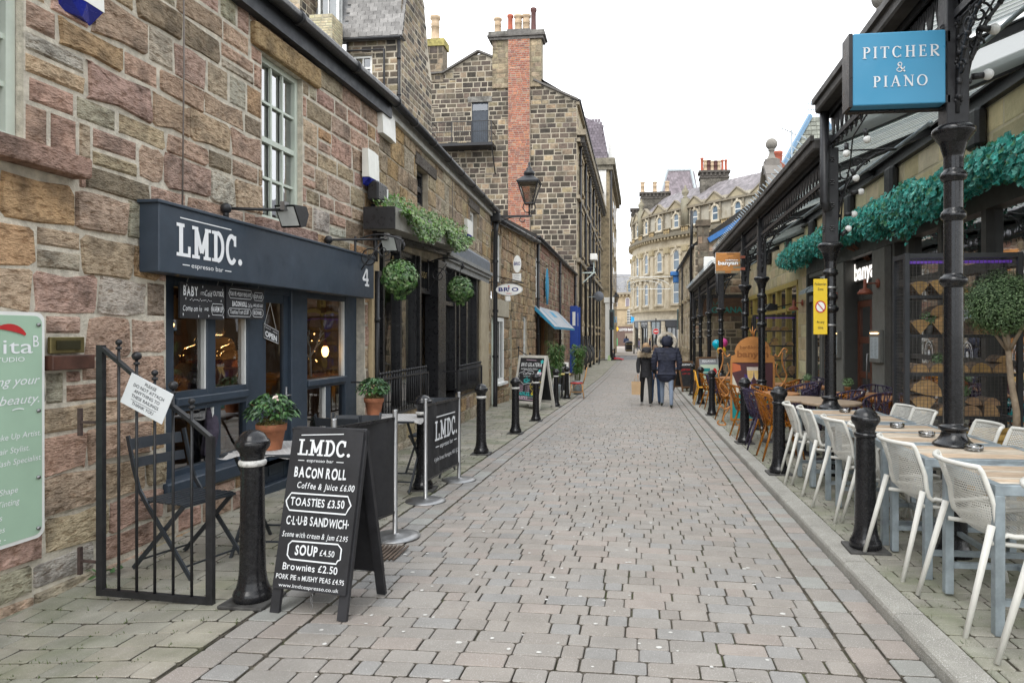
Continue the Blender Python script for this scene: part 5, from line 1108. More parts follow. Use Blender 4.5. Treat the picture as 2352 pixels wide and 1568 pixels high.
# stone gables with ball finials
def gable(yc,zt,hw,label):
    zb=4.45; x=4.55
    P=[(yc-hw,zb),(yc+hw,zb),(yc+hw*.1,zt-.1),(yc+.12,zt),(yc-.12,zt),(yc-hw*.1,zt-.1)]
    mb=MB(c=(.50,.42,.26)); mb.prism([(a,b) for a,b in P],x,x+.3,'x'); g=mb.build('gable',STONE_C,mk_)
    S=MB(Fr(x,0,0,1,-1).T)
    for q in coursed(yc-hw,yc+hw,zb,zt,[],(.28,.34),(.45,.8),zmax=lambda s:zb+(zt-zb)*max(0,1-abs(s-yc)/hw)):
        S.c=wpick(CREAM); stone_mesh(S,*q,.008,.006,.004,4)
    S.build('small_stones',STONE_C,g)['kind']='stuff'
    mb=MB(c=(.19,.175,.16))
    for s in (-1,1):
        a=Vector((x+.1,yc+s*hw*1.03,zb)); b=Vector((x+.1,yc+s*.1,zt+.05)); n=int((b-a).length/.75)+1
        for i in range(n): mb.bar(a.lerp(b,i/n+.004)[:],a.lerp(b,(i+1)/n-.004)[:],.62,.14,up=(0,1,0) if 0 else (0,0,1))
    mb.bar((x+.1,yc,zt-.25),(x+.1,yc,zt+.22),.5,.5); mb.build('coping',STONE_C,g)
    f=thing('ball_finial',label,'finial',(x+.1,yc,zt+.2),group='stone ball finials on the market gables')
    mb=MB(c=(.23,.215,.19),sm=True); mb.lathe([(.24,0),(.24,.05),(.15,.09),(.09,.24),(.08,.34),(.12,.36),(.12,.40),(.07,.43)],16,(x+.1,yc,zt+.22)); mb.build('pedestal',STONE_C,f)
    mb=MB(c=(.23,.215,.19),sm=True); mb.ball((x+.1,yc,zt+.82),.21,20,14); mb.build('ball',STONE_C,f)
gable(13.9,7.15,2.7,'nearer stone ball finial above the blue hanging sign'); gable(25.4,7.5,3.2,'farther stone ball finial on a gable down the street')
for y,z,lab in ((21.6,5.9,'small stone ball on the low parapet between the gables'),(28.3,5.6,'small stone ball at the far end of the parapet')):
    f=thing('ball_finial',lab,'finial',(4.4,y,z),group='small parapet balls'); mb=MB(c=(.23,.215,.19),sm=True); mb.lathe([(.12,-.6),(.12,-.3),(.07,-.25),(.07,-.18)],12,(4.4,y,z)); mb.build('pedestal',STONE_C,f); mb=MB(c=(.25,.23,.2),sm=True); mb.ball((4.4,y,z),.2,16,10); mb.build('ball',STONE_C,f)
# ================================================================ iron canopies
POLY=bpy.data.materials.new('ribbed_glazing'); POLY.use_nodes=True
t_=POLY.node_tree; t_.nodes.clear(); o_=nd(t_,'ShaderNodeOutputMaterial'); a_=nd(t_,'ShaderNodeBsdfDiffuse'); b_=nd(t_,'ShaderNodeBsdfTranslucent'); m_=nd(t_,'ShaderNodeMixShader'); q_=nd(t_,'ShaderNodeAttribute',attribute_name='Col')
g_=nd(t_,'ShaderNodeBsdfGlossy'); g_.inputs[1].default_value=.2; m2_=nd(t_,'ShaderNodeMixShader'); m2_.inputs[0].default_value=.1; m3_=nd(t_,'ShaderNodeMixShader'); m3_.inputs[0].default_value=.26; tr_=nd(t_,'ShaderNodeBsdfTransparent'); m_.inputs[0].default_value=.72
for n_ in (a_,b_): t_.links.new(q_.outputs[0],n_.inputs[0])
t_.links.new(a_.outputs[0],m_.inputs[1]); t_.links.new(b_.outputs[0],m_.inputs[2]); t_.links.new(m_.outputs[0],m2_.inputs[1]); t_.links.new(g_.outputs[0],m2_.inputs[2]); t_.links.new(m2_.outputs[0],m3_.inputs[1]); t_.links.new(tr_.outputs[0],m3_.inputs[2]); t_.links.new(m3_.outputs[0],o_.inputs[0])
GX=1.95; SL=.40
def column(parent,x,y,zc,ztop):
    g=gr(x,y); mb=MB(sm=True)
    mb.crisp([(.115,0),(.115,.03),(.095,.07),(.085,.12),(.076,.55),(.08,.70),(.126,.722),(.129,.735),(.122,.745),(.098,.765),(.082,.79),(.074,.815),(.074,.825),(.088,.83),(.093,.845),(.088,.86),(.062,.866),(.060,1.3),(.060,1.78),(.078,1.79),(.088,1.81),(.088,1.83),(.076,1.845),(.059,1.855),(.059,zc-g-.62),(.074,zc-g-.61),(.08,zc-g-.59),(.074,zc-g-.565),(.059,zc-g-.55),(.059,zc-g-.36),(.076,zc-g-.35),(.083,zc-g-.33),(.076,zc-g-.305),(.060,zc-g-.29),(.060,zc-g-.2),(.085,zc-g-.11),(.12,zc-g-.06),(.132,zc-g-.045),(.132,zc-g-.02),(.11,zc-g)],22,(x,y,g))
    mb.build('column',IRON,parent)
    mb=MB(); mb.box(x-.07,x+.07,y-.07,y+.07,zc-.02,ztop,.006); mb.build('square_post',IRONM,parent)
    mb=MB()
    z=zc+.15
    while z<ztop-.1:
        for i in range(6):
            a=i*math.pi/3; mb.ball((x+.018*math.cos(a),y-.073,z+.024*math.sin(a)),.011,5,4); mb.ball((x-.073,y+.018*math.cos(a),z+.024*math.sin(a)),.011,5,4)
        z+=.25
    o=mb.build('rosettes',IRONM,parent); o['kind']='stuff' if o else None
def spiral(c,ax,r0,r1,turn,n=16):
    ax=Vector(ax)
    return [(Vector(c)+ax*((r0+(r1-r0)*k/n)*math.cos(turn*k/n))+Vector((0,0,1))*((r0+(r1-r0)*k/n)*math.sin(turn*k/n)))[:] for k in range(n+1)]
def bracket(parent,x,y,z,dx,dy,L_=.55,H_=.75):
    mb=MB(sm=True); d=Vector((dx,dy,0)); p=Vector((x,y,z))+d*.07
    arc=[(p+d*(L_*(1-math.cos(a))) -Vector((0,0,1))*(H_*(1-math.sin(a))))[:] for a in [math.pi/2*k/9 for k in range(10)]]
    mb.tube(arc,.014,6); mb.tube([(p-Vector((0,0,H_)))[:],p[:],(p+d*L_)[:]],.013,6)
    for f,r in ((.18,.085),(.42,.06),(.6,.045)):
        c=p+d*(L_*f*.8)-Vector((0,0,1))*(H_*(.16+.15*(f<.2))); mb.tube(spiral(c,d,r,r*.25,7.5),.009,5)
    c=p+d*.07-Vector((0,0,H_*.55)); mb.tube(spiral(c,d,.055,.015,7),.009,5)
    for k in range(1,9): mb.ball(arc[k],.022,6,4)
    for k in range(5): q=p+d*.03-Vector((0,0,H_*(.2+.16*k))); mb.ball(q[:],.02,5,4)
    mb.build('bracket',IRONM,parent)
def canopy(name,label,y0,y1,zg,cols,zc,zw):
    t=thing(name,label,'canopy',(GX,(y0+y1)/2,gr(2,y0)),group='black iron canopies along the market front')
    mb=MB(); mb.box(GX-.08,GX+.05,y0,y1,zg,zg+.13,.02); mb.box(GX-.11,GX-.07,y0,y1,zg+.10,zg+.16); mb.build('gutter',mat('weathered_gutter',(.045,.042,.038),.5,var=.4,sc=3),t)
    mb=MB(); mb.box(GX+.05,GX+.12,y0,y1,zg-.05,zg+.16); mb.box(2.02,2.07,y0,y1,zg-.34,zg-.29); mb.box(2.02,2.07,y0,y1,zg-.05,zg); mb.build('edge_beam',IRONM,t)
    mb=MB(); y=y0+.1
    while y<y1-.05:
        for dx in (-.06,-.03,0,.03,.06): mb.bar((2.045,y,zg-.29),(2.045,y+dx*1.25,zg-.06),.014,.018)
        mb.bar((2.045,y-.05,zg-.06),(2.045,y,zg-.02),.012); mb.bar((2.045,y+.05,zg-.06),(2.045,y,zg-.02),.012)
        mb.ball((2.045,y,zg-.36),.022,5,4); mb.bar((2.045,y-.04,zg-.345),(2.045,y,zg-.40),.012); mb.bar((2.045,y+.04,zg-.345),(2.045,y,zg-.40),.012)
        y+=.155
    o=mb.build('frieze',IRONM,t); o['kind']='stuff'
    for y in cols:
        column(t,2.05,y,zc,zg)
        for dy in (-1,1):
            if y0-.01<=y+dy*.5<=y1+.01: bracket(t,2.045,y,zg-.36,0,dy,.42,.6)
        bracket(t,2.05,y,zg-.02,1,0,.62,.85)
    # rafters and ribbed glazing rising to the back
    X1=7.2; za=zg+.16; n=max(1,round((y1-y0)/3.0))
    for i in range(n+1):
        y=y0+(y1-y0)*i/n; y=min(max(y,y0+.06),y1-.06); mb=MB()
        for dz,w,h in ((-.01,.08,.02),(-.06,.022,.1),(-.115,.08,.02)): mb.bar((2.08,y,za+dz),(X1,y,za+dz+SL*(X1-2.08)),w,h)
        mb.build('rafter',IRONM,t)
    for i in range(n):
        a,b=y0+(y1-y0)*i/n+.05,y0+(y1-y0)*(i+1)/n-.05; mb=MB(); k=max(4,int((b-a)/.075)); prof=[]
        for j in range(k):
            ya=a+(b-a)*j/k; yb=a+(b-a)*(j+1)/k; mb.c=R.choice(((.40,.43,.40),(.46,.49,.46),(.33,.37,.36),(.28,.32,.32),(.44,.47,.42))); h=.03*(j%2)
            mb.add([(2.03,ya,za+.03+h),(2.03,yb,za+.03+h),(X1,yb,za+.03+h+SL*(X1-2.03)),(X1,ya,za+.03+h+SL*(X1-2.03))],[(0,1,2,3)])
            mb.c=(.3,.32,.31); mb.add([(2.03,ya,za+.03),(2.03,ya,za+.06),(X1,ya,za+.06+SL*(X1-2.03)),(X1,ya,za+.03+SL*(X1-2.03))],[(0,1,2,3)])
        mb.build('glazing_panel',POLY,t)
    mb=MB(); mb.box(X1-.1,X1+.15,y0,y1,zw-.6,za+SL*(X1-2)+.2); mb.box(4.32,4.5,y0,y1,4.43,4.5); mb.build('back_beam',IRONM,t)
    mb=MB(sm=True); mb.tube([(3.1,y0,za-.32+SL*1.05),(3.1,y1,za-.32+SL*1.05)],.022,6); mb.build('conduit',GALV,t)
    return t
cA=canopy('iron_canopy','nearest and highest black iron canopy carrying the blue sign',-1.0,7.72,3.82,(1.75,4.79),2.79,4.2)
mb=MB(c=(.40,.43,.40)); mb.add([(2.1,7.75,3.5),(7.2,7.75,5.6),(7.2,7.75,6.1),(2.1,7.75,4.02)],[(0,1,2,3)]); mb.build('end_panel',POLY,cA)
cB=canopy('iron_canopy','middle black iron canopy behind the wooden hanging sign',7.78,18.3,3.45,(7.77,12.1,14.02),2.42,4.2)
mb=MB(c=(.40,.43,.40)); mb.add([(2.1,18.33,3.25),(7.2,18.33,5.3),(7.2,18.33,5.7),(2.1,18.33,3.66)],[(0,1,2,3)]); mb.build('end_panel',POLY,cB)
cC=canopy('iron_canopy','farthest low black iron canopy before the dark stone gable',18.36,28.2,3.17,(18.24,21.4,24.6,27.5),2.12,4.0)
for c_,y in ((cA,7.66),(cB,18.25),(cC,28.1)):
    mb=MB(sm=True); z=3.9 if c_ is cA else 3.45; mb.tube([(1.96,y,z),(1.96,y,z-1.05 if c_ is cA else z-.9),(2.0,y,z-1.15 if c_ is cA else z-1.0)],.05,8); mb.build('downpipe',IRONM,c_)
# end frame with lattice across the far canopy
mb=MB()
for x in [2.1+.16*k for k in range(13)]:
    for dz in (-.06,0,.06): mb.bar((x,28.15,2.55),(x+dz,28.15,2.75),.014)
mb.box(2.05,4.2,28.12,28.18,2.5,2.54); mb.box(2.05,4.2,28.12,28.18,2.76,2.82); mb.box(2.05,4.2,28.1,28.2,2.85,3.05); mb.build('cross_frieze',IRONM,cC)['kind']='stuff'
# spikes on the gutters
mb=MB()
for i in range(90):
    y=8+i*.23; z=(3.45 if y<18.3 else 3.17)+.17; mb.bar((1.86,y,z),(1.80,y+.02,z+.06),.012)
mb.build('bird_spikes',GALV,cB)['kind']='stuff'
# festoon bulbs
BULB=mat('frosted_bulb',(.78,.78,.76),.25,var=.02)
gq=0
for (x,y,z,d,lab) in ((2.3,4.75,3.64,(1,-.2,.1),'frosted festoon bulb highest on the nearest column bracket'),(2.2,4.78,3.43,(1,0,-.1),'frosted festoon bulb beside the top of the blue sign'),(2.17,4.8,3.12,(1,0,.12),'frosted festoon bulb low on the nearest column by the glass roof'),
    (2.0,7.0,3.3,(0,0,-1),'frosted bulb hanging just under the right of the blue sign'),(2.05,6.6,3.32,(.2,0,-1),'frosted bulb hanging under the frieze nearer than its twin'),(2.12,7.25,3.1,(.5,0,-1),'frosted bulb in a pair on the second column'),(2.22,7.6,2.93,(1,0,.1),'frosted bulb sticking out from the second column bracket'),(2.18,7.7,2.72,(1,0,0),'frosted bulb halfway down the second column bracket'),(2.16,7.74,2.5,(.6,0,.6),'lowest frosted bulb on the second column')):
    t=thing('festoon_bulb',lab,'light bulb',(x,y,z),group='frosted festoon bulbs on the canopy columns'); d=Vector(d).normalized()*.5
    mb=MB(sm=True); mb.tube([(x,y,z),(x+d.x*.14,y+d.y*.14,z+d.z*.14)],.022,8); mb.build('holder',BLACKP,t); mb=MB(sm=True); mb.ball((x+d.x*.2,y+d.y*.2,z+d.z*.2),.036,12,8); mb.build('globe',BULB,t)
mb=MB(sm=True); mb.tube([(2.4,4.6,3.9),(2.3,4.72,3.64),(2.2,4.8,3.43),(2.2,4.8,3.3),(2.12,4.82,3.12),(2.16,4.84,2.95)],.008,5); mb.tube([(2.02,6.4,3.42),(2.06,7.0,3.36),(2.12,7.3,3.15),(2.16,7.7,2.9),(2.14,7.76,2.45)],.008,5)
tag(mb.build('festoon_cable',BLACKP),'black festoon cable looping down the canopy columns','cable')
# blue hanging sign
t=thing('hanging_sign','bright blue PITCHER & PIANO box sign on the iron canopy column','sign',(1.67,4.75,2.94))
mb=MB(); mb.box(1.385,1.965,4.70,4.80,2.925,3.40,.006); mb.build('sign_box',mat('sky_blue_sign',(.06,.26,.43),.35,var=.03,sc=2),t)
mb=MB(); mb.box(1.36,1.384,4.705,4.86,2.92,3.405); mb.box(1.384,2.0,4.802,4.86,2.915,2.95); mb.box(1.965,2.0,4.72,4.80,3.33,3.40); mb.box(1.965,2.0,4.72,4.80,2.93,2.98); mb.build('frame',BLACKP,t)
B=Board((1.385,4.70,2.925),(1,0,0),(0,0,1)); B.n=Vector((0,-1,0))
def serif(mb,B,x,y,h,ch,w,t=.16,s=.06):
    """roman capitals drawn as thick and thin strokes"""
    T=t*h; S=s*h; r=lambda a,b,c,d: rect(mb,B,x+a,x+b,y+c,y+d)
    sf=lambda cx,yy,k=.16: r(cx-k*h,cx+k*h,yy,yy+S*.8)
    if ch in 'PRHEITN' :
        if ch not in 'TN': r(.1*h,.1*h+T,0,h); sf(.1*h+T/2,0); sf(.1*h+T/2,h-S*.8)
    if ch=='P' or ch=='R': stroke(mb,B,[(x+.1*h,y+h-S/2)]+[(a,b) for a,b in arcp(x+w*.5,y+h*.74,w*.42,h*.26-S/2,90,-90,10)]+[(x+.1*h+T,y+h*.48+S/2)],[S]+[S+(T-S)*max(0,math.sin(math.pi*i/10))**1.0 for i in range(11)]+[S])
    if ch=='R': stroke(mb,B,[(x+w*.45,y+h*.48),(x+w*1.05,y)],T); sf(x*0+w*1.0,0,.1)
    if ch=='T': r(w/2-T/2,w/2+T/2,0,h); r(0,w,h-S,h); sf(w/2,0); r(0,S,h-.22*h,h); r(w-S,w,h-.22*h,h)
    if ch in 'CO':
        a0,a1=(48,312) if ch=='C' else (0,360); n=22
        stroke(mb,B,arcp(x+w/2,y+h/2,w/2-T/2,h/2-S/2,a0,a1,n),[S+(T-S)*abs(math.cos(math.radians(a0+(a1-a0)*i/n)))**1.3 for i in range(n+1)])
        if ch=='C': r(w*.84,w*.84+S,.72*h,.95*h); r(w*.84,w*.84+S,.05*h,.26*h)
    if ch=='H': r(w-.1*h-T,w-.1*h,0,h); sf(w-.1*h-T/2,0); sf(w-.1*h-T/2,h-S*.8); r(.1*h,w-.1*h,h*.5,h*.5+S)
    if ch=='E': r(.1*h,w,0,S); r(.1*h,w*.95,h-S,h); r(.1*h,w*.8,h*.5,h*.5+S); r(w-S,w,0,.24*h); r(w*.95-S,w*.95,.8*h,h); r(w*.8-S,w*.8,.4*h,.64*h)
    if ch=='A': stroke(mb,B,[(x+.08*h,y),(x+w/2,y+h)],S*1.3); stroke(mb,B,[(x+w/2-.02*h,y+h),(x+w-.12*h,y)],T); r(w*.25,w*.72,h*.32,h*.32+S); sf(.08*h,0,.13); sf(w-.12*h,0,.16)
    if ch=='N': r(.12*h,.12*h+S*1.2,0,h); r(w-.12*h,w-.12*h+S*1.2,0,h); stroke(mb,B,[(x+.1*h,y+h),(x+w-.08*h,y)],T); sf(.14*h,0,.14); sf(w-.1*h,h-S*.8,.14); sf(.1*h,h-S*.8,.12)
    if ch=='&':
        stroke(mb,B,[(x+w,y),(x+w*.2,y+h*.74)]+[(a,b) for a,b in arcp(x+w*.42,y+h*.78,w*.22,h*.2,180,0,8)]+[(x+w*.62,y+h*.68),(x+w*.1,y+h*.32)]+[(a,b) for a,b in arcp(x+w*.38,y+h*.24,w*.34,h*.23,170,300,8)]+[(x+w*.8,y+h*.2),(x+w*.98,y+h*.52)],[T]*3+[S*1.4]*17+[S*1.6]*4)
WD={'P':.62,'I':.36,'T':.72,'C':.80,'H':.86,'E':.64,'R':.72,'A':.82,'N':.84,'O':.92,'&':.85}
def serif_line(mb,B,s,cx,y,h,tr):
    W_=sum(WD[c]*h+tr for c in s)-tr; x=cx-W_/2
    for c in s: serif(mb,B,x,y,h,c,WD[c]*h); x+=WD[c]*h+tr
mb=MB(); serif_line(mb,B,'PITCHER',.295,.305,.075,.020); serif_line(mb,B,'&',.298,.212,.062,.02); serif_line(mb,B,'PIANO',.295,.115,.072,.021)
mb.build('lettering',mat('silver_lettering',(.66,.68,.70),.4,metal=.2,var=.03),t)
# wooden hanging sign
WPL=mat('patched_wood_sign',attr=True,rough=.5,var=.25,sc=3,stretch=(2,1,20))
def wood_board(mb_parent,x0,x1,y,z0,z1,th,rows,nm='plank'):
    h=(z1-z0)/rows
    for r in range(rows):
        x=x0
        while x<x1-.01:
            l=min(R.uniform(.12,.3),x1-x); l=x1-x if x1-x-l<.05 else l
            k=R.uniform(.65,1.2); mb=MB(c=(.42*k,.18*k,.045*k) if R.random()<.85 else (.3*k,.24*k,.15*k)); mb.box(x+.001,x+l-.001,y-th-R.uniform(0,.002),y,z0+r*h+.001,z0+(r+1)*h-.001); mb.build(nm,WPL,mb_parent); x+=l
t=thing('hanging_sign','square wooden patchwork sign reading bar&kitchen banyan','sign',(1.68,13.8,2.64))
mb=MB(); mb.box(1.445,1.93,13.80,13.86,2.635,3.05); mb.build('back_panel',mat('pale_edge',(.5,.5,.48),.5),t); wood_board(t,1.45,1.925,13.80,2.64,3.045,.012,9)
mb=MB(); mb.box(1.93,2.02,13.8,13.85,2.70,2.75); mb.box(1.93,2.02,13.8,13.85,2.93,2.98); mb.build('bracket',mat('red_oxide',(.30,.09,.05),.6),t)
B=Board((1.45,13.785,2.64),(1,0,0),(0,0,1)); B.n=Vector((0,-1,0)); mb=MB(); text(mb,B,'banyan',.045,.165,.075,.385,al='l',bold=.035); text(mb,B,'bar&kitchen',.43,.245,.025,.24,al='r',bold=.03); mb.build('lettering',CHALK,t)
# lit letters and swan lamps on the bar front
t=thing('lit_letters','white lit banyan letters in the dark recessed bar doorway','sign',FR.w(14.0,2.5,-.2))
B=Board(FR.w(14.78,2.40,-.17),(0,-1,0),(0,0,1)); B.n=Vector((-1,0,0)); mb=MB(); text(mb,B,'banyan',.03,.14,.33,1.5,al='l',bold=.03); mb.build('letters',mat('lit_white',(1,1,1),.4,emit=(1,.95,.88),es=.75),t)
mb=MB(); text(mb,B,'bar&kitchen',.55,.57,.13,.9,al='l',bold=.03); mb.build('copper_letters',mat('copper_red',(.3,.09,.05),.5),t)
mb=MB(); mb.box(4.38,4.42,13.2,14.7,2.5,2.84); mb.build('backing',DG,t)
OX=mat('oxide_lamp',(.33,.10,.06),.45,var=.12)
for y,lab in ((12.65,'rust red dome wall lamp above the nearer menu case'),(15.25,'rust red dome wall lamp above the farther menu case'),(18.4,'small rust red dome lamp above the double doors')):
    t=thing('wall_lamp',lab,'wall lamp',(4.16,y,2.2),group='rust red dome lamps on the bar front'); z=2.27 if y<13 else 2.2
    mb=MB(sm=True); mb.lathe([(.13,0),(.125,.03),(.09,.08),(.04,.1),(.03,.11),(.03,.25),(.02,.26)],14,(3.93,y,z-.13)); mb.build('shade',OX,t); mb=MB(sm=True); mb.tube([(3.93,y,z+.06),(4.14,y,z+.06)],.012,6); mb.tube([(4.13,y,z+.06),(4.16,y,z+.06)],.08,12); mb.build('arm',OX,t)
for y,lab in ((12.66,'grey framed menu case beside the red door, nearer one'),(15.22,'grey framed menu case beyond the red door')):
    t=thing('menu_case',lab,'menu case',(4.12,y,.95),group='lit menu cases on the bar front'); mb=MB(FR.T); mb.box(y-.28,y+.28,.041,.11,.93,1.5,.008); mb.build('frame',LG,t); mb=MB(FR.T); mb.box(y-.21,y+.21,.11,.113,1.0,1.38); mb.build('menu_sheet',mat('menu_paper',(.55,.62,.66),.5,var=.05),t); mb=MB(FR.T); mb.box(y-.2,y+.2,.111,.118,1.44,1.455); mb.build('strip_light',GLOW,t)
    B=Board(FR.w(y+.21,1.0,.113),(0,-1,0),(0,0,1)); B.n=Vector((-1,0,0)); mb=MB()
    for r in range(14): 
        for c0,c1 in ((.03,.19),(.23,.39)): rect(mb,B,c0,c1-R.uniform(0,.07),.03+r*.024,.036+r*.024,.001)
    mb.build('print_lines',mat('grey_print',(.2,.24,.27),.6),t)
for i,(y,lab) in enumerate(((15.9,'patio heater tilted under the fascia, nearer of the two'),(16.7,'patio heater tilted under the fascia above the double doors'))):
    t=thing('patio_heater',lab,'heater',(3.9,y,2.45),group='patio heaters above the bar doors'); mb=MB(); mb.add([(3.75,y-.3,2.38),(3.75,y+.3,2.38),(3.97,y+.3,2.5),(3.97,y-.3,2.5),(3.78,y-.3,2.46),(3.78,y+.3,2.46),(3.97,y+.3,2.58),(3.97,y-.3,2.58)],[(0,1,2,3),(4,5,6,7),(0,1,5,4),(1,2,6,5),(2,3,7,6),(3,0,4,7)]); mb.build('hood',GALV,t); mb=MB(); mb.bar((3.95,y,2.54),(4.2,y,2.6),.03); mb.build('arm',IRONM,t)
for i,y in enumerate((20.0,20.6)):
    t=thing('floodlight','black floodlight over the farther log rack, '+('nearer' if not i else 'farther')+' of two','floodlight',(3.7,y,2.25),group='floodlights over the farther log rack'); mb=MB(); mb.add([(3.45,y-.2,2.12),(3.45,y+.2,2.12),(3.8,y+.2,2.12),(3.8,y-.2,2.12),(3.6,y-.15,2.32),(3.6,y+.15,2.32),(3.8,y+.15,2.28),(3.8,y-.15,2.28)],[(0,1,2,3),(4,5,6,7),(0,1,5,4),(1,2,6,5),(2,3,7,6),(3,0,4,7)]); mb.build('housing',BLACKP,t); mb=MB(); mb.bar((3.78,y,2.2),(4.2,y,2.3),.03); mb.build('arm',BLACKP,t)
# yellow pedestrian notice on the second column
t=thing('pedestrian_sign','yellow Pedestrian Zone plate strapped to the second canopy column','sign',(1.93,7.7,1.4))
mb=MB(); mb.box(1.845,1.99,7.66,7.67,1.42,2.02,.003); mb.build('plate',mat('sign_yellow',(.72,.50,.02),.45,var=.04),t)
B=Board((1.845,7.66,1.42),(1,0,0),(0,0,1)); B.n=Vector((0,-1,0)); KB=mat('print_black2',(.02,.02,.02),.6)
mb=MB(); text(mb,B,'Pedestrian',.0725,.53,.03,.12); text(mb,B,'Zone',.0725,.475,.03,.06); text(mb,B,'At any',.0725,.12,.032,.08); text(mb,B,'time',.0725,.06,.032,.055); mb.build('lettering',KB,t)
mb=MB(); stroke(mb,B,arcp(.0725,.30,.05,.06,0,360,20)[:-1],.012,closed=True); stroke(mb,B,[(.04,.34),(.105,.26)],.01); mb.build('red_ring',mat('sign_red',(.5,.03,.03),.5),t); mb=MB(); disc(mb,B,.0725,.30,.045,.0015,16,.055); mb.build('white_disc',WHITE,t)
mb=MB(sm=True)
for z in (1.52,1.93): mb.lathe([(.069,-.012),(.069,.012)],14,(2.05,7.77,z)); mb.box(1.9,2.0,7.67,7.72,z-.012,z+.012)
mb.build('strap',STEEL,t)
# teal ivy garland along the bar fascia
t=thing('ivy_garland','long teal artificial ivy garland draped along the bar fascia','garland',(3.95,13,3.4)); mb=MB()
for i in range(11500):
    u=R.random(); y=6.9+12.7*u; hang=.05+.5*max(0,noise.noise(Vector((y*1.7,0,3))))*2
    zc_=interp([(6.9,3.2),(8,3.32),(8.6,3.36),(9.5,3.30),(11,3.38),(14,3.46),(17,3.52),(19.6,3.45)],y); r=.225+.15*noise.noise(Vector((y*.9,5,0)))+.06*noise.noise(Vector((y*4,1,0)))
    if y>18.4: r*=1.25
    a=R.uniform(0,6.28); q=math.sqrt(R.uniform(.3,1))*(1 if R.random()<.93 else 1.25); dz=math.sin(a)*r*q; 
    if dz<0: dz*=1+hang*1.6
    leaf(mb,(3.93+math.cos(a)*.26*q,y,zc_+dz),(-1+math.cos(a)*.5,R.uniform(-.8,.2),R.uniform(-.2,.9)),R.uniform(.05,.105),LEAF5,TEAL)
tag(mb.build('foliage',IVY,t),kind='stuff')
mb=MB(sm=True)
for k in range(9): mb.tube([(4.05,13.9+R.uniform(-.3,.3),3.15),(4.4,14.1+R.uniform(-.2,.2),2.95),(4.65,14.0+R.uniform(-.2,.2),2.75+R.uniform(-.1,.1))],.012,5)
mb.build('vine_stem',mat('vine_brown',(.16,.07,.04),.7),t)
# ================================================================ dark stone gable beyond the canopies
F8=Fr(2.15,28.6,1,0)
b8=thing('gable_house','dark sooty stone gable with blue bargeboard beyond the far canopy','building',(4,28.6,-.7))
zg8=lambda s:interp([(0,5.1),(.5,5.2),(4.6,7.7),(6,8.5)],s)
D8=[((.13,.11,.085),4),((.20,.17,.13),3),((.29,.23,.16),3),((.33,.22,.16),1)]
masonry(b8,F8,0,6,-1,8.5,[],(.26,.32),(.35,.6),D8,STONE_D,mat('sandy_mortar',(.36,.30,.22),.9,var=.2),jt=.04,proud=.015,n=4,parts=250,zmax=zg8)
mb=MB(F8.T); mb.bar((.55,.1,5.3),(4.7,.1,7.8),.2,.2); mb.build('bargeboard',mat('blue_bargeboard',(.03,.14,.38),.5,var=.15),b8)
mb=MB(F8.T,c=(.15,.12,.09)); mb.box(.12,.58,-.4,.05,4.0,5.9); mb.box(.06,.64,-.46,.11,5.9,6.15); mb.build('pier',STONE_D,b8)
mb=MB(F8.T)
for q in coursed(.12,.58,4.0,5.9,[],(.26,.32),(.25,.4)): mb.T=F8.sub(0,.05).T; mb.c=wpick(D8); stone_mesh(mb,*q,.035,.012,.01,4)
mb.build('small_stones',STONE_D,b8)['kind']='stuff'
F9=Fr(2.15,28.6,-.006,1,-1)
H9=[(2.5+k*2.1,3.3+k*2.1,.8,2.3) for k in range(4)]+[(2.5+k*2.1,3.3+k*2.1,3.2,4.5) for k in range(4)]
masonry(b8,F9,0,11,-1,5.1,H9,(.22,.3),(.35,.55),TF,STONE_D,MORTAR_D,jt=.02,proud=.015,n=4,parts=200,wallname='street_front')
for a,b,c,d in H9: sash(b8,F9,a,b,c,d,-.12,1,2,.08,.04,mat('dull_frame',(.2,.17,.13),.7),GLASS_D,meet=1); mb=MB(F9.T,c=(.3,.25,.17)); mb.box(a-.1,b+.1,-.02,.1,c-.18,c-.01); mb.build('sill',STONE_D,b8)
room(b8,F9,.2,10.8,-.5,5,-.26,-2,DARKIN)
gutter(b8,F9,0,11,5.1,5.1,.1,.06,rings=1.5); pipe(b8,F9,[(.3,.1,6.6),(.3,.1,5.4),(.6,.1,5.1),(.6,.1,-.7)],.06,collar=0); pipe(b8,F9,[(6.8,.08,4.9),(6.8,.08,1.5)],.04)
mb=MB(); mb.add([(2.05,28.6,5.15),(2.05,39.6,5.15),(6.5,39.6,8.3),(6.5,28.6,8.3)],[(0,1,2,3)]); mb.build('roof',_M['slate_sheet'],b8)
t=thing('blue_hopper','blue painted rainwater hopper jutting beyond the far dark wall','hopper',(1.9,40,4.8)); mb=MB(); mb.box(1.62,2.4,39.7,40.3,4.85,5.08,.02); mb.box(1.78,2.35,39.8,40.2,4.45,4.85,.02); mb.build('head',_M['blue_bargeboard'],t)
t=thing('air_conditioner','white air conditioner fan unit on the dark gable wall','air conditioner',(2.75,28.4,3.7)); mb=MB(); mb.box(2.5,3.4,28.2,28.55,3.75,4.6,.02); mb.build('case',WHITE,t)
mb=MB(); B=Board((2.5,28.2,3.75),(1,0,0),(0,0,1)); B.n=Vector((0,-1,0))
for r in (.1,.17,.24,.31): stroke(mb,B,arcp(.45,.4,r,r,0,360,20)[:-1],.02,closed=True)
mb.build('fan_grille',mat('grille_grey',(.3,.3,.3),.5),t)
t=thing('restaurant_board','dark timber sign with teal LAS IGUANAS letters under the far canopy','sign',(3.3,27.0,2.3))
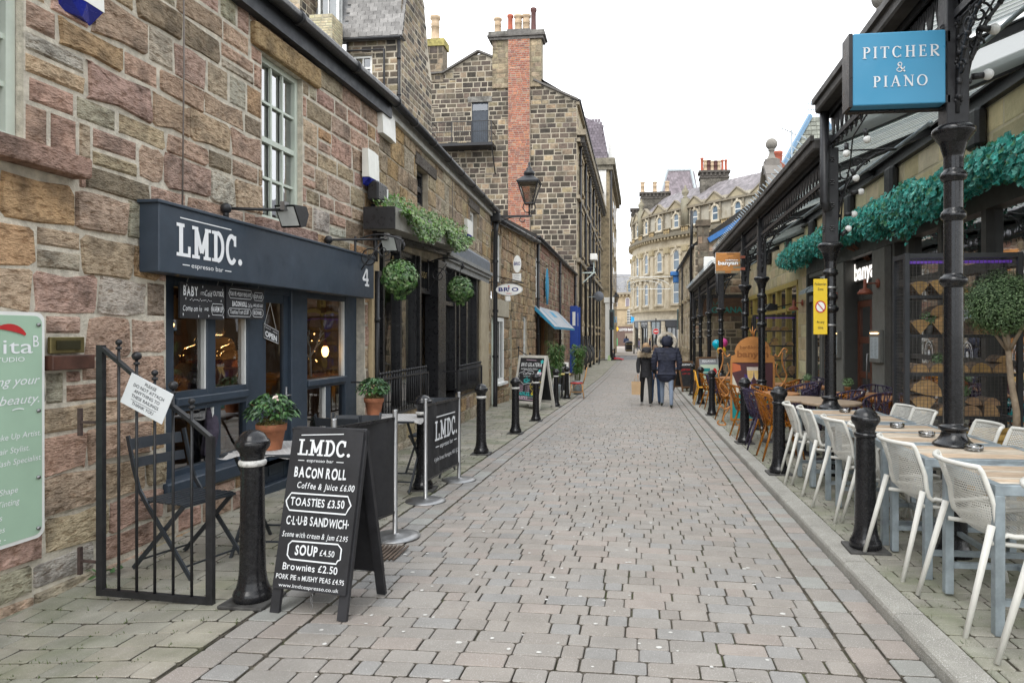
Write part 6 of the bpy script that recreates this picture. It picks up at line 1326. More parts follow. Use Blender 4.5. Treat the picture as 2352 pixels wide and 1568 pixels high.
mb=MB(); mb.box(2.35,4.1,27.0,27.08,2.15,2.85); mb.build('panel',mat('dark_timber',(.07,.035,.018),.6,var=.3,sc=4),t); B=Board((2.35,27.0,2.15),(1,0,0),(0,0,1)); B.n=Vector((0,-1,0)); mb=MB(); text(mb,B,'IGUANAS',.95,.14,.22,1.4,bold=.03,n=.02); text(mb,B,'LAS',.55,.44,.12,.3,n=.02); mb.build('lettering',mat('teal_letters',(.02,.16,.14),.5),t)
# far roof with blue hips, aerial and chimney beyond the canopies
t=thing('hipped_roof_building','green slate hipped tower roof with blue hips and iron cresting','building',(12,45,10))
mb=MB(c=(.22,.23,.19)); bs=[(7.2,45,9.0),(15,45,9.0),(15,50,9.0),(7.2,50,9.0)]
mb.add([bs[0],bs[1],(11.9,47,15.9),(11.1,47,15.9)],[(0,1,2,3)]); mb.add([bs[0],bs[3],(11.1,47,15.9)],[(0,1,2)]); mb.add([bs[1],bs[2],(11.9,47,15.9)],[(0,1,2)]); rf=mb.build('roof',SLATE,t)
sl=MB()
for r in range(22):
    f=r/22; xa=7.2+3.9*f; xb=15-3.1*f; n=int((xb-xa)/.36)
    for i in range(n): k=R.uniform(.75,1.25); sl.c=(.24*k,.25*k,.21*k); x=xa+.36*(i+.5*(r%2)); y=45+2*f-.04; z=9.0+6.9*f; sl.add([(x,y-.03,z),(x+.33,y-.03,z),(x+.33,y+.1,z+.3),(x,y+.1,z+.3)],[(0,1,2,3)])
sl.build('slates',SLATE,rf)['kind']='stuff'
mb=MB(); mb.bar((7.15,44.9,9.0),(11.1,46.9,16.0),.25); mb.bar((15,44.9,9.0),(11.9,46.9,16.0),.25); mb.build('blue_hip',mat('sky_blue_trim',(.15,.26,.38),.5),t)
mb=MB()
for i in range(7): mb.bar((11.0+i*.17,47,15.9),(11.0+i*.17,47,17.0+.5*(i in (0,6))),.035)
mb.bar((11,47,16.4),(12,47,16.4),.03); mb.bar((11,47,16.8),(12,47,16.8),.03); mb.build('cresting',mat('blue_iron',(.1,.16,.22),.5),t)
mb=MB(c=(.4,.35,.27)); mb.box(7.4,14.8,45.2,50,0,9.0); mb.build('wall',STONE_C,t)
t=thing('red_ridge_roof','slate roof with red crested ridge tiles and red chimney pot','building',(7,30,7)); mb=MB(c=(.17,.175,.19)); mb.add([(4.9,26,5.8),(12,26,5.8),(12,31,8.75),(5.4,31,8.75)],[(0,1,2,3)]); mb.build('roof',SLATE,t)
mb=MB()
for i in range(26): x=5.5+i*.26; mb.prism([(x,8.7),(x+.25,8.7),(x+.25,8.88),(x+.19,9.0),(x+.06,9.0),(x,8.88)],30.9,31.1,'y')
mb.build('ridge_tiles',mat('red_ridge',(.26,.09,.06),.8,var=.15),t)['kind']='stuff'
pot(t,(5.95,31,8.5),.2,1.0,POTR,False)
t=thing('tv_aerial','thin television aerial on a mast above the market roofs','aerial',(7.1,32,8)); mb=MB(); mb.bar((6.75,32,7.5),(6.75,32,10.7),.05); mb.bar((6.3,32,10.85),(6.95,32,10.5),.03)
for i in range(6): mb.bar((6.35+i*.11,31.7,10.82-i*.06),(6.35+i*.11,32.3,10.82-i*.06),.02)
mb.build('mast',GALV,t)
# ================================================================ curved corner building and bank at the far end
t5=thing('crescent_building','grand pale stone curved building with arched windows and balustrade','building',(4,83,-.2))
PLN=[(-1.0,99),(-1.5,95.5),(-.9,91),(.83,86.7),(2.8,83.8),(4.6,81.7),(6.2,79.9),(8,77.7),(10.5,75.2),(14,71.8),(18,68)]
def smooth_pl(P,k=3):
    for _ in range(k):
        Q=[P[0]]
        for a,b in zip(P,P[1:]): Q+=[(a[0]*.75+b[0]*.25,a[1]*.75+b[1]*.25),(a[0]*.25+b[0]*.75,a[1]*.25+b[1]*.75)]
        P=Q+[P[-1]]
    return P
PLS=smooth_pl(PLN,2); SL_=[0]
for a,b in zip(PLS,PLS[1:]): SL_.append(SL_[-1]+math.hypot(b[0]-a[0],b[1]-a[1]))
def crv(s,o=0):
    for i in range(len(PLS)-1):
        if s<=SL_[i+1] or i==len(PLS)-2:
            f=(s-SL_[i])/(SL_[i+1]-SL_[i]); a,b=PLS[i],PLS[i+1]; x=a[0]+(b[0]-a[0])*f; y=a[1]+(b[1]-a[1])*f; l=math.hypot(b[0]-a[0],b[1]-a[1]); d=((b[0]-a[0])/l,(b[1]-a[1])/l)
            return x,y,d,(d[1],-d[0])
def cfr(s):
    x,y,d,n=crv(s); return Fr2(x,y,d,n)
ST=SL_[-1]
def band(mb,z0,z1,o,s0=0,s1=None,step=.8,back=-.3):
    s1=s1 or ST; n=int((s1-s0)/step); ring=[]
    for i in range(n+1):
        F=cfr(s0+(s1-s0)*i/n+1e-4)
        ring.append([F.w(0,z,q)[:] for z,q in ((z0,back),(z0,o),(z1,o),(z1,back))])
    vs=[p for r in ring for p in r]; fs=[]
    for i in range(n):
        for k in range(4): fs.append((i*4+k,(i+1)*4+k,(i+1)*4+(k+1)%4,i*4+(k+1)%4))
    mb.add(vs,fs+[(0,1,2,3),tuple(n*4+k for k in range(4))])
PALE=(.57,.51,.40); PAL2=(.53,.47,.36); GRYS=(.45,.42,.35)
JM=mat('pale_ashlar',attr=True,rough=.9,var=.1,sc=2,soot=.45,sootsc=.9,sootc=(.24,.19,.12),spec=.2,bump=.2,bsc=8)
mb=MB(c=PALE); band(mb,-.6,4.0,-.28); mb.c=PAL2; band(mb,4.0,13.3,0); mb.c=GRYS; band(mb,13.3,16.9,-.1); w5=mb.build('wall',JM,t5)
mb=MB(c=(.20,.18,.14)); band(mb,13.2,13.55,.55); mb.c=(.40,.35,.24); band(mb,12.9,13.2,.25); mb.c=(.42,.36,.25); band(mb,11.9,12.1,.12); band(mb,8.35,8.75,.3); band(mb,4.35,4.6,.3); mb.c=(.25,.22,.17); band(mb,16.2,16.45,.25); mb.c=(.3,.26,.19); band(mb,14.1,14.2,.1); mb.build('cornice',JM,t5)
mb=MB(c=(.36,.30,.2)); s=.4
while s<ST-1: F=cfr(s); mb.T=F.T; mb.box(-.13,.13,.1,.5,12.95,13.2); s+=.62
mb.T=None; mb.build('dentils',JM,t5)['kind']='stuff'
WINF=WHITE
def arch_poly(s,z0,z1,hw): 
    zs=z1-hw; return [(s-hw,z0),(s+hw,z0)]+arcp(s,zs,hw,hw,0,180,8)
def arch_window(F,z0,z1,hw,hood=True,pilaster=True,h2=None):
    m=MB(F.T,c=PALE); out=arch_poly(0,z0-.02,z1+.22,hw+.25); inn=arch_poly(0,z0-.02,z1,hw)
    n=len(out); vs=[(a,.12,b) for a,b in out]+[(a,.12,b) for a,b in inn]+[(a,-.02,b) for a,b in out]+[(a,-.14,b) for a,b in inn]
    m.add(vs,[(i,(i+1)%n,n+(i+1)%n,n+i) for i in range(1,n)]+[(i,(i+1)%n,2*n+(i+1)%n,2*n+i) for i in range(1,n)]+[(n+i,n+(i+1)%n,3*n+(i+1)%n,3*n+i) for i in range(1,n)])
    m.box(-hw-.32,hw+.32,-.02,.22,z0-.22,z0-.03); m.box(-.12,.12,.1,.22,z1-.02,z1+.5)
    for q in (-1,1): m.box(q*(hw+.2)-.2,q*(hw+.2)+.2,.0,.17,z1-hw-.1,z1-hw+.08)
    o=m.build('window_surround',JM,t5)
    m=MB(F.T); p=arch_poly(0,z0,z1,hw); m.add([(a,.02,b) for a,b in p]+[(a*.82,.02,z0+.1+(b-z0)*.93-.03) for a,b in p],[(i,(i+1)%len(p),len(p)+(i+1)%len(p),len(p)+i) for i in range(len(p))]); zm=(z0+z1)/2; m.box(-hw*.85,hw*.85,-.02,.03,zm-.06,zm+.06); wf_=m.build('window',WINF,o)
    m=MB(F.T); m.add([(a,.005,b) for a,b in p],[tuple(range(len(p)))]); m.build('pane',mat('sky_glass',(.12,.17,.22),.06,var=.3,sc=.6,spec=.8),wf_)
s=2.6; i=0
while s<ST-1.5:
    F=cfr(s)
    arch_window(F,5.2,7.9,.55); arch_window(F,9.2,11.6,.52); arch_window(F,14.25,15.85,.42)
    m=MB(F.T,c=(.38,.33,.23)); m.add([(-1.25,-.1,16.45),(1.25,-.1,16.45),(0,-.1,17.35),(-1.25,.2,16.45),(1.25,.2,16.45),(0,.2,17.35)],[(0,2,1),(3,4,5),(0,1,4,3),(1,2,5,4),(2,0,3,5)]); m.c=(.25,.22,.17); m.bar((-1.35,.1,16.45),(0,.1,17.42),.45,.12); m.bar((1.35,.1,16.45),(0,.1,17.42),.45,.12); m.box(-.85,-.6,.0,.14,14.2,16.2); m.box(.6,.85,.0,.14,14.2,16.2); m.build('pediment',JM,t5)
    F2_=cfr(s+1.55); m=MB(F2_.T,c=PAL2)
    m.box(-.33,.33,.0,.2,4.6,8.4); m.box(-.38,.38,-.0,.26,7.9,8.35); m.box(-.4,.4,.0,.3,4.6,5.3); m.box(-.3,.3,.0,.2,8.75,11.9); m.c=(.4,.34,.22); m.box(-.42,.42,.0,.36,11.3,11.9); m.build('pilaster',JM,t5)
    m=MB(F2_.T,c=(.47,.36,.2)); 
    for k in range(4): m.lathe([(.07,0),(.05,.1),(.1,.25),(.05,.5),(.08,.6)],6,(-.42+.28*k,.22,13.6))
    m.c=(.36,.32,.24); m.box(-.65,.65,.1,.34,14.2,14.32); m.box(-.65,.65,.1,.34,13.52,13.6); m.build('balustrade',JM,t5)
    if i in (2,5):
        m=MB(F2_.T,c=(.26,.24,.18),sm=True); m.lathe([(.3,0),(.3,.15),(.15,.25),(.4,.6),(.42,.9),(.25,1.0),(.3,1.1),(.1,1.3),(.12,1.5),(.02,1.6)],10,(0,.1,17.4)); m.box(-.4,.4,-.3,.4,14.3,17.4); m.build('urn',JM,t5)
    s+=3.1; i+=1
# ground floor shop
NAVB=mat('shop_black',(.02,.022,.027),.35,var=.1)
s0,s1=6.5,ST-.5
mb=MB(c=PALE); band(mb,3.3,4.0,-.05,s0,s1); mb.c=(.3,.32,.34); band(mb,3.22,3.32,.25,s0,s1); mb.build('lead_ledge',JM,t5)
mb=MB(); band(mb,2.45,3.22,.08,s0+.3,s1); mb.build('shop_fascia',NAVB,t5)
s=s0+.3; k=0
while s<s1-.5:
    F=cfr(s); m=MB(F.T,c=PALE)
    for q in range(8): m.box(-.34,.34,-.1,.16,-.5+q*.46,-.07+q*.46,.02)
    m.build('rusticated_pier',JM,t5)
    F=cfr(s+1.5); m=MB(F.T); m.quad((-1.1,-.15,-.4),(1.1,-.15,-.4),(1.1,-.15,2.5),(-1.1,-.15,2.5)); m.build('shop_window',GLASS_D,t5)
    m=MB(F.T); m.box(-1.12,-1.04,-.2,-.08,-.5,2.5); m.box(1.04,1.12,-.2,-.08,-.5,2.5); m.box(-.2,-.14,-.2,-.08,-.5,2.5); m.box(.5,.56,-.2,-.08,-.5,2.5); m.box(-1.1,1.1,-.2,-.08,2.3,2.48); m.box(-1.1,1.1,-.2,-.08,-.5,-.2); m.build('shop_frame',NAVB,t5)
    m=MB(F.T); m.box(-1.1,1.1,-1.6,-1.5,-.5,2.5); m.build('shop_interior',mat('peach_interior',(.42,.30,.18),.8,var=.3,sc=1.5),t5)
    if k==1: m=MB(F.T); m.box(-.1,.45,-1.0,-.9,.2,1.9); m.build('lit_display',mat('warm_display',(.6,.4,.2),.5,emit=(1,.6,.25),es=.8),t5)
    if k==1:
        B=Board(F.w(-1.1,2.5,.1),(F.d[0],F.d[1],0),(0,0,1)); B.n=Vector((F.n[0],F.n[1],0)); mb=MB(); text(mb,B,'JO MALONE',1.1,.28,.24,1.7); text(mb,B,'LONDON',1.1,.08,.10,.6); mb.build('lettering',CHALK,t5)
    s+=3.0; k+=1
F=cfr(4.0); 
for q in (-.8,.9): 
    m=MB(cfr(4.6+q).T); p=arch_poly(0,-.4,2.1,.42); m.add([(a,-.2,b) for a,b in p],[tuple(range(len(p)))]); m.build('arched_door',mat('dark_glass_door',(.07,.07,.07),.2),t5); m=MB(cfr(4.6+q).T,c=PALE); out=arch_poly(0,-.4,2.35,.62); n=len(out); m.add([(a,-.12,b) for a,b in out]+[(a,-.12,b) for a,b in arch_poly(0,-.4,2.1,.42)],[(i,(i+1)%n,n+(i+1)%n,n+i) for i in range(1,n)]); m.build('door_arch',JM,t5)
# roofs, stacks
mb=MB(c=(.22,.20,.20)); n=24; vs=[]
for i in range(n+1):
    F=cfr(3.2+(ST-4)*i/n); vs+=[F.w(0,16.6,-.3)[:],F.w(0,19.4,-3.6)[:]]
mb.add(vs,[(2*i,2*i+2,2*i+3,2*i+1) for i in range(n)]); rf=mb.build('roof',SLATE,t5)
sl=MB()
for r in range(9):
    s=3.4
    while s<ST-1: F=cfr(s); f=r/9; k=R.uniform(.75,1.3); sl.T=F.T; sl.c=(.21*k,.19*k,.195*k); sl.add([(0,-.26-3.3*f,16.65+2.8*f),(.42,-.26-3.3*f,16.65+2.8*f),(.42,-.62-3.3*f,16.98+2.8*f),(0,-.62-3.3*f,16.98+2.8*f)],[(0,1,2,3)]); s+=.45
sl.T=None; sl.build('slates',SLATE,rf)['kind']='stuff'
def stack(x,y,w,d,z0,z1,pots,parent=t5):
    mb=MB(c=(.13,.12,.10)); mb.box(x-w/2,x+w/2,y-d/2,y+d/2,z0,z1-.9); mb.c=(.10,.09,.08); mb.box(x-w/2-.2,x+w/2+.2,y-d/2-.2,y+d/2+.2,z1-.25,z1); mb.box(x-w/2-.1,x+w/2+.1,y-d/2-.1,y+d/2+.1,z1-.9,z1-.7); mb.box(x-w/2,x+w/2,y-d/2,y+d/2,z1-.7,z1-.25)
    for i in range(int(w/.5)): mb.box(x-w/2+.15+i*.5,x-w/2+.35+i*.5,y-d/2-.15,y-d/2,z1-.65,z1-.25)
    k=mb.build('chimney_stack',STONE_D,parent); mm=MB(Fr(x-w/2,y-d/2,1,0).T)
    for q in coursed(0,w,z0,z1-.95,[],(.4,.5),(.6,1.0)): c=R.uniform(.07,.17); mm.c=(c*1.1,c,c*.85); stone_mesh(mm,*q,.05,.02,.01,4)
    mm.build('small_stones',STONE_D,k)['kind']='stuff'
    for i,(m,h,r) in enumerate(pots): pot(k,(x-w/2+.25+(w-.5)*i/max(1,len(pots)-1),y,z1),r,h,m,m is not POTR)
stack(8.5,83,3.3,1.5,16,20.9,[(POTR,1.7,.2),(POTC,1.4,.26),(POTD,1.4,.26),(POTC,1.3,.26),(POTD,1.3,.26),(POTC,1.3,.26),(POTR,1.4,.18),(POTR,1.4,.18)])
stack(1.7,93,3.8,1.5,16,20.6,[(POTC,1.5,.32),(POTC,1.5,.32),(POTC,1.5,.32)]); stack(-.2,97,2.6,1.5,16,19.2,[]); stack(15.8,80,1.5,1.2,18,20.2,[(POTC,1.2,.25),(POTR,1.7,.25),(POTC,.8,.3),(POTC,.8,.3)])
mb=MB(c=(.20,.17,.18)); mb.add([(1.2,96,16),(8.4,96,16),(6.9,99,25.0),(3.6,99,25.0)],[(0,1,2,3)]); mb.add([(8.4,96,16),(9.5,104,16),(7.5,100,25.0),(6.9,99,25.0)],[(0,1,2,3)]); tr=mb.build('pavilion_roof',SLATE,t5)
sl=MB()
for r in range(26):
    f=r/26; xa=1.2+2.4*f; xb=8.4-1.5*f; n=int((xb-xa)/.42)
    for i in range(n): k=R.uniform(.75,1.3); sl.c=(.20*k,.17*k,.185*k); x=xa+.42*i+.2*(r%2); y=96+3*f-.05; z=16+9*f; sl.add([(x,y-.05,z),(x+.39,y-.05,z),(x+.39,y+.07,z+.34),(x,y+.07,z+.34)],[(0,1,2,3)])
sl.build('slates',SLATE,tr)['kind']='stuff'
mb=MB(); mb.bar((1.2,95.9,16),(3.6,98.9,25.1),.3); mb.bar((8.4,95.9,16),(6.9,98.9,25.1),.3); mb.bar((3.6,98.9,25.05),(6.9,98.9,25.05),.3); mb.build('lead_hip',mat('pale_lead',(.42,.46,.48),.5),tr)
# bank across the road
t6=thing('bank_building','pale stone bank with arched white windows and brown shopfront, across the road','building',(-2,121,-.6))
FB=Fr(-9,121,1,0); mb=MB(c=(.45,.36,.24)); mb.box(-9,6,121,127,-.8,8.6); mb.build('wall',JM,t6)
mb=MB(c=(.3,.26,.2)); mb.box(-9.2,6.2,120.4,121,8.6,8.95); mb.c=(.42,.35,.24)
for i in range(24): mb.box(-9+i*.62,-8.75+i*.62,120.5,121,8.25,8.6)
mb.box(-9,6,120.7,121,6.0,6.15); mb.build('cornice',JM,t6)
mb=MB(c=(.24,.24,.25)); mb.add([(-9.2,120.6,8.95),(6.2,120.6,8.95),(6.2,123,12.4),(-9.2,123,12.4)],[(0,1,2,3)]); mb.build('roof',SLATE,t6)
LB=mat('brown_granite',(.13,.085,.07),.4,var=.12,sc=2)
mb=MB(); mb.box(-9,6,120.6,120.99,-.8,3.0); mb.build('bank_front',LB,t6)
for i,x in enumerate((-5.2,-2.1,1.0)):
    for z0,z1,hw in ((3.4,6.3,.55),):
        o=MB(Fr(x,120.96,1,0).T,c=(.42,.34,.22)); out=arch_poly(0,z0,z1+.3,hw+.3); n=len(out); o.add([(a,.06,b) for a,b in out]+[(a,.06,b) for a,b in arch_poly(0,z0,z1,hw)],[(k,(k+1)%n,n+(k+1)%n,n+k) for k in range(1,n)]); ob=o.build('window_arch',JM,t6)
        m=MB(Fr(x,120.95,1,0).T); p=arch_poly(0,z0,z1,hw); m.add([(a,.01,b) for a,b in p],[tuple(range(len(p)))]); ob2=m.build('window',WHITE,ob); m=MB(Fr(x,120.95,1,0).T)
        for cx in (-.37,-.01,.35):
            for k in range(5): m.box(cx-.13,cx+.13,.03,.04,z0+.15+k*.45,z0+.5+k*.45)
        m.build('pane',mat('dark_pane',(.06,.07,.08),.1),ob)
    for q in (-.48,.48):
        m=MB(Fr(x+q,120.95,1,0).T); p=arch_poly(0,6.5,8.0,.3); m.add([(a,.03,b) for a,b in p],[tuple(range(len(p)))]); m.build('window',mat('lilac_pane',(.25,.22,.25),.3),t6); m=MB(Fr(x+q,120.95,1,0).T); n=len(p); m.add([(a*1.2,.06,6.5+(b-6.5)*1.06) for a,b in p]+[(a,.06,b) for a,b in p],[(k,(k+1)%n,n+(k+1)%n,n+k) for k in range(n)]); m.build('window_frame',WHITE,t6)
    m=MB(Fr(x,120.7,1,0).T,c=(.34,.29,.2)); p=arch_poly(0,8.95,11.2,.6); m.prism(p,-.6,.0,'y'); m.ball((0,-.2,11.45),.18,8,6); d_=m.build('dormer',JM,t6); m=MB(Fr(x,120.66,1,0).T); p=arch_poly(0,9.15,10.9,.36); m.add([(a,.02,b) for a,b in p],[tuple(range(len(p)))]); m.build('pane',_M['sky_glass'],d_)
    m=MB(); 
    for k in range(9): m.bar((x-.8+k*.2,120.5,3.1),(x-.8+k*.2,120.5,3.6),.03)
    m.bar((x-.85,120.5,3.6),(x+.85,120.5,3.6),.05); m.build('balconet',IRONM,t6)
B=Board((-5,120.59,2.1),(1,0,0),(0,0,1)); B.n=Vector((0,-1,0)); mb=MB(); text(mb,B,'LLOYDS BANK',.95,.12,.42,2.7,al='l',bold=.02); mb.build('lettering',CHALK,t6)
mb=MB(); mb.box(-6.2,-4.3,120.55,120.6,-.4,.9); mb.build('poster',mat('green_poster',(.1,.35,.15),.5),t6); mb=MB(c=(.3,.25,.2)); mb.box(-3.0,-.9,120.54,120.6,-.5,1.8); mb.build('cash_machine_bay',JM,t6)
# street furniture at the far end
def pole_sign(): pass
t=thing('no_entry_sign','round red no entry sign on a dark pole at street end','road sign',(1.19,60,-.7)); mb=MB(sm=True); mb.tube([(1.19,60.05,-.75),(1.19,60.05,2.9)],.05,8); mb.build('pole',IRONM,t); mb=MB(); mb.box(.85,1.5,60.02,60.04,1.5,2.55); mb.build('backing_plate',GALV,t)
B=Board((1.19,59.98,1.75),(1,0,0),(0,0,1)); B.n=Vector((0,-1,0)); mb=MB(); disc(mb,B,0,0,.25,.02,24); mb.build('red_disc',mat('no_entry_red',(.6,.03,.03),.4,var=.02),t); mb=MB(); rect(mb,B,-.18,.18,-.045,.045,.025); stroke(mb,B,arcp(0,0,.255,.255,0,360,24)[:-1],.02,.022,True); mb.build('white_bar',WHITE,t)
for x,y,lab in ((-2.55,58,'dark back of a traffic signal at the left of the street end'),(3.1,57.5,'dark back of a traffic signal at the right of the street end')):
    t=thing('traffic_signal',lab,'traffic light',(x,y,-.7),group='traffic signals at the street end'); mb=MB(sm=True); mb.tube([(x,y+.1,-.75),(x,y+.1,3.0)],.06,8); mb.build('pole',IRONM,t); mb=MB(); mb.box(x-.22,x+.22,y,y+.12,1.9,3.6,.03); mb.build('backing_board',mat('signal_grey',(.06,.09,.09),.5),t); mb=MB(); mb.box(x-.12,x+.12,y-.12,y,2.1,3.4,.03); mb.build('signal_head',IRONM,t)
t=thing('belisha_beacon','amber globe beacon on a striped pole beyond the street end','beacon',(-3.0,80,-.6)); mb=MB(sm=True); mb.tube([(-3,80,-.65),(-3,80,1.9)],.05,8); mb.build('pole',IRONM,t); mb=MB(sm=True); mb.ball((-3,80,2.15),.26,14,10); mb.build('globe',mat('amber_globe',(.75,.42,.02),.3,emit=(1,.55,.05),es=.5),t)
t=thing('litter_bin','black litter bin with gold bands standing beyond the street end','litter bin',(-1.5,84,-.6)); mb=MB(sm=True); mb.lathe([(.42,0),(.42,1.05),(.47,1.08),(.47,1.15),(.3,1.28),(.05,1.33)],16,(-1.6,84,-.6)); mb.build('body',IRONM,t); mb=MB(sm=True); mb.lathe([(.43,0),(.43,.04)],16,(-1.6,84,-.45)); mb.lathe([(.43,0),(.43,.04)],16,(-1.6,84,.3)); mb.build('gold_band',GOLD,t)
t=thing('hanging_sign','small bright blue bank sign hung over the far pavement','sign',(-.9,117,3.5)); mb=MB(); mb.box(-1.9,.2,116.9,117.1,3.6,4.6); mb.build('panel',mat('bank_blue',(.02,.30,.6),.4),t); mb=MB(); mb.bar((-1.9,117,4.8),(1,117,4.8),.06); mb.build('arm',IRONM,t)
t=thing('street_decoration','white wire frame light decoration strung across the street','decoration',(0,46,4.8)); mb=MB(sm=True)
mb.tube([(-1.7,46,5.32),(1.9,46,5.32),(1.9,46,4.5),(-1.7,46,4.5)],.022,5,True); mb.tube([(.1+1.75*math.cos(a),46,4.62+.62*math.sin(a)) for a in [.1+.3*k for k in range(11)]],.018,5); mb.tube([(.1+1.2*math.cos(a),46,4.62+.45*math.sin(a)) for a in [.1+.3*k for k in range(11)]],.014,5)
for c in (-1.1,-.6,.8,1.2): mb.tube([(c+.12*math.cos(k*1.57),46,4.85+.2*math.sin(k*1.57)) for k in range(4)],.014,5,True)
for k in range(9): mb.tube([(-1.6+k*.42,46,4.5),(-1.5+k*.42,46,4.62)],.012,4)
mb.build('wire_frame',WHITE,t); mb=MB(); mb.bar((-3.7,46,5.3),(-1.7,46,5.32),.012); mb.bar((1.9,46,5.32),(2.3,46,5.3),.012); mb.bar((-3.7,46,4.6),(-1.7,46,4.5),.012); mb.build('cable',IRONM,t)
# street lamps on wall brackets
def lantern(x,y,zb,wallx,label,h=1.0):
    t=thing('street_lamp',label,'street lamp',(wallx,y,zb-.3),group='Victorian lanterns on wall brackets'); k=h/1.0
    mb=MB(); mb.bar((wallx,y,zb-.3*k),(x+.06,y,zb-.3*k),.05); mb.bar((wallx,y,zb-.75*k),(wallx,y,zb-.1),.05); mb.build('arm',IRONM,t)
    mb=MB(sm=True); mb.tube([(wallx,y,zb-.72*k)]+[(wallx+(x-wallx)*.75*(1-math.cos(a)),y,zb-.3*k-.42*k*(1-math.sin(a))) for a in (.5,.9,1.2,1.57)],.014,5); mb.tube([(x-.1,y,zb-.38*k)]+[(x-.1-.07+.07*math.cos(a),y,zb-.38*k-.07*math.sin(a)) for a in (.8,1.6,2.4,3.2,4.2,5.2)],.012,5); mb.tube([(x,y,zb-.3*k),(x,y,zb-.02)],.022,8)
    for s in (-1,1): mb.tube([(x,y,zb-.22*k),(x+s*.1*k,y,zb-.2*k),(x+s*.16*k,y,zb-.1*k),(x+s*.13*k,y,zb-.0*k)],.014,5)
    mb.build('scroll',IRONM,t)
    mb=MB(); a0=math.pi/4; w0,w1=.10*k,.245*k
    C4=lambda w,z: [(x+w*s,y+w*q,z) for s,q in ((-1,-1),(1,-1),(1,1),(-1,1))]
    b,c=C4(w0,zb),C4(w1,zb+.5*k)
    for i in range(4): mb.bar(b[i],c[i],.022*k); mb.bar(b[i],b[(i+1)%4],.03*k); mb.bar(c[i],c[(i+1)%4],.035*k)
    d,e=C4(w1+.04*k,zb+.51*k),C4(.09*k,zb+.68*k); mb.add(d+e,[(3,2,1,0),(4,5,6,7)]+[(i,(i+1)%4,4+(i+1)%4,4+i) for i in range(4)])
    f_=mb.build('lantern_frame',IRONM,t); mb=MB(); mb.add(b+c,[(i,(i+1)%4,4+(i+1)%4,4+i) for i in range(4)]); mb.build('pane',glassmat('lantern_glass',(.85,.82,.78),.15,.1,.75),f_)
    mb=MB(sm=True); mb.lathe([(.1*k,0),(.14*k,.04*k),(.13*k,.10*k),(.07*k,.14*k),(.08*k,.17*k),(.05*k,.2*k),(.02*k,.25*k),(.035*k,.29*k),(.01*k,.34*k)],12,(x,y,zb+.67*k)); mb.build('finial_cap',IRONM,t)
lantern(-2.72,16.35,4.60,-3.6,'nearest black lantern on a bracket at the brown stone corner'); lantern(-2.95,40,4.8,-3.6,'second black lantern, on the tall sooty building'); lantern(-2.35,62,4.4,-2.95,'farthest small lantern near the street end',1.05)
# ================================================================ street furniture
# bollards
def bollard_proto(white):
    t=thing('bollard','bollard','bollard',(0,0,0)); mb=MB(); mb.box(-.13,.13,-.13,.13,.0,.018,.004); mb.build('base_plate',mat('worn_plate',(.06,.058,.055),.7,var=.4,sc=15),t,True)
    mb=MB(sm=True); mb.crisp([(.098,.018),(.104,.03),(.104,.055),(.098,.07),(.088,.085),(.078,.12),(.071,.17),(.068,.25),(.0615,.765),(.0615,.818),(.0612,.820),(.066,.822),(.066,.823),(.0665,.834),(.072,.846),(.080,.856),(.082,.860),(.0822,.8605),(.086,.864),(.0915,.874),(.0935,.888),(.0915,.902),(.086,.911),(.082,.9125),(.0818,.9127),(.079,.914),(.0785,.9145),(.072,.93),(.06,.946),(.04,.959),(.02,.966),(.004,.968)],22,(0,0,0)); mb.build('post',mat('bollard_iron',(.0105,.0105,.012),.25,var=.2,sc=25,bump=.08,bsc=30,spec=.5,soot=.04,sootc=(.15,.14,.13),sootsc=40,bdist=.004),t,True)
    mb=MB(sm=True); mb.lathe([(.0625,.765),(.072,.77),(.0745,.783),(.072,.796),(.0625,.80)],22); mb.build('band',mat('white_band',(.62,.61,.58),.5,var=.15,sc=40,soot=.5,sootsc=40) if white else IRON,t,True)
    return t
bw,bb=bollard_proto(True),bollard_proto(False); used=set()
LB_=[(-2.18,3.62,'white banded bollard beside the LMDC chalkboard, nearest on the left'),(-2.22,6.75,'white banded bollard between the two canvas barriers and wine shop'),(-2.2,9.2,'white banded bollard just past the LMDC canvas barrier'),(-2.17,11.6,'white banded bollard before the mint doors'),(-2.15,13.75,'white banded bollard in front of the gelato chalkboard'),(-2.2,17.4,'white banded bollard at the right foot of the gelato chalkboard'),(-2.24,20.3,'white banded bollard beside the red rattan chair')]
RB_=[(1.51,4.85,'plain black bollard standing among the white mesh chairs'),(1.5,7.76,'plain black bollard where white chairs meet the round tables'),(1.5,10.3,'plain black bollard in front of the copper poster stand'),(1.47,14.75,'plain black bollard just beyond the copper poster stand'),(1.5,17.9,'plain black bollard chained near the yellow chair'),(1.54,21.4,'plain grey-black bollard between the restaurant boards'),(1.55,24.5,'plain black bollard farthest along the right kerb'),(-2.4,59.5,'lone black bollard at the far street end by the seated person'),(-.9,76,'lone black bollard beyond the crossing near the arched doors')]
for i,(x,y,lab) in enumerate(LB_+RB_):
    src=bw if i<7 else bb; o=src if src not in used else copy_tree(src); used.add(src)
    z=gl(x,y) if x<0 and y<58 else (gr(x,y) if y<58 else zr(y)+.03); place(o,(x,y,z),R.uniform(-.1,.1),lab,'cast iron bollards along the street')
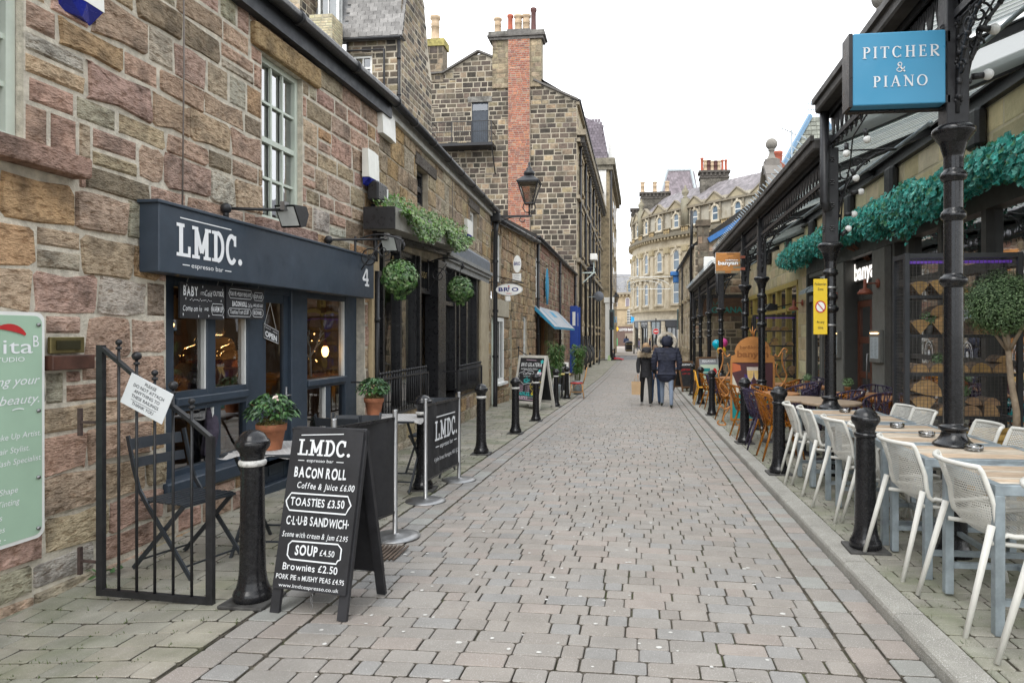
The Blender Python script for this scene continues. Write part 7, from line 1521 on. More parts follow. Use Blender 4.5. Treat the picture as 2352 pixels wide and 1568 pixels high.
# ---- chalkboards
def aframe(name,label,loc,rz,w,h,spread,frame,fw,footed=True,board=BO,cat='chalkboard'):
    t=thing(name,label,cat,loc,rz); z0=.12 if footed else .1
    sp=spread/2; a=math.atan2(sp,h)
    def pl(sgn):
        mb=MB(); n=Vector((0,-sgn*math.cos(a),math.sin(a))); up=Vector((0,sgn*math.sin(a)*1,math.cos(a)))
        base=Vector((0,-sgn*sp,0))
        P=lambda x,y,q: (base+Vector((x,0,0))+up*y+n*q)[:]
        return mb,P
    L_=h/math.cos(a)
    for sgn in (1,-1):
        mb,P=pl(sgn); mb.add([P(x,y,q) for q in (0,.018) for x,y in ((-w/2+.01,.13),(w/2-.01,.13),(w/2-.01,L_),(-w/2+.01,L_))],[(0,1,2,3),(4,5,6,7)]+[(i,(i+1)%4,4+(i+1)%4,4+i) for i in range(4)]); p_=mb.build('front_panel' if sgn>0 else 'back_panel',board,t,True)
        mb,P=pl(sgn)
        for x0,x1,y0,y1 in ((-w/2,-w/2+fw,0,L_),(w/2-fw,w/2,0,L_))+(((-w/2+fw,w/2-fw,.13,.13+fw),(-w/2+fw,w/2-fw,L_-fw,L_)) if frame is not BO else ()):
            q0,q1=(-.012,.026) if frame is not BO else (-.022,-.001)
            mb.add([P(x,y,q) for q in (q0,q1) for x,y in ((x0,y0),(x1,y0),(x1,y1),(x0,y1))],[(0,1,2,3),(4,5,6,7)]+[(i,(i+1)%4,4+(i+1)%4,4+i) for i in range(4)])
        mb.build('frame',frame,t,True)
    mb,P=pl(1); M=Matrix.Translation(loc)@Matrix.Rotation(rz,4,'Z')
    o=M@Vector(P(-w/2,.13,.0185)); u=M.to_3x3()@Vector((1,0,0)); v=(M@Vector(P(-w/2,1,.0185))-M@Vector(P(-w/2,0,.0185))).normalized(); return t,Board(o,u,v),L_-.13
t,B,HB_=aframe('a_board','black LMDC espresso bar menu A-board with white painted prices','' and 0 or (-1.74,3.66,gl(-1.74,3.6)),math.radians(-9),.47,.975,.42,BO,.055)
mb=MB(); k=HB_; logo(B,mb,.06,k-.155,.33,.088); stroke(mb,B,[(.07,k-.045),(.34,k-.03)],.005); text(mb,B,'espresso bar',.21,k-.19,.017,.17); rect(mb,B,.07,.11,k-.186,k-.182); rect(mb,B,.315,.36,k-.186,k-.182)
PT=mat('painted_lettering',(.74,.76,.78),.6,var=.05)
text(mb,B,'BACON ROLL',.22,k-.275,.055,.33,bold=.03,jit=.6); text(mb,B,'Coffee & Juice £6.00',.265,k-.335,.034,.36,bold=.012,shear=.15,jit=.6)
text(mb,B,'TOASTIES £3.50',.225,k-.427,.042,.34,bold=.02,jit=.5); frame_poly(mb,B,.03,.435,k-.455,k-.362,.008,.025)
text(mb,B,'C·L·U·B SANDWICH·',.24,k-.53,.045,.39,bold=.02,jit=.5); text(mb,B,'Scone with cream & Jam £2.95',.235,k-.595,.028,.41,bold=.01,shear=.2,jit=.6)
text(mb,B,'SOUP',.195,k-.685,.05,.14,bold=.03,jit=.4); text(mb,B,'£4.50',.325,k-.68,.03,.09,bold=.01,jit=.4); frame_poly(mb,B,.08,.41,k-.713,k-.615,.008,.022,2)
text(mb,B,'Brownies £2.50',.23,k-.765,.036,.34,bold=.012,jit=.6); text(mb,B,'PORK PIE n MUSHY PEAS £4.95',.237,k-.815,.026,.42,bold=.012,jit=.5); text(mb,B,'www.lmdcespresso.co.uk',.235,.012,.019,.37)
mb.build('lettering',PT,t)
mb=MB(sm=True)
for i in range(4):
    z=.125-i*.027; mb.tube([(.0+.007*math.cos(q)*(i%2),-.17+.007*math.cos(q)*(1-i%2),z+.015*math.sin(q)) for q in [j*.8 for j in range(8)]],.0025,4,True)
mb.build('chain',STEEL,t,True)
t,B,HB_=aframe('a_board','white framed gelato chalkboard A-board with coloured chalk writing','' and 0 or (-2.62,16.35,gl(-2.62,16.3)),math.radians(-28),.84,1.27,.62,mat('worn_white_wood',(.55,.53,.48),.7,var=.12,sc=10),.06,cat='chalkboard')
CC={'w':PT,'c':mat('cyan_chalk',(.05,.55,.55),.8),'y':mat('yellow_chalk',(.75,.6,.05),.8),'p':mat('pink_chalk',(.7,.5,.62),.8)}
k=HB_; a={q:MB() for q in CC}
text(a['w'],B,'BRIO GELATERIA',.42,k-.27,.085,.62,bold=.03,jit=.6,shear=.15); text(a['w'],B,'Authentic Italian Gelato',.37,k-.35,.045,.5,bold=.01,jit=.6,shear=.2); text(a['w'],B,'- Coffee -',.33,k-.47,.065,.34,bold=.01,jit=.5,shear=.2); text(a['w'],B,'Speciali teas',.33,k-.52,.03,.2,jit=.5)
stroke(a['w'],B,[(.33+(.25+.02*math.cos(q*7))*math.cos(q),k-.53+(.17+.015*math.cos(q*7))*math.sin(q)) for q in [j*.16 for j in range(40)]],.01,closed=True)
stroke(a['c'],B,arcp(.33,k-.6,.07,.05,180,360,10),.012); stroke(a['c'],B,arcp(.33,k-.6,.07,.02,0,360,12),.01,closed=True); stroke(a['c'],B,arcp(.41,k-.61,.025,.025,-90,100,8),.01); stroke(a['c'],B,[(.25,k-.665),(.42,k-.665)],.01); stroke(a['c'],B,[(.31,k-.56),(.32,k-.53),(.31,k-.51)],.007); stroke(a['c'],B,[(.35,k-.56),(.36,k-.53),(.35,k-.51)],.007)
for q in range(5): an=1.57+q*2.513; an2=an+2.513; stroke(a['c'],B,[(.73+.05*math.cos(an),k-.15+.05*math.sin(an)),(.73+.05*math.cos(an2),k-.15+.05*math.sin(an2))],.012)
disc(a['w'],B,.66,k-.42,.035); disc(a['p'],B,.72,k-.43,.035); disc(a['c'],B,.69,k-.375,.035); stroke(a['p'],B,[(.65,k-.46),(.68,k-.57),(.73,k-.46)],.012)
for i,(s_,p_) in enumerate((('1 SCOOP','£ 2.00'),('2 SCOOPS','£ 3.50'),('3 SCOOPS','£ 4.60'),('4 SCOOPS','£ 5.25'))): text(a['p'],B,s_,.17,k-.76-i*.045,.03,.2,jit=.5); text(a['p'],B,p_,.4,k-.76-i*.045,.03,.12,jit=.5)
text(a['y'],B,'Something Cold',.66,k-.66,.04,.26,jit=.5); text(a['y'],B,'Coffee & Ice cream',.63,k-.78,.04,.26,jit=.5); stroke(a['y'],B,arcp(.64,k-.74,.17,.13,60,300,14),.008)
text(a['c'],B,'WAFFLES',.27,k-.97,.075,.42,bold=.02,jit=.3); text(a['y'],B,'6',.56,k-.97,.085,.06,bold=.02); text(a['p'],B,'CREPES',.27,k-1.06,.065,.33,bold=.01,jit=.3); text(a['c'],B,'Free Wifi, Seating Upstairs',.4,.19,.04,.6,shear=.2,jit=.5)
stroke(a['p'],B,[(.25,k-.11),(.55,k-.12)],.012); stroke(a['w'],B,[(.15,.16),(.65,.15)],.008); stroke(a['p'],B,[(.15,.11),(.65,.095)],.012)
for q in a: a[q].build('chalk_lettering',CC[q],t)
# ---- canvas barriers
def barrier(p,q,label,lettered):
    t=thing('canvas_barrier',label,'barrier',(p[0],p[1],gl(*p)),group='black canvas cafe barriers on steel posts'); za,zb=gl(*p),gl(*q)
    for x,y,z in ((p[0],p[1],za),(q[0],q[1],zb)):
        mb=MB(sm=True); mb.lathe([(.19,0),(.19,.006),(.12,.018),(.03,.024),(.019,.03),(.019,.955),(.017,.965),(.004,.968)],26,(x,y,z)); mb.build('post',STEEL,t)
    A_=Vector((p[0],p[1],za)); D=Vector((q[0],q[1],zb))-A_; L_=D.length; d=D/L_; n=Vector((d.y,-d.x,0)).normalized(); mb=MB(sm=True)
    P=lambda s,z: A_+d*(L_*s)+Vector((0,0,z))+n*(.018*math.sin(s*9)*(.4+.6*(.93-z))+.006*math.sin(s*23+z*4))
    mb.grid(lambda u,v: P(.03+.94*u,.20+.69*v),24,12); mb.build('banner',mat('black_canvas',(.02,.02,.022),.75,var=.15,sc=6),t)
    mb=MB(); mb.bar((A_+d*.02+Vector((0,0,.90)))[:],(A_+d*(L_-.02)+Vector((0,0,.90)))[:],.022); mb.bar((A_+d*.02+Vector((0,0,.19)))[:],(A_+d*(L_-.02)+Vector((0,0,.19)))[:],.018); mb.build('rail',BLACKP,t)
    if lettered:
        B=Board(A_+d*.06+Vector((0,0,.2))+n*.03,d,(0,0,1)); B.n=n; mb=MB(); W_=L_-.12; logo(B,mb,W_*.12,.34,W_*.74,.19); stroke(mb,B,[(W_*.16,.57),(W_*.8,.57)],.012); text(mb,B,'espresso bar',W_*.5,.26,.045,W_*.45); rect(mb,B,W_*.14,W_*.24,.275,.285); rect(mb,B,W_*.76,W_*.86,.275,.285); text(mb,B,'4 John Street, Harrogate, HG1 1JZ',W_*.5,.14,.04,W_*.8); mb.build('lettering',PT,t)
    return t
barrier((-2.03,6.25),(-2.0,7.32),'black LMDC canvas barrier on steel posts past the chalkboard',True)
barrier((-2.02,4.3),(-1.87,5.02),'plain black canvas barrier half hidden behind the menu A-board',False)
# ---- folding bistro chairs, tables and pots
BIS=mat('anthracite_metal',(.028,.033,.04),.42,var=.12)
def bistro_proto():
    t=thing('bistro_chair','bistro chair','chair',(0,0,0))
    for i in range(7): y=-.17+i*.055; mb=MB(); mb.box(-.2,.2,y,y+.042,.445,.455,.003); mb.build('seat_slat',BIS,t,True)
    for z,dz in ((.80,.07),(.68,.06)): 
        mb=MB(); mb.add([(x,.22+.10*(zz-.45)/.4+.02*(1-(x/.19)**2),zz) for zz in (z-dz/2,z+dz/2) for x in (-.19,-.1,0,.1,.19)]+[(x,.232+.10*(zz-.45)/.4+.02*(1-(x/.19)**2),zz) for zz in (z-dz/2,z+dz/2) for x in (-.19,-.1,0,.1,.19)],[(i,i+1,i+6,i+5) for i in range(4)]+[(10+i,11+i,16+i,15+i) for i in range(4)]+[(5+i,6+i,16+i,15+i) for i in range(4)]); mb.build('back_slat',BIS,t,True)
    for s in (-1,1):
        x=s*.205; mb=MB(); pts=[(x,-.26,0),(x,.12,.42),(x,.2,.52),(x,.25,.66),(x,.305,.86)]
        for a,b in zip(pts,pts[1:]): mb.bar(a,b,.012,.028)
        mb.build('leg',BIS,t,True); x=s*.185; mb=MB(); mb.bar((x,.28,0),(x,-.17,.44),.012,.028); mb.build('leg',BIS,t,True)
    mb=MB(); mb.bar((-.2,-.2,.07),(.2,-.2,.07),.01); mb.bar((-.185,.22,.06),(.185,.22,.06),.01); mb.bar((-.2,-.18,.44),(.2,-.18,.44),.015); mb.bar((-.2,.14,.44),(.2,.14,.44),.015); mb.build('stretcher',BIS,t,True)
    return t
bp=bistro_proto(); sp=[(-2.97,4.2,math.radians(75),'grey slatted bistro chair behind the railing gate'),(-2.42,5.35,math.radians(5),'grey slatted bistro chair beyond the polka dot table'),(-2.5,5.75,math.radians(175),'grey bistro chair backing on the plain canvas barrier'),(-2.42,7.65,math.radians(-5),'grey bistro chair by the ball-topped railing')]
for i,(x,y,a_,lab) in enumerate(sp): place(bp if i==0 else copy_tree(bp),(x,y,gl(x,y)),a_,lab,'folding bistro chairs outside the espresso bar')
CLO=mat('grey_polka_cloth',(.40,.39,.38),.75,var=.04); DOT=mat('white_dots',(.75,.75,.73),.75)
def bistro_table(x,y,rz,label,lab2):
    z=gl(x,y); t=thing('bistro_table',label,'table',(x,y,z),rz,group='square bistro tables outside the espresso bar'); mb=MB(); mb.box(-.3,.3,-.3,.3,.695,.712,.004); mb.build('table_top',BIS,t,True)
    for s in (-1,1):
        mb=MB(); mb.bar((s*.24,-.26,0),(s*.24,.24,.69),.018); mb.build('leg',BIS,t,True); mb=MB(); mb.bar((s*.22,.26,0),(s*.22,-.24,.69),.018); mb.build('leg',BIS,t,True)
    mb=MB(); mb.bar((-.24,-.2,.1),(.24,-.2,.1),.012); mb.bar((-.22,.2,.1),(.22,.2,.1),.012); mb.build('stretcher',BIS,t,True)
    c=thing('tablecloth',lab2,'tablecloth',(x,y,z+.714),rz+.12,group='polka dot cloths on the bistro tables'); mb=MB()
    mb.grid(lambda u,v: ((u-.5)*.66,(v-.5)*.62,.0035 if abs(u-.5)<.45 and abs(v-.5)<.47 else -.02-.012*math.sin(u*20+v*13)),20,20); mb.build('cloth',CLO,c,True); mb=MB()
    for i in range(15):
        for j in range(14): 
            dx=-.27+i*.038+.019*(j%2); dy=-.26+j*.04
            if abs(dx)<.285: mb.add([(dx+.007*math.cos(q),dy+.007*math.sin(q),.005) for q in (0,1.05,2.1,3.14,4.19,5.24)],[(0,1,2,3,4,5)])
    mb.build('polka_dots',DOT,c,True)['kind']='stuff'
bistro_table(-2.55,4.62,.05,'black square bistro table between the gate and bollard','grey polka dot cloth on the nearer bistro table'); bistro_table(-2.5,6.75,-.05,'black square bistro table beside the wine shop railing','grey polka dot cloth on the farther bistro table')
def pot_plant(x,y,z,k,label,flower):
    t=thing('potted_plant',label,'potted plant',(x,y,z),group='terracotta pots on the bistro tables'); mb=MB(sm=True); mb.lathe([(.062*k,0),(.067*k,.01*k),(.088*k,.13*k),(.098*k,.132*k),(.102*k,.175*k),(.094*k,.178*k),(.09*k,.16*k)],20); mb.build('pot',TERRA,t,True)
    mb=MB()
    for i in range(420): a=R.uniform(0,6.28); r=.1*k*math.sqrt(R.random()); leaf(mb,(r*math.cos(a),r*math.sin(a),(.175+R.uniform(-.01,.04))*k),(math.cos(a),math.sin(a),.8),.018*k,LEAF1,[(.16,.15,.04),(.2,.17,.06),(.1,.1,.03)])
    tag(mb.build('moss',IVY,t,True),kind='stuff'); mb=MB()
    for i in range(430):
        a=R.uniform(0,6.28); b=R.uniform(-.25,1.3); r=R.uniform(.7,1.05); p=Vector((.17*k*r*math.cos(a)*math.cos(b),.15*k*r*math.sin(a)*math.cos(b),(.25+.13*r*math.sin(b))*k)); leaf(mb,p,(math.cos(a)*.6,math.sin(a)*.6,.9),R.uniform(.034,.055)*k,LEAF1,[(.035,.09,.03),(.05,.12,.035),(.08,.17,.05),(.03,.07,.03)],up=(math.cos(a),math.sin(a),.3))
    o=mb.build('foliage',IVY,t,True); o['kind']='stuff'
    mb=MB(sm=True)
    for i in range(9): a=R.uniform(0,6.28); mb.tube([(0,0,.15*k),(.06*k*math.cos(a),.06*k*math.sin(a),.26*k),(.13*k*math.cos(a),.13*k*math.sin(a),.32*k)],.004*k,4)
    mb.build('stem',mat('plant_stem',(.10,.07,.03),.8),t,True)
    mb=MB()
    for p in flower: 
        for q in range(9): a=q*.7; leaf(mb,(p[0]+.012*math.cos(a),p[1]+.012*math.sin(a),p[2]+.003*q),(math.cos(a),math.sin(a),.8),.035,LEAF1,[(.75,.6,.52),(.8,.72,.66)])
    if flower: mb.build('flower',IVY,t,True)
pot_plant(-2.57,4.5,gl(-2.36,4.5)+.72,1.02,'terracotta pot with one pale flower on the nearer polka dot table',[(.1,-.12,.36)]); pot_plant(-2.72,6.7,gl(-2.66,6.7)+.72,1.0,'terracotta pot of glossy leaves on the farther polka dot table',[])
t=thing('drain_grate','small iron drain grate by the barrier disc','drain',(-1.75,4.6,zr(4.6))); 
for i in range(7): mb=MB(); mb.box(-1.86+i*.03,-1.845+i*.03,4.45,4.75,zr(4.6)+.004,zr(4.6)+.012); mb.build('grate_bar',mat('rusty_grate',(.11,.08,.06),.8,var=.3),t)
# ---- white mesh chairs at slatted tables
WPL2=mat('white_resin',(.66,.65,.60),.42,var=.05,sc=12)
def mesh_proto():
    t=thing('mesh_chair','mesh chair','chair',(0,0,0))
    prof=[(-.24,.43),(-.235,.445),(-.18,.447),(-.1,.44),(0,.432),(.1,.43),(.165,.445),(.205,.48),(.235,.54),(.262,.62),(.29,.70),(.315,.77),(.33,.80)]
    def S(u,v):
        f=v*(len(prof)-1); i=min(int(f),len(prof)-2); k=f-i; y=prof[i][0]*(1-k)+prof[i+1][0]*k; z=prof[i][1]*(1-k)+prof[i+1][1]*k
        q=(u-.5)*2; w=.235+.0*v-.03*max(0,v-.75)*4*.25-.02*(v<.15); bend=abs(q)**2.2
        if v<.5: z+=.045*bend*min(1,v*4+.3)
        else: y-=.075*bend*min(1,(v-.42)*3); z+=.03*bend*max(0,1-(v-.5)*5)
        return Vector((q*w,y,z))
    mb=MB(); nu,nv=42,72; vs=[];fs=[]
    g=[[S(i/nu,j/nv) for i in range(nu+1)] for j in range(nv+1)]
    idx=lambda i,j: j*(nu+1)+i
    vs=[p[:] for r in g for p in r]
    for j in range(nv):
        for i in range(nu):
            a=(g[j][i],g[j][i+1],g[j+1][i+1],g[j+1][i]); c=(a[0]+a[1]+a[2]+a[3])/4; b=len(vs); vs+=[(p*.60+c*.40)[:] for p in a]
            o=(idx(i,j),idx(i+1,j),idx(i+1,j+1),idx(i,j+1))
            fs+=[(o[k],o[(k+1)%4],b+(k+1)%4,b+k) for k in range(4)]
    mb.add(vs,fs); mb.build('shell',WPL2,t,True)
    mb=MB(sm=True); E_=[S(0,j/24) for j in range(25)]+[S(i/12,1) for i in range(1,13)]+[S(1,1-j/24) for j in range(1,25)]+[S(1-i/10,0) for i in range(1,10)]
    mb.tube([p[:] for p in E_],.0135,7,True); mb.build('rim',WPL2,t,True)
    for s in (-1,1):
        mb=MB(sm=True); mb.tube([(s*.26,-.27,0),(s*.225,-.19,.44)],[.014,.017],8); mb.build('leg',WPL2,t,True)
        mb=MB(sm=True); mb.tube([(s*.275,.34,0),(s*.243,.205,.53)],[.013,.018],8); mb.build('leg',WPL2,t,True)
    mb=MB(sm=True); mb.tube([(-.225,-.19,.425),(-.2,0,.42),(-.225,.2,.44)],.012,6); mb.tube([(.225,-.19,.425),(.2,0,.42),(.225,.2,.44)],.012,6); mb.build('seat_rail',WPL2,t,True)
    return t
mp=mesh_proto(); NEAR=['at the very front right corner','second from the front on the road side','in front of the plain black bollard','hidden partly by the plain black bollard','just past the plain black bollard','next to last toward the round tables','last on the road side, by the amber chairs']
ch=[(1.86,2.86,-90),(1.85,3.69,-91),(1.83,4.5,-87),(1.87,5.28,-94),(1.82,5.86,-86),(1.83,6.83,-92),(1.80,7.36,-95)]
chairs=[(x,y,a_,'white mesh chair '+NEAR[i]) for i,(x,y,a_) in enumerate(ch)]
chairs+=[(2.36,y,90+R.uniform(-5,5),'white mesh chair on the far side of slatted tables, '+l) for y,l in ((7.2,'farthest from view'),(6.7,'second farthest'),(5.55,'behind the iron column'),(5.0,'just right of the iron column'),(4.25,'by the wooden planter'))]
for i,(x,y,a_,lab) in enumerate(chairs):
    o=mp if i==0 else copy_tree(mp); place(o,(x,y,gr(x,y)),math.radians(a_)+R.uniform(-.04,.04)+math.pi,lab,'white mesh chairs at the slatted tables')
SLT=mat('weathered_slat',attr=True,rough=.7,var=.3,sc=9,stretch=(1,7,7),soot=.3,sootc=(.15,.09,.05),sootsc=6,bump=.15,bsc=40)
TW,TD=.78,.58
def slat_table(y0,label,i):
    x0=1.66; y=y0; t=thing('slatted_table',label,'table',(x0,y,gr(x0,y)),group='galvanised tables with slatted wooden tops'); h=.715
    mb=MB(); 
    mb.box(0,TW,0,.045,h-.05,h,.003); mb.box(0,TW,TD-.045,TD,h-.05,h,.003); mb.box(0,.045,.045,TD-.045,h-.05,h-.0005); mb.box(TW-.045,TW,.045,TD-.045,h-.05,h-.0005); mb.build('top_frame',GALV,t,True)
    n=8; w=(TD-.09)/n
    for k in range(n):
        c=R.uniform(.8,1.2); b=MB(c=(.46*c,.35*c,.25*c) if R.random()<.65 else (.52*c,.45*c,.36*c)); b.box(.047,TW-.047,.045+k*w+.0015,.045+(k+1)*w-.0015,h-.022,h-.004); b.build('slat',SLT,t,True)
    for a,b_ in ((0,0),(TW-.045,0),(0,TD-.045),(TW-.045,TD-.045)): mb=MB(); mb.box(a,a+.045,b_,b_+.045,0,h-.05,.003); mb.build('leg',GALV,t,True)
    mb=MB()
    for b_ in (.008,TD-.037): mb.box(.045,TW-.045,b_,b_+.03,.14,.17)
    mb.box(TW/2-.015,TW/2+.015,.037,TD-.037,.142,.168); mb.build('stretcher',GALV,t,True)
    a=thing('glass_ashtray','clear glass ashtray on the '+label.split(',')[0],'ashtray',(x0+TW*.55,y+TD*.6,gr(x0,y)+h),group='glass ashtrays on the slatted tables'); mb=MB(sm=True); mb.lathe([(.05,.001),(.055,.006),(.056,.034),(.05,.036),(.045,.012),(.005,.011)],16); mb.build('dish',glassmat('clear_glass',(.95,.96,.97),.2,.02,.95),a,True)
for i,(y,l) in enumerate(((7.02,'slatted table nearest the round tables, sixth from front'),(6.43,'slatted table paired with the last one, fifth from front'),(5.56,'slatted table behind the iron column, fourth from front'),(4.97,'slatted table beside the iron column, third from front'),(4.25,'slatted table before the iron column, second from front'),(3.44,'slatted table nearest the viewer, first in the row'))): slat_table(y,l,i)
# ---- branch-like translucent chairs and round tables
def amber(name,c):
    m=mat(name,c,.12,trans=.75,var=.1,sc=10,ior=1.25,spec=.6); return m
AMB=amber('amber_resin',(.72,.27,.03)); PUR=amber('smoky_purple_resin',(.15,.12,.22))
def shellp(u,v):
    # u around back from arm to arm (0..1), v from seat (0) up to rim (1)
    a=math.radians(-20+220*u); r=.20+.07*v; top=.27+.13*math.sin(math.pi*u)
    return Vector((r*math.cos(a)*1.02,r*math.sin(a)*.95+.02+.05*v*math.sin(math.pi*u),.44+top*v**1.15))
def crystal_proto(m,label,seed):
    t=thing('branch_chair',label,'chair',(0,0,0)); rr=random.Random(seed); mb=MB(sm=True)
    for u0 in [k/13 for k in range(14)]:
        u=u0; pts=[]; d=rr.uniform(-.13,.13)
        for k in range(6): v=k/5; pts.append(shellp(min(1,max(0,u0+d*v+.03*math.sin(v*5+u0*9))),v)[:])
        mb.tube(pts,.0095,5); pts=[]; d=-d+rr.uniform(-.1,.1)
        for k in range(6): v=k/5; pts.append(shellp(min(1,max(0,u0+d*(v-.2))),v)[:])
        mb.tube(pts,.0075,5)
    for k in range(3): v=.3+.22*k; mb.tube([shellp(.06+.88*i/12,v+.07*math.sin(i*1.9+k))[:] for i in range(13)],.0075,5)
    mb.build('lattice_shell',m,t,True)
    mb=MB(sm=True); mb.tube([shellp(i/20,1)[:] for i in range(21)],.013,6); mb.tube([shellp(0,1-k/4)[:] for k in range(5)],.011,6); mb.tube([shellp(1,1-k/4)[:] for k in range(5)],.011,6); mb.build('rim',m,t,True)
    mb=MB(sm=True); mb.lathe([(.19,-.012),(.215,-.005),(.215,.012),(.15,.004),(.01,.0)],18,(0,0,.44)); mb.build('seat',m,t,True)
    for s in (-1,1):
        mb=MB(sm=True); mb.tube([(s*.24,-.24,0),(s*.17,-.13,.44)],[.012,.019],6); mb.build('leg',m,t,True); mb=MB(sm=True); mb.tube([(s*.23,.27,0),(s*.16,.14,.44)],[.012,.019],6); mb.build('leg',m,t,True)
    return t
CRA=crystal_proto(AMB,'amber chair',1); CRP=crystal_proto(PUR,'purple chair',2); used=set()
CR=[(CRA,1.74,8.85,-90,'amber lattice chair nearest the white chairs, by the kerb bollard'),(CRP,1.72,9.8,-95,'smoky purple lattice chair at the kerb between amber ones'),(CRA,1.68,10.95,-85,'amber lattice chair at the kerb before the copper poster stand'),(CRA,1.95,10.5,-120,'amber lattice chair second from the kerb by the poster stand'),(CRA,1.75,13.7,-80,'amber lattice chair just beyond the copper poster stand'),(CRA,1.68,16.6,-80,'amber lattice chair past the fourth bollard'),(CRP,1.75,15.7,-95,'purple lattice chair past the fourth bollard'),
(CRP,2.55,9.3,100,'purple lattice chair under the round tables, across from amber'),(CRP,2.9,8.5,150,'purple lattice chair beside the log rack'),(CRA,2.75,9.9,60,'amber lattice chair turned toward the bar doorway'),(CRA,3.0,9.2,20,'amber lattice chair by the tables near the log rack'),(CRP,2.5,11.4,110,'purple lattice chair by the second iron column'),(CRP,2.75,12.2,90,'purple lattice chair in front of the red door'),(CRA,2.6,13.2,70,'amber lattice chair behind the poster stand'),(CRP,3.3,13.6,170,'purple lattice chair near the farther menu case'),(CRA,2.4,14.6,80,'amber lattice chair by the third iron column'),(CRP,3.5,10.6,180,'purple lattice chair beside the nearer menu case')]
for src,x,y,a_,lab in CR:
    o=src if src not in used else copy_tree(src); used.add(src); place(o,(x,y,gr(x,y)),math.radians(a_)+math.pi,lab,'translucent lattice chairs at the round tables')
RT=mat('round_table_wood',(.40,.19,.08),.5,var=.25,sc=4,stretch=(1,8,1)); RT2=mat('grey_table_wood',(.36,.27,.19),.6,var=.2,sc=4,stretch=(1,8,1))
HERB=[(.12,.22,.09),(.17,.28,.13),(.09,.17,.07),(.22,.32,.17)]
def herb(x,y,z,label,r=.085,pm=None):
    t=thing('herb_pot',label,'potted plant',(x,y,z),group='small herb pots'); mb=MB(sm=True); mb.lathe([(.035,0),(.048,.09),(.05,.1),(.04,.1)],12); mb.build('pot',pm or mat('copper_pot',(.36,.2,.1),.35,metal=.7,var=.2),t,True); mb=MB()
    for i in range(240): d=Vector((R.gauss(0,1),R.gauss(0,1),R.gauss(0,1))).normalized()*r*R.uniform(.6,1.05); leaf(mb,(d.x,d.y,.1+r*.75+d.z*.85),d+Vector((0,0,.05)),.028,LEAF1,HERB)
    tag(mb.build('foliage',IVY,t,True),kind='stuff')
def round_table(x,y,m,label,r=.35):
    z=gr(x,y); t=thing('round_table',label,'table',(x,y,z),group='round pedestal tables outside the bar'); mb=MB(sm=False); mb.lathe([(r,.70),(r+.006,.71),(r+.006,.725),(r,.735)],26); mb.build('table_top',m,t,True); mb=MB(sm=True); mb.lathe([(.21,0),(.21,.012),(.04,.03),(.035,.68),(.12,.70)],14); mb.build('pedestal',IRONM,t,True); return z+.735
for x,y,m,lab,it in ((1.98,10.55,RT,'brown round table behind the kerb bollard by the poster stand',''),(2.12,9.35,RT2,'greyish round table nearest the kerb',''),(2.32,8.75,RT2,'greyish round table closest to the white chairs',''),(3.15,10.55,RT,'orange brown round table with plant and coffee cup by the door','pc'),(3.35,9.6,RT,'orange brown round table touching the log rack side','a'),(2.75,13.6,RT,'brown round table farther back with ashtray','a'),(3.05,12.6,RT,'brown round table with herb pot before the farther menu case','p'),(2.55,15.5,RT,'brown round table near the third column','p'),(2.2,17.0,RT,'brown round table past the fourth bollard','')):
    zt=round_table(x,y,m,lab)
    if 'p' in it: herb(x-.12,y,zt,'bushy green herb in copper pot on a round table, '+('by the red door' if y<11 else ('by the third column' if y>15 else 'before the farther menu case')))
    if 'c' in it:
        c=thing('coffee_cup','white coffee cup on a saucer on the round table by door','cup',(x+.05,y-.16,zt)); mb=MB(sm=True); mb.lathe([(.075,.006),(.08,.012),(.03,.008)],16); mb.build('saucer',WHITE,c,True); mb=MB(sm=True); mb.lathe([(.025,.012),(.045,.04),(.048,.07),(.044,.07)],14); mb.tube([(.045,0,.03),(.07,0,.035),(.07,0,.055),(.047,0,.06)],.005,5); mb.build('cup',WHITE,c,True)
    if 'a' in it or 'c' in it:
        c=thing('ashtray','black round ashtray on the '+('table touching the log rack' if x>3.3 else 'table with the coffee cup' if 'c' in it else 'farther back round table'),'ashtray',(x-.2 if 'c' in it else x+.05,y-.1,zt),group='black ashtrays on the round tables'); mb=MB(sm=True); mb.lathe([(.05,0),(.055,.035),(.045,.035),(.04,.012)],14); mb.build('dish',BLACKP,c,True)
# ---- log racks in wire cages
LOGB=mat('log_bark',(.24,.17,.12),.9,var=.3,sc=14,bump=.4,bsc=30); LOGE=mat('log_end_grain',attr=True,rough=.8,var=.25,sc=14,soot=.35,sootc=(.2,.1,.04),sootsc=9)
def log_wedge(parent,x,y,z,r,a0,a1,L_=.26):
    q=R.uniform(.75,1.2); mb=MB(c=(.46*q,.29*q,.13*q*R.uniform(.8,1.3))); n=6; arc=[(x+r*math.cos(a0+(a1-a0)*k/n),z+r*math.sin(a0+(a1-a0)*k/n)) for k in range(n+1)]; P=[(x,z)]+arc
    dz=z-min(p[1] for p in P); P=[(p[0],p[1]+dz) for p in P]; m=len(P)
    mb.k=0; mb.add([(p[0],y,p[1]) for p in P]+[(p[0],y+L_,p[1]) for p in P],[tuple(range(m)),tuple(range(2*m-1,m-1,-1))]); mb.k=1
    mb.add([(p[0],y,p[1]) for p in P]+[(p[0],y+L_,p[1]) for p in P],[(i,(i+1)%m,m+(i+1)%m,m+i) for i in range(m)]); mb.build('log',[LOGE,LOGB],parent)
CAGE=mat('cage_charcoal',(.03,.033,.038),.45,var=.1)
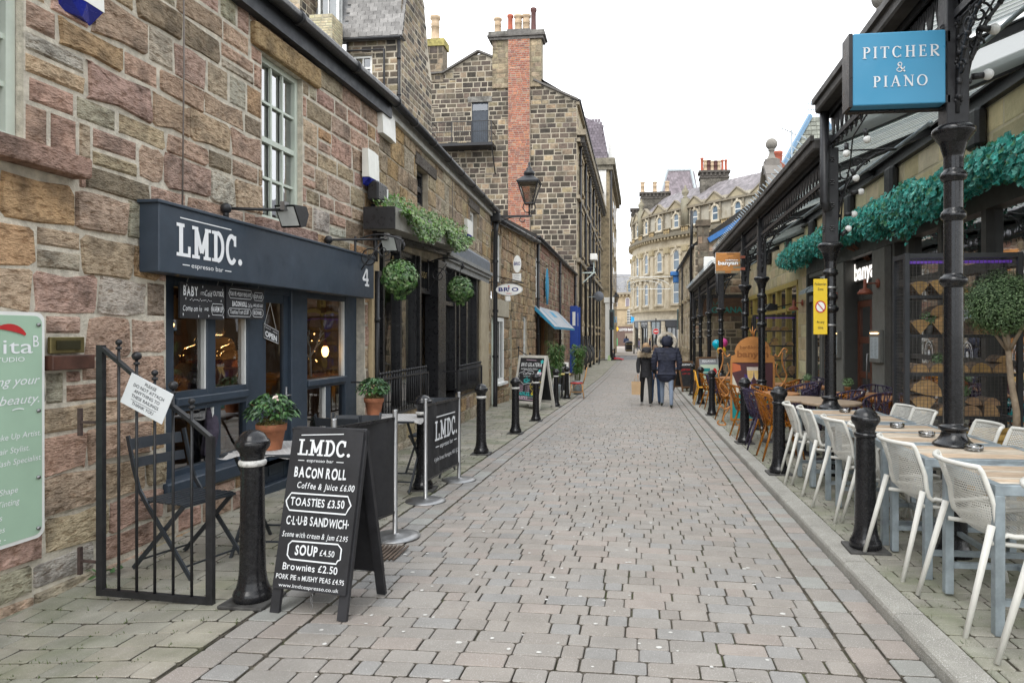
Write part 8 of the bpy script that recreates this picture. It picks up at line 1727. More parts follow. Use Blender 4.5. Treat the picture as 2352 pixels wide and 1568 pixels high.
def cage(x0,y,label,lit):
    w,d,h=1.16,.36,2.38; z0=gr(x0,y); t=thing('log_rack',label,'log rack',(x0,y,z0),group='caged log racks dividing the terrace'); x1=x0+w
    mb=MB()
    for a,b in ((x0,y),(x1-.05,y),(x0,y+d-.05),(x1-.05,y+d-.05)): mb.box(a,a+.05,b,b+.05,z0,z0+h,.003)
    for z in (z0+.02,z0+h-.055):
        mb.box(x0+.05,x1-.05,y,y+.05,z,z+.05); mb.box(x0+.05,x1-.05,y+d-.05,y+d,z,z+.05); mb.box(x0,x0+.05,y+.05,y+d-.05,z,z+.05); mb.box(x1-.05,x1,y+.05,y+d-.05,z,z+.05)
    mb.build('frame',CAGE,t); mb=MB(); s=.036
    k=int((w-.1)/s); l=int((h-.15)/s)
    for i in range(1,k): xx=x0+.05+(w-.1)*i/k; mb.box(xx-.0016,xx+.0016,y+.02,y+.0235,z0+.05,z0+h-.05)
    for j in range(1,l): zz=z0+.07+(h-.13)*j/l; mb.box(x0+.05,x1-.05,y+.0236,y+.027,zz-.0016,zz+.0016); mb.box(x0+.02,x0+.0235,y+.05,y+d-.05,zz-.0016,zz+.0016)
    for i in range(1,8): yy=y+.05+(d-.1)*i/8; mb.box(x0+.024,x0+.027,yy-.0016,yy+.0016,z0+.05,z0+h-.05)
    mb.build('wire_mesh',mat('mesh_wire',(.09,.085,.08),.5,metal=.4),t)['kind']='stuff'
    ZS=[.30+z0+.38,z0+1.13,z0+1.53,z0+1.94]
    for z in ZS: mb=MB(); mb.box(x0+.05,x1-.05,y+.03,y+d-.03,z-.035,z); mb.build('shelf',CAGE,t)
    for si,z in enumerate(ZS):
        x=x0+.08
        while x<x1-.22:
            if (R.random()<.22 and si in (1,2)) : x+=.2; continue
            r=R.uniform(.085,.12); kd=R.random()
            if kd<.55: log_wedge(t,x+r,y+.05,z+.002,r,0,math.pi,.25); w_=r*2
            elif kd<.8: r*=1.7; log_wedge(t,x+r*.62,y+.05,z+.002,r,.9,2.24,.25); w_=r*1.24
            else: log_wedge(t,x+.01,y+.05,z+.002,r*1.4,0,1.5,.25); w_=r*1.42
            if R.random()<.5 and si!=3: log_wedge(t,x+w_*.6,y+.06,z+r*.98,r*.8,R.uniform(-.15,.15),R.uniform(2.7,3.2),.24)
            r=w_/2
            x+=r*2+.004
    mb=MB(); mb.box(x0+.06,x1-.06,y+.1,y+.14,z0+h-.1,z0+h-.075); mb.build('purple_light',mat('purple_led',(.3,.1,.9),.4,emit=(.25,.06,1.0),es=.05 if lit else .04),t)
    for i,(a,si,r) in enumerate(((.38,1,.07),(.28,2,.09),(.62,0,.085),(.5,2,.07))):
        if i<3 or lit: herb(x0+a,y+.12,ZS[si]+(.1 if si==0 else 0),'%s herb, grey pot, %s shelf, %s log rack'%(('clipped','trailing','round','feathery')[i],('bottom','second','third','top')[si],'nearer' if lit else 'farther'),r,mat('grey_zinc_pot',(.2,.2,.19),.6,var=.2))
cage(2.73,7.5,'tall charcoal wire cage of logs behind the topiary tree',True); cage(3.09,19.4,'farther charcoal wire cage of logs before the cyan shop window',False)
# ---- topiary tree in a wooden box
t=thing('topiary_tree','round clipped topiary tree with bare pale trunk in planter','tree',(3.42,6.85,gr(3.4,6.85)+.55)); mb=MB(); c=Vector((3.36,6.85,1.71))
for i in range(9000):
    d=Vector((R.gauss(0,1),R.gauss(0,1),R.gauss(0,1))).normalized(); lump=1+.13*noise.noise(d*2.2)+.07*noise.noise(d*6); rr=.335*lump*R.uniform(.78,1.03)
    leaf(mb,(c.x+d.x*rr*1.06,c.y+d.y*rr,c.z+d.z*rr*.9),d+Vector((0,0,.5)),R.uniform(.014,.027),LEAF1,DKG[:4],fold=.15)
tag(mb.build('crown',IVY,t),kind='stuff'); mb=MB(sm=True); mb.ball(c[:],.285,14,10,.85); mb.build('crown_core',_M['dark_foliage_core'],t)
mb=MB(sm=True); mb.tube([(3.50,6.86,.40),(3.49,6.85,.7),(3.44,6.85,1.0),(3.42,6.85,1.25),(3.40,6.85,1.45)],[.036,.03,.027,.026,.03],9); 
for k in range(5): a=k*1.3; mb.tube([(3.42,6.85,1.25),(3.41+.1*math.cos(a),6.85+.1*math.sin(a),1.42),(3.4+.22*math.cos(a),6.85+.2*math.sin(a),1.6)],[.018,.014,.008],5)
mb.build('trunk',mat('pale_bark',(.36,.28,.2),.85,var=.2,sc=16,bump=.3,bsc=40),t)
t=thing('planter_box','honey coloured wooden planter box holding the topiary tree','planter',(3.42,6.85,gr(3.4,6.85))); z0=gr(3.4,6.85); HON=mat('honey_wood',(.42,.27,.08),.55,var=.2,sc=3,stretch=(10,10,1))
for s in range(4):
    for i in range(4):
        a=-.26+i*.13; mb=MB(); 
        if s<2: yy=6.59+s*.5; mb.box(3.42+a,3.42+a+.127,yy,yy+.022,z0,z0+.56,.002)
        else: xx=3.165+(s-2)*.5; mb.box(xx,xx+.022,6.612+i*.122,6.612+i*.122+.12,z0,z0+.56,.002)
        mb.build('plank',HON,t)
mb=MB(); mb.box(3.13,3.71,6.56,6.62,z0+.56,z0+.60); mb.box(3.13,3.71,7.08,7.14,z0+.56,z0+.60); mb.box(3.13,3.19,6.62,7.08,z0+.561,z0+.599); mb.box(3.65,3.71,6.62,7.08,z0+.561,z0+.599); mb.build('rim',HON,t); mb=MB(); mb.box(3.19,3.65,6.62,7.08,z0+.5,z0+.53); mb.build('soil',mat('soil',(.06,.045,.03),.95,var=.4),t)
t=thing('planter_box','plain black planter box at the right edge by the stone pier','planter',(3.5,6.0,gr(3.5,6))); mb=MB(); mb.box(3.32,3.8,5.9,6.3,gr(3.5,6),gr(3.5,6)+.75,.01); mb.build('body',BLACKP,t); mb=MB(); mb.box(3.36,3.76,5.94,6.26,gr(3.5,6)+.751,gr(3.5,6)+.756); mb.build('soil',_M['soil'],t)
# ---- copper poster stand
COP=mat('copper_sign',(.50,.22,.07),.4,metal=.45,var=.15,sc=5,bump=.15,bsc=25)
YB=12.75; x0,x1=1.60,2.39; zb=gr(2,YB); t=thing('poster_stand','copper scroll stand with arched banyan crest over champagne glasses poster','sign stand',(2,YB,zb))
mb=MB(); mb.prism([(x0+.01,.955),(x1-.01,.955),(x1-.01,1.03),(x1-.09,1.06)]+[(2+.33*math.cos(a),1.06+.33*math.sin(a)) for a in [.15+.2*k for k in range(15)]]+[(x0+.09,1.06),(x0+.01,1.03)],YB-.012,YB,'y'); mb.build('crest',COP,t)
B=Board((x0,YB-.0125,.955),(1,0,0),(0,0,1)); B.n=Vector((0,-1,0)); mb=MB(); text(mb,B,'bar&kitchen',.42,.21,.06,.5,bold=.015); text(mb,B,'banyan',.40,.06,.11,.56,bold=.035); mb.build('embossed_lettering',mat('dark_copper',(.28,.11,.035),.45,metal=.4),t)
mb=MB(); mb.box(x0,x0+.035,YB-.02,YB+.02,zb+.1,.955); mb.box(x1-.035,x1,YB-.02,YB+.02,zb+.1,.955); mb.box(x0+.035,x1-.035,YB-.02,YB+.02,.915,.954); mb.box(x0+.035,x1-.035,YB-.02,YB+.02,zb+.1,zb+.135); mb.build('frame',COP,t)
B=Board((x0+.035,YB-.005,zb+.135),(1,0,0),(0,0,1)); B.n=Vector((0,-1,0)); W_,H_=x1-x0-.07,.915-zb-.135
def poly(pts,m,nm,n=.002): mb=MB(); mb.add([B.p(x*W_,y*H_,n) for x,y in pts],[tuple(range(len(pts)))]); return mb.build(nm,m,t)
poly([(0,0),(1,0),(1,.46),(0,.46)],mat('teal_print',(.0,.22,.23),.5,var=.03),'poster_band'); poly([(0,.46),(1,.46),(1,1),(0,1)],mat('plum_print',(.07,.025,.03),.5,var=.3,sc=2),'poster_photo')
poly([(0,.46),(.2,.46),(.0,.8)],mat('cream_print',(.6,.55,.45),.5),'print_shape',.003); poly([(.0,.82),(.22,.86),(.2,.95),(.0,1)],mat('orange_print',(.5,.13,.05),.5),'print_shape',.003); poly([(.35,.46),(.6,.46),(.42,.75),(.3,.8)],mat('violet_print',(.05,.03,.16),.5),'print_shape',.003)
CH=mat('champagne_print',(.62,.42,.16),.4,var=.15,sc=10); GLP=mat('glass_print',(.55,.48,.42),.4)
for cx in (.45,.62):
    poly([(cx-.09,.92),(cx+.09,.92),(cx+.07,.74),(cx+.012,.66),(cx+.012,.5),(cx-.012,.5),(cx-.012,.66),(cx-.07,.74)],GLP,'print_glass',.004); poly([(cx-.082,.86),(cx+.082,.86),(cx+.062,.745),(cx,.69),(cx-.062,.745)],CH,'print_wine',.005)
mb=MB(); text(mb,B,'£15 BOTTLE',W_*.5,H_*.32,.055,W_*.72,n=.004,sp=1.3); text(mb,B,'PROSECCO',W_*.5,H_*.19,.055,W_*.62,n=.004,sp=1.3); text(mb,B,'EVERY FRIDAY',W_*.5,H_*.08,.03,W_*.5,n=.004); mb.build('lettering',CHALK,t)
mb=MB(sm=True)
for s,xe in ((-1,x0),(1,x1)):
    f=lambda q,z: (xe+s*q,YB,z)
    mb.tube(cr([f(.0,1.06),f(.06,1.02),f(.1,1.08),f(.16,1.17),f(.22,1.14),f(.20,1.09)]),.014,6); mb.tube(cr([f(.14,1.10),f(.13,.95),f(.17,.80),f(.21,.68),f(.16,.55),f(.06,.44),f(.03,.36),f(.09,.30),f(.16,.33)]),.015,6); mb.tube(cr([f(.05,.9),f(.02,.75),f(.1,.62),f(.19,.5),f(.14,.38),f(.05,.3)]),.012,6)
    mb.tube(cr([f(.0,zb+.35),f(.1,zb+.30),f(.17,zb+.36),f(.20,zb+.30)]),.012,6); mb.tube(cr([f(.02,zb+.32),f(.10,zb+.2),f(.13,zb+.1),f(.08,zb+.02),f(.18,zb+.01),f(.23,zb+.05),f(.2,zb+.09)]),.014,6); mb.tube(cr([f(-.02,zb+.1),f(-.1,zb+.06),f(-.12,zb+.01),f(-.2,zb+.015)]),.012,6)
for k in range(3): mb.tube([(2.02,YB,1.39),(2.0-.03+.03*k,YB,1.48),(2.0-.06+.06*k,YB,1.53+.05*(k==1))],[.014,.012,.004],6)
mb.build('scrollwork',COP,t)
# ---- restaurant boards, balloons, yellow chair on the right
BRW=mat('dark_oak_frame',(.11,.06,.03),.6,var=.2,sc=6)
t,B,k=aframe('a_board','tall dark framed restaurant A-board with pale menu sheets beside balloons','' and 0 or (1.85,19.6,gr(1.85,19.6)),math.radians(20),.70,1.2,.55,BRW,.05,board=mat('grey_board',(.22,.23,.25),.6),cat='menu board')
mb=MB(); rect(mb,B,.08,.62,.12,k-.22,.006); mb.build('menu_sheet',mat('mint_sheet',(.5,.58,.45),.6,var=.05),t); mb=MB(); text(mb,B,'IGUANAS',.35,k-.15,.07,.4,jit=.3,bold=.02); mb.build('lettering',CHALK,t)
mb=MB(); rect(mb,B,.12,.36,k-.42,k-.32,.008); rect(mb,B,.12,.36,k-.52,k-.45,.008); [rect(mb,B,.14,.55,.2+i*.05,.215+i*.05,.008) for i in range(8)]; mb.build('printed_menu',mat('teal_ink',(.02,.2,.2),.6),t); mb=MB(); disc(mb,B,.5,k-.42,.06,.008,14,.1); mb.build('printed_red_spot',_M['no_entry_red'],t)
t,B,k=aframe('a_board','low black IGUANAS A-board with red lettering farther along kerb','' and 0 or (1.42,23.2,gr(1.42,23.2)),math.radians(35),.62,1.0,.5,BRW,.05,cat='menu board')
mb=MB(); text(mb,B,'IGUANAS',.31,k-.15,.07,.45,jit=.3,bold=.02); mb.build('lettering',CHALK,t); mb=MB(); text(mb,B,'LOST CHILLI',.31,k-.32,.06,.45,bold=.02); text(mb,B,'HAPPY HOUR',.31,k-.45,.05,.4); mb.build('red_lettering',_M['no_entry_red'],t)
for x,y,z,c,lab in ((2.02,19.0,1.16,(.0,.36,.5),'cyan balloon tied by the restaurant menu board'),(2.2,19.0,1.2,(.7,.08,.32),'pink balloon tied by the restaurant menu board'),(2.14,18.9,.98,(.75,.5,.03),'yellow balloon tied by the restaurant menu board')):
    t=thing('balloon',lab,'balloon',(x,y,z)); mb=MB(sm=True); mb.lathe([(.005,-.15),(.03,-.135),(.09,-.08),(.125,0),(.115,.06),(.075,.11),(.02,.135)],16,(x,y,z)); mb.build('skin',mat('balloon%d'%int(c[2]*100),c,.25,var=.03),t); mb=MB(); mb.bar((x,y,z-.15),(2.1,19.2,.35),.006); mb.build('string',WHITE,t)
t=thing('metal_chair','bright yellow metal chair with its back to the road','chair',(1.62,17.75,gr(1.6,17.75)),math.radians(90)); YC=mat('yellow_enamel',(.75,.36,.02),.35,var=.04)
mb=MB(); mb.box(-.2,.2,-.2,.2,.44,.46,.01); mb.build('seat',YC,t,True); mb=MB(); mb.box(-.19,.19,.27,.29,.62,.86,.01) ; mb.build('backrest',YC,t,True)
for s in (-1,1): mb=MB(sm=True); mb.tube([(s*.2,.32,0),(s*.19,.2,.45),(s*.19,.29,.87)],.015,6); mb.build('leg',YC,t,True); mb=MB(sm=True); mb.tube([(s*.22,-.24,0),(s*.19,-.18,.45)],.014,6); mb.build('leg',YC,t,True)
# ---- gelato terrace on the left: bamboo, rattan chair, little table, menu stand
def bamboo(x,y,h,label):
    z=gl(x,y); t=thing('bamboo_plant',label,'potted plant',(x,y,z),group='potted bamboos outside the gelato shop'); mb=MB(sm=True); mb.lathe([(.13,0),(.17,.42),(.175,.44),(.15,.44)],4 if 0 else 16); mb.build('pot',GALV,t,True); st=MB(sm=True); mb=MB()
    for i in range(16):
        a=R.uniform(0,6.28); tx,ty=R.uniform(.03,.24)*math.cos(a),R.uniform(.03,.24)*math.sin(a); hh=h*R.uniform(.75,1); st.tube([(.08*math.cos(a),.08*math.sin(a),.4),(tx*.7,ty*.7,hh*.7),(tx,ty,hh)],.007,4)
        for k in range(44):
            f=R.uniform(.3,1.02); b=R.uniform(0,6.28); p=Vector((tx*f+.07*math.cos(b),ty*f+.07*math.sin(b),.4+(hh-.4)*f)); leaf(mb,p,(math.cos(b)*.5,math.sin(b)*.5,.8),R.uniform(.10,.16),[(0,0),(.13,.3),(.09,.7),(0,1.2),(-.09,.7),(-.13,.3)],GREEN+[(.10,.22,.06)],up=(math.cos(b),math.sin(b),-.1))
    st.build('stem',mat('bamboo_cane',(.12,.13,.04),.6),t,True); tag(mb.build('foliage',IVY,t,True),kind='stuff')
bamboo(-2.5,19.6,1.72,'leafy potted bamboo nearer the gelato chalkboard'); bamboo(-2.1,22.2,1.7,'leafy potted bamboo behind the red rattan chair')
t=thing('rattan_chair','red and cane rattan bistro chair facing the little yellow table','chair',(-1.98,20.7,gl(-1.98,20.7)),math.radians(-85)); CANE=mat('cane',(.48,.24,.07),.5,var=.15); RW=mat('red_weave',(.38,.03,.03),.6,var=.25,sc=40)
mb=MB(sm=True); mb.tube([(-.19,.2,.45),(-.2,.27,.7),(-.13,.30,.88),(0,.31,.92),(.13,.30,.88),(.2,.27,.7),(.19,.2,.45)],.015,6); mb.build('back_frame',CANE,t,True); mb=MB(sm=True); mb.grid(lambda u,v: ((u-.5)*.34*(1-.25*v*v),.225+.085*v,.5+.38*v),6,6); mb.build('backrest',RW,t,True); mb=MB(sm=True); mb.lathe([(.19,.43),(.21,.445),(.21,.46),(.18,.47),(.01,.468)],16); mb.build('seat',RW,t,True)
for sx,sy in ((-1,-1),(1,-1),(-1,1),(1,1)): mb=MB(sm=True); mb.tube([(sx*.19,sy*.2+.02*sy,0),(sx*.16,sy*.15,.44)],.014,6); mb.build('leg',CANE,t,True)
mb=MB(sm=True); mb.tube([(.18*math.cos(a),.18*math.sin(a),.18) for a in [k*.52 for k in range(12)]],.009,5,True); 
for a in range(4): q=.785+a*1.57; mb.tube([(.22*math.cos(q),.22*math.sin(q),.2),(.21*math.cos(q+.5),.21*math.sin(q+.5),.38),(.2*math.cos(q+.785),.2*math.sin(q+.785),.43)],.008,4)
mb.build('brace',CANE,t,True)
z=gl(-2.42,20.6); t=thing('round_table','little yellow round table between the potted bamboos','table',(-2.42,20.6,z)); mb=MB(); mb.lathe([(.27,.70),(.275,.72),(.27,.73)],20); mb.build('table_top',mat('yellow_top',(.58,.47,.15),.5),t,True); mb=MB(sm=True); mb.lathe([(.2,0),(.2,.01),(.03,.03),(.025,.7)],12); mb.build('pedestal',IRONM,t,True)
t,B,k=aframe('menu_stand','small white framed chalkboard standing between the bamboos','' and 0 or (-2.55,21.4,gl(-2.5,21.4)),math.radians(-10),.5,1.05,.4,WHITE,.05,cat='chalkboard'); mb=MB(); text(mb,B,'TREATMENTS',.25,k-.2,.05,.35); mb.build('lettering',CHALK,t)
t=thing('stair_rail','thin black handrail with ball finials down the gelato doorway steps','handrail',(-2.9,19,-.4)); mb=MB(sm=True); mb.tube([(-3.45,18.9,1.0),(-2.95,18.7,.72),(-2.35,18.5,.48)],.014,6); [mb.tube([(x,y,zz),(x,y,-.42)],.012,6) for x,y,zz in ((-3.45,18.9,1.05),(-3.1,18.76,.86),(-2.7,18.62,.66),(-2.35,18.5,.5))]; mb.build('rail',IRONM,t); mb=MB(sm=True); [mb.ball((x,y,zz),.03,8,6) for x,y,zz in ((-3.45,18.9,1.08),(-3.1,18.76,.9),(-2.7,18.62,.7))]; mb.build('finials',IRONM,t)
# bellied window guards on the tall building
for k,s in enumerate((2.2,5.4,8.6)):
    t=thing('window_guard','black bellied iron window guard, %s along the tall building'%('first','second','third')[k],'window guard',F5.w(s,.0),group='bellied iron guards on the tall building'); 
    for i in range(8): a=s-1.1+i*.3; mb=MB(F5.T,sm=True); mb.tube([(a,.06,1.35),(a,.10,1.1),(a,.12,.8),(a,.3,.45),(a,.36,.15),(a,.3,-.15),(a,.08,-.5)],.028,5); mb.build('bar',IRONM,t)
    mb=MB(F5.T); mb.box(s-1.2,s+1.1,.03,.14,1.3,1.36); mb.build('rail',IRONM,t)
# bicycle against the wall
t=thing('bicycle','dark bicycle leaning on the far left wall','bicycle',(-3.1,50,-.7)); zg_=zr(50)
for y in (49.5,50.5):
    mb=MB(sm=True); mb.tube([(-3.12+.02*math.sin(a),y+.33*math.cos(a),zg_+.35+.33*math.sin(a)) for a in [k*.39 for k in range(16)]],.02,6,True); mb.build('wheel',BLACKP,t)
mb=MB(sm=True)
for p,q in (((-3.1,49.5,.35),(-3.1,49.75,.95)),((-3.1,50.5,.35),(-3.1,50.1,.38)),((-3.1,50.1,.38),(-3.1,50.25,.9)),((-3.1,50.1,.38),(-3.1,49.72,.85)),((-3.1,49.74,.88),(-3.1,50.24,.82)),((-3.1,50.5,.35),(-3.1,50.24,.82))): mb.tube([(p[0],p[1],p[2]+zg_),(q[0],q[1],q[2]+zg_)],.018,6)
mb.build('frame',mat('bike_paint',(.05,.05,.06),.4),t); mb=MB(sm=True); mb.tube([(-3.35,49.8,zg_+1.0),(-3.1,49.74,zg_+1.02),(-2.85,49.8,zg_+1.0)],.015,6); mb.build('handlebar',STEEL,t); mb=MB(); mb.box(-3.18,-3.02,50.12,50.4,zg_+.9,zg_+.95,.02); mb.build('saddle',BLACKP,t)
# ================================================================ people
SKIN=mat('skin',(.55,.34,.25),.55,var=.04)
def skinmesh(verts,edges,root=0,sub=2):
    """verts: (x,y,z,r); a smooth continuous limb surface grown along the edges"""
    me=bpy.data.meshes.new('s'); me.from_pydata([v[:3] for v in verts],edges,[]); o=bpy.data.objects.new('s',me)
    m=o.modifiers.new('k','SKIN'); m.use_smooth_shade=True
    sk=me.skin_vertices[0].data
    for i,v in enumerate(verts):
        r=v[3]; sk[i].radius=(r,v[4] if len(v)>4 else r); sk[i].use_root=(i==root); sk[i].use_loose=False
    s=o.modifiers.new('b','SUBSURF'); s.levels=sub
    out=baked(o)
    vs=[v.co[:] for v in out.vertices]; fs=[tuple(p.vertices) for p in out.polygons]
    bpy.data.objects.remove(o); bpy.data.meshes.remove(me); bpy.data.meshes.remove(out); return vs,fs
def hand(mb,p,d,side):
    p=Vector(p); d=Vector(d).normalized(); x=d.cross(Vector((0,1,0))).normalized()*side
    V=[(*p,.022,.03),(*(p+d*.045),.014,.038),(*(p+d*.085),.013,.038)]; E_=[(0,1),(1,2)]
    for k,l in enumerate((.065,.075,.07,.055)):
        a=p+d*.085+Vector((0,1,0))*(-.03+.02*k); i=len(V); V+=[(*(a+d*l*.5),.0085),(*(a+d*l*.9+x*-.015),.0075)]; E_+=[(2,i),(i,i+1)]
    i=len(V); a=p+d*.03+Vector((0,-.04,0)); V+=[(*a,.010),(*(a+d*.035+Vector((0,-.01,0))),.009)]; E_+=[(1,i),(i,i+1)]
    v,f=skinmesh(V,E_,0,1); mb.add(v,f)
def person(label,loc,rz,h,legc,coatc,stride=.16,coat_len=.52,hood=None,hairc=None,bulk=1.0,shoe=(.05,.05,.05),arm=(.05,-.05),scarf=None,hem=.19,quilt=False,face=False):
    """standing or walking figure facing +y before turning"""
    t=thing('person',label,'person',loc,rz); k=h/1.75
    J=lambda x,y,z,*r: (x*k,y*k,z*k)+tuple(q*k for q in r)
    V=[J(0,0,.95,.13,.10),J(0,.0,1.12,.12,.09),J(0,0,1.32,.15,.10),J(0,-.0,1.46,.09,.07),J(0,.0,1.53,.05,.05),J(0,.02,1.60,.075,.085),J(0,.02,1.68,.078,.09),J(0,.01,1.73,.045,.05)]
    E_=[(i,i+1) for i in range(7)]
    for s,fy in ((-1,stride),(1,-stride)):
        i=len(V); back=fy<0
        V+=[J(s*.10,.0,.88,.095),J(s*.105,fy*.6+.02,.50,.062),J(s*.105,fy*.8-(.05 if back else 0),.30,.058),J(s*.105,fy-(.06 if back else 0),.09,.042),J(s*.11,fy+.06-(.06 if back else 0),.04,.042,.032),J(s*.115,fy+.16-(.06 if back else 0),.032,.038,.026)]; E_+=[(0,i)]+[(i+q,i+q+1) for q in range(5)]
    for s,ay in ((-1,arm[0]),(1,arm[1])):
        i=len(V); V+=[J(s*.17,0,1.40,.06),J(s*.215,ay*.3-.02,1.16,.045),J(s*.225,ay+.02,.93,.033)]; E_+=[(2,i),(i,i+1),(i+1,i+2)]
    vs,fs=skinmesh(V,E_,0,2); mb=MB(sm=True)
    for f in fs:
        zc=sum(vs[i][2] for i in f)/len(f)/k; 
    mb.v=list(vs); 
    for f in fs:
        zc=sum(vs[i][2] for i in f)/len(f)/k; mb.f.append(list(f)); mb.mi.append(2 if zc<.085 else (1 if zc<1.0 else 0)); mb.cl.append((1,1,1)); mb.sf.append(True)
    sk_=MB(sm=True)
    mb.build('body',[SKIN,mat('trousers%d'%int(legc[0]*9999+legc[2]*999),legc,.9,var=.12,sc=12),mat('shoe%d'%int(shoe[0]*9999),shoe,.6)],t,True)
    for s,ay in ((-1,arm[0]),(1,arm[1])): hand(sk_,(s*.228*k,(ay+.02)*k,.90*k),(s*.02,.05,-1),s)
    sk_.build('hands',SKIN,t,True)
    b=bulk; zh=.95-(coat_len-.25)
    V=[J(0,0,1.02,.175*b,.135*b),J(0,0,1.18,.17*b,.135*b),J(0,0,1.34,.185*b,.135*b),J(0,0,1.45,.12*b,.10*b),J(0,-.0,1.515,.075*b,.075*b),J(0,0,.82,(.19)*b,.14*b),J(0,0,zh,hem*b,.145*b)]
    E_=[(0,1),(1,2),(2,3),(3,4),(0,5),(5,6)]
    for s,ay in ((-1,arm[0]),(1,arm[1])):
        i=len(V); V+=[J(s*.185*b,0,1.39,.085*b),J(s*.235*b,ay*.3-.02,1.16,.07*b),J(s*.235*b,ay+.01,.955,.052*b),J(s*.235*b,ay+.02,.925,.046*b)]; E_+=[(2,i),(i,i+1),(i+1,i+2),(i+2,i+3)]
    vs,fs=skinmesh(V,E_,0,3)
    if quilt: vs=[(x*(1+.02*math.sin(z/k*70)),y*(1+.03*math.sin(z/k*70)),z) for x,y,z in vs]
    mb=MB(sm=True); mb.add(vs,fs); mb.build('coat',mat('coat%d'%int(coatc[0]*9999+coatc[2]*999),coatc,.75,var=.25,sc=9,bump=.6,bsc=14,bdist=.04),t,True)
    mb=MB(sm=True)
    if hood:
        m2=MB(sm=True); m2.lathe([(.06*k,-.13*k),(.125*k,-.08*k),(.14*k,.0),(.13*k,.08*k),(.09*k,.14*k),(.01,.16*k)],16,(0,.0,1.62*k) if hood[1] else (0,-.09*k,1.50*k)); m2.build('hood',_M['coat%d'%int(coatc[0]*9999+coatc[2]*999)],t,True)
        f_=MB(); 
        for i in range(3200):
            if hood[1]: a=R.uniform(-.7,3.84); r=.165*k; p=Vector((r*math.cos(a)*1.05,R.uniform(-.09,.05)*k,1.63*k+r*math.sin(a)*1.05)); n=Vector((math.cos(a),R.uniform(-.4,.4),math.sin(a)))
            else: a=R.uniform(0,6.28); p=Vector((.19*k*math.cos(a),-.06*k+.15*k*math.sin(a),1.475*k+R.uniform(-.05,.05)*k-.05*k*(math.sin(a)<0))); n=Vector((math.cos(a),math.sin(a),R.uniform(-.5,.9)))
            n=(n+Vector((R.gauss(0,.35),R.gauss(0,.35),R.gauss(0,.35)))).normalized(); q=p+n*R.uniform(.035,.09)*k; w_=n.orthogonal().normalized()*.005; c=R.choice(hood[0]); f_.c=c; f_.add([(p-w_)[:],(p+w_)[:],q[:]],[(0,1,2)])
        tag(f_.build('fur_trim',mat('fur',attr=True,rough=.9,var=.1),t,True),kind='stuff')
    if hairc:
        f_=MB(sm=True); f_.lathe([(.02,-.10*k),(.085*k,-.06*k),(.1*k,0),(.098*k,.05*k),(.07*k,.1*k),(.01,.125*k)],16,(0,-.005*k,1.65*k))
        for i in range(70): a=R.uniform(math.pi*.95,math.pi*2.05); r=.095*k; x,y=r*math.cos(a),r*math.sin(a); f_.tube([(x*.8,y*.8,1.72*k),(x,y-.01*k,1.62*k),(x*1.05+R.uniform(-.015,.015),y-.03*k,(1.50-R.uniform(0,.12))*k)],[.012*k,.014*k,.004*k],4)
        f_.build('hair',mat('hair%d'%int(hairc[0]*999),hairc,.6,var=.3,sc=30,stretch=(6,6,1)),t,True)
    fm=MB(sm=True); y=.105*k
    for s in (-1,1): fm.ball((s*.032*k,.10*k,1.645*k),.010*k,8,6); fm.ball((s*.078*k,.015*k,1.635*k),.022*k,6,5,1.3)
    fm.tube([(0,.1*k,1.65*k),(0,.122*k,1.612*k),(0,.105*k,1.605*k)],[.008*k,.014*k,.008*k],6); fm.tube([(-.022*k,.102*k,1.575*k),(0,.108*k,1.573*k),(.022*k,.102*k,1.575*k)],.006*k,5); fm.build('face_features',mat('face_tone',(.42,.22,.17),.5),t,True)
    return t
TANF=[(.45,.36,.25),(.55,.46,.34),(.36,.28,.18),(.62,.55,.44)]
def gz(y): return zr(y)+.003
person('man walking away in a navy padded parka with pale fur hood and jeans',(.62,17.6,gz(17.6)),0,1.80,(.17,.21,.28),(.015,.018,.035),.2,.60,([(.62,.55,.44),(.7,.66,.58),(.55,.47,.36),(.75,.7,.62)],True),None,1.3,(.04,.05,.03),(.03,-.02),quilt=True)
pw=person('woman walking away in a short black coat with fur hood and leggings',(.10,18.0,gz(18.0)),.05,1.63,(.015,.015,.017),(.012,.012,.015),.19,.42,(TANF,False),(.30,.19,.10),.95,(.6,.6,.6),(-.12,.1))
person('companion in blue jeans and dark jacket mostly hidden beyond the couple',(.36,18.7,gz(18.7)),0,1.58,(.05,.09,.18),(.03,.03,.04),.1,.35,None,(.12,.07,.04),.95)
t=thing('paper_bag','brown paper shopping bag carried low in the walking woman\'s left hand','bag',(-.17,17.9,gz(18)+.28)); mb=MB(); z=gz(18)+.30; mb.add([(-.27,17.82,z),(-.05,17.82,z),(-.05,17.93,z),(-.27,17.93,z),(-.28,17.81,z+.34),(-.04,17.81,z+.34),(-.04,17.94,z+.34),(-.28,17.94,z+.34)],[(0,1,2,3),(0,1,5,4),(1,2,6,5),(2,3,7,6),(3,0,4,7)]); mb.build('bag_body',mat('kraft_paper',(.45,.31,.18),.8,var=.08),t); mb=MB(sm=True); mb.tube([(-.2,17.87,z+.34),(-.17,17.87,z+.50),(-.13,17.87,z+.50),(-.10,17.87,z+.34)],.006,5); mb.build('handle',_M['kraft_paper'],t)
person('distant pedestrian in a dark coat with fair hair beside the litter bin',(-3.3,82,gz(82)+.03),2.6,1.66,(.03,.03,.05),(.03,.035,.05),.12,.45,None,(.4,.28,.16))
person('distant pedestrian in a blue jacket standing behind the litter bin',(-2.0,87,gz(87)+.03),.2,1.85,(.05,.05,.06),(.04,.06,.12),.05,.35,None,(.06,.04,.03),1.15)
person('distant pedestrian in lilac and blue near the arched doors',(-.35,77,gz(77)+.03),1.7,1.7,(.1,.11,.16),(.2,.18,.28),.2,.4,None,(.1,.06,.04))
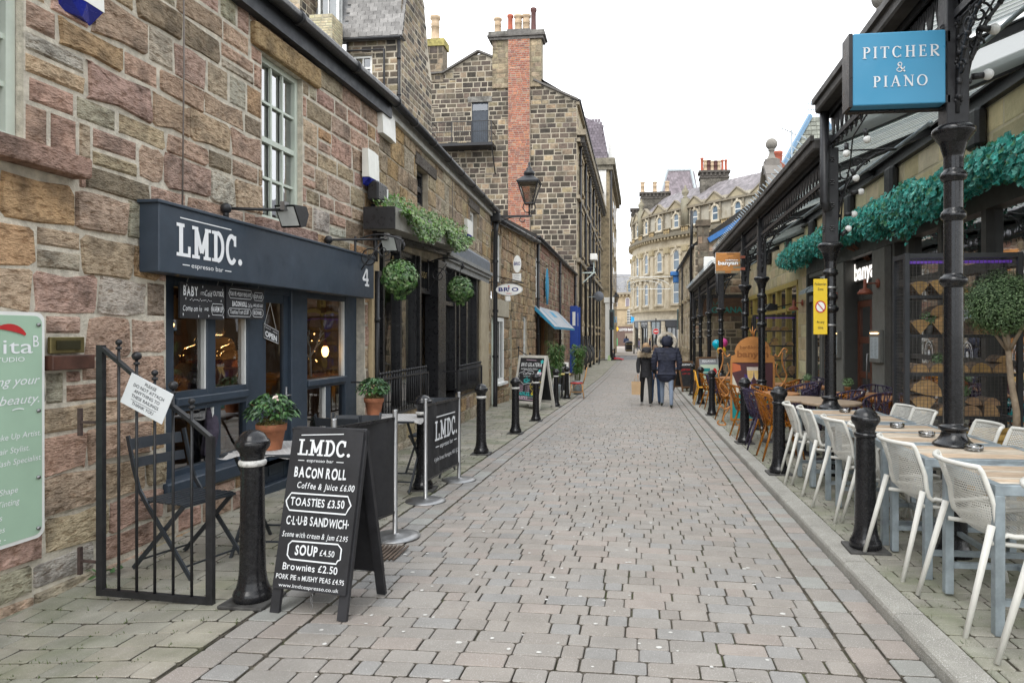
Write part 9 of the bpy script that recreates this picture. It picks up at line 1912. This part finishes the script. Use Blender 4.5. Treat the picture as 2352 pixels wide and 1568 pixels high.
person('distant pedestrian in a dark coat left of the no entry sign',(.85,76,gz(76)+.03),-1.4,1.7,(.04,.04,.06),(.05,.04,.06),.2,.5,None,(.25,.12,.06))
# seated person with red trousers at the foot of the white pilaster
t=thing('person','person in dark top and red trousers sitting on the far pavement','person',(-2.55,58.6,zr(58.6)),-1.2)
V=[(0,0,.14,.13,.12),(0,-.03,.35,.12,.1),(0,-.02,.56,.15,.1),(0,.0,.68,.06,.06),(0,.03,.80,.075,.085),(0,.03,.90,.05,.05)]; E_=[(0,1),(1,2),(2,3),(3,4),(4,5)]
for s in (-1,1): i=len(V); V+=[(s*.12,.2,.16,.08),(s*.15,.5,.16,.065),(s*.13,.9,.07,.05),(s*.13,1.0,.1,.04)]; E_+=[(0,i),(i,i+1),(i+1,i+2),(i+2,i+3)]
for s in (-1,1): i=len(V); V+=[(s*.18,.02,.56,.055),(s*.22,.12,.36,.045),(s*.1,.3,.28,.035)]; E_+=[(2,i),(i,i+1),(i+1,i+2)]
vs,fs=skinmesh(V,E_,0,2); mb=MB(sm=True)
for f in fs: 
    c=[sum(vs[i][q] for i in f)/len(f) for q in range(3)]; mb.mi.append(0 if c[2]>.7 else (2 if (c[1]>.1 and c[2]<.26) else 1)); mb.f.append(list(f)); mb.cl.append((1,1,1)); mb.sf.append(True)
mb.v=list(vs); mb.build('body',[SKIN,mat('black_top',(.03,.03,.035),.8),mat('red_trousers',(.5,.03,.04),.8)],t,True); mb=MB(sm=True); mb.ball((0,.0,.86),.095,10,8); mb.build('hair',mat('dark_hair',(.05,.03,.02),.6),t,True)
t=thing('carrier_bag','pale green carrier bag beside the seated person','bag',(-2.85,58.4,zr(58.4))); mb=MB(); z=zr(58.4); mb.add([(-2.95,58.3,z),(-2.65,58.3,z),(-2.65,58.5,z),(-2.95,58.5,z),(-2.9,58.35,z+.4),(-2.72,58.35,z+.45),(-2.72,58.45,z+.45),(-2.9,58.45,z+.4)],[(0,1,2,3),(4,5,6,7),(0,1,5,4),(1,2,6,5),(2,3,7,6),(3,0,4,7)]); mb.build('bag_body',mat('green_bag',(.45,.6,.3),.5),t)
# woman seen behind the cafe window
pc=person('fair haired woman sitting inside behind the left cafe window','' and 0 or F1.w(3.28,-.45,-.36)[:],math.radians(185),1.62,(.05,.05,.08),(.05,.05,.06),.02,.3,None,(.48,.34,.18))
t=thing('coat_bundle','grey coat heaped behind the low pane left of door','coat',F1.w(3.55,.4,-.35)); mb=MB(F1.T,sm=True); mb.grid(lambda u,v:(3.38+.34*u,-.3+.12*math.sin(u*9+v*4)*v-.1*v,.38+.34*v*(.7+.3*math.sin(u*6))),12,10); mb.build('cloth',mat('grey_wool',(.12,.12,.11),.95,var=.4,sc=12),t)

bpy.data.scenes.remove(TMP)
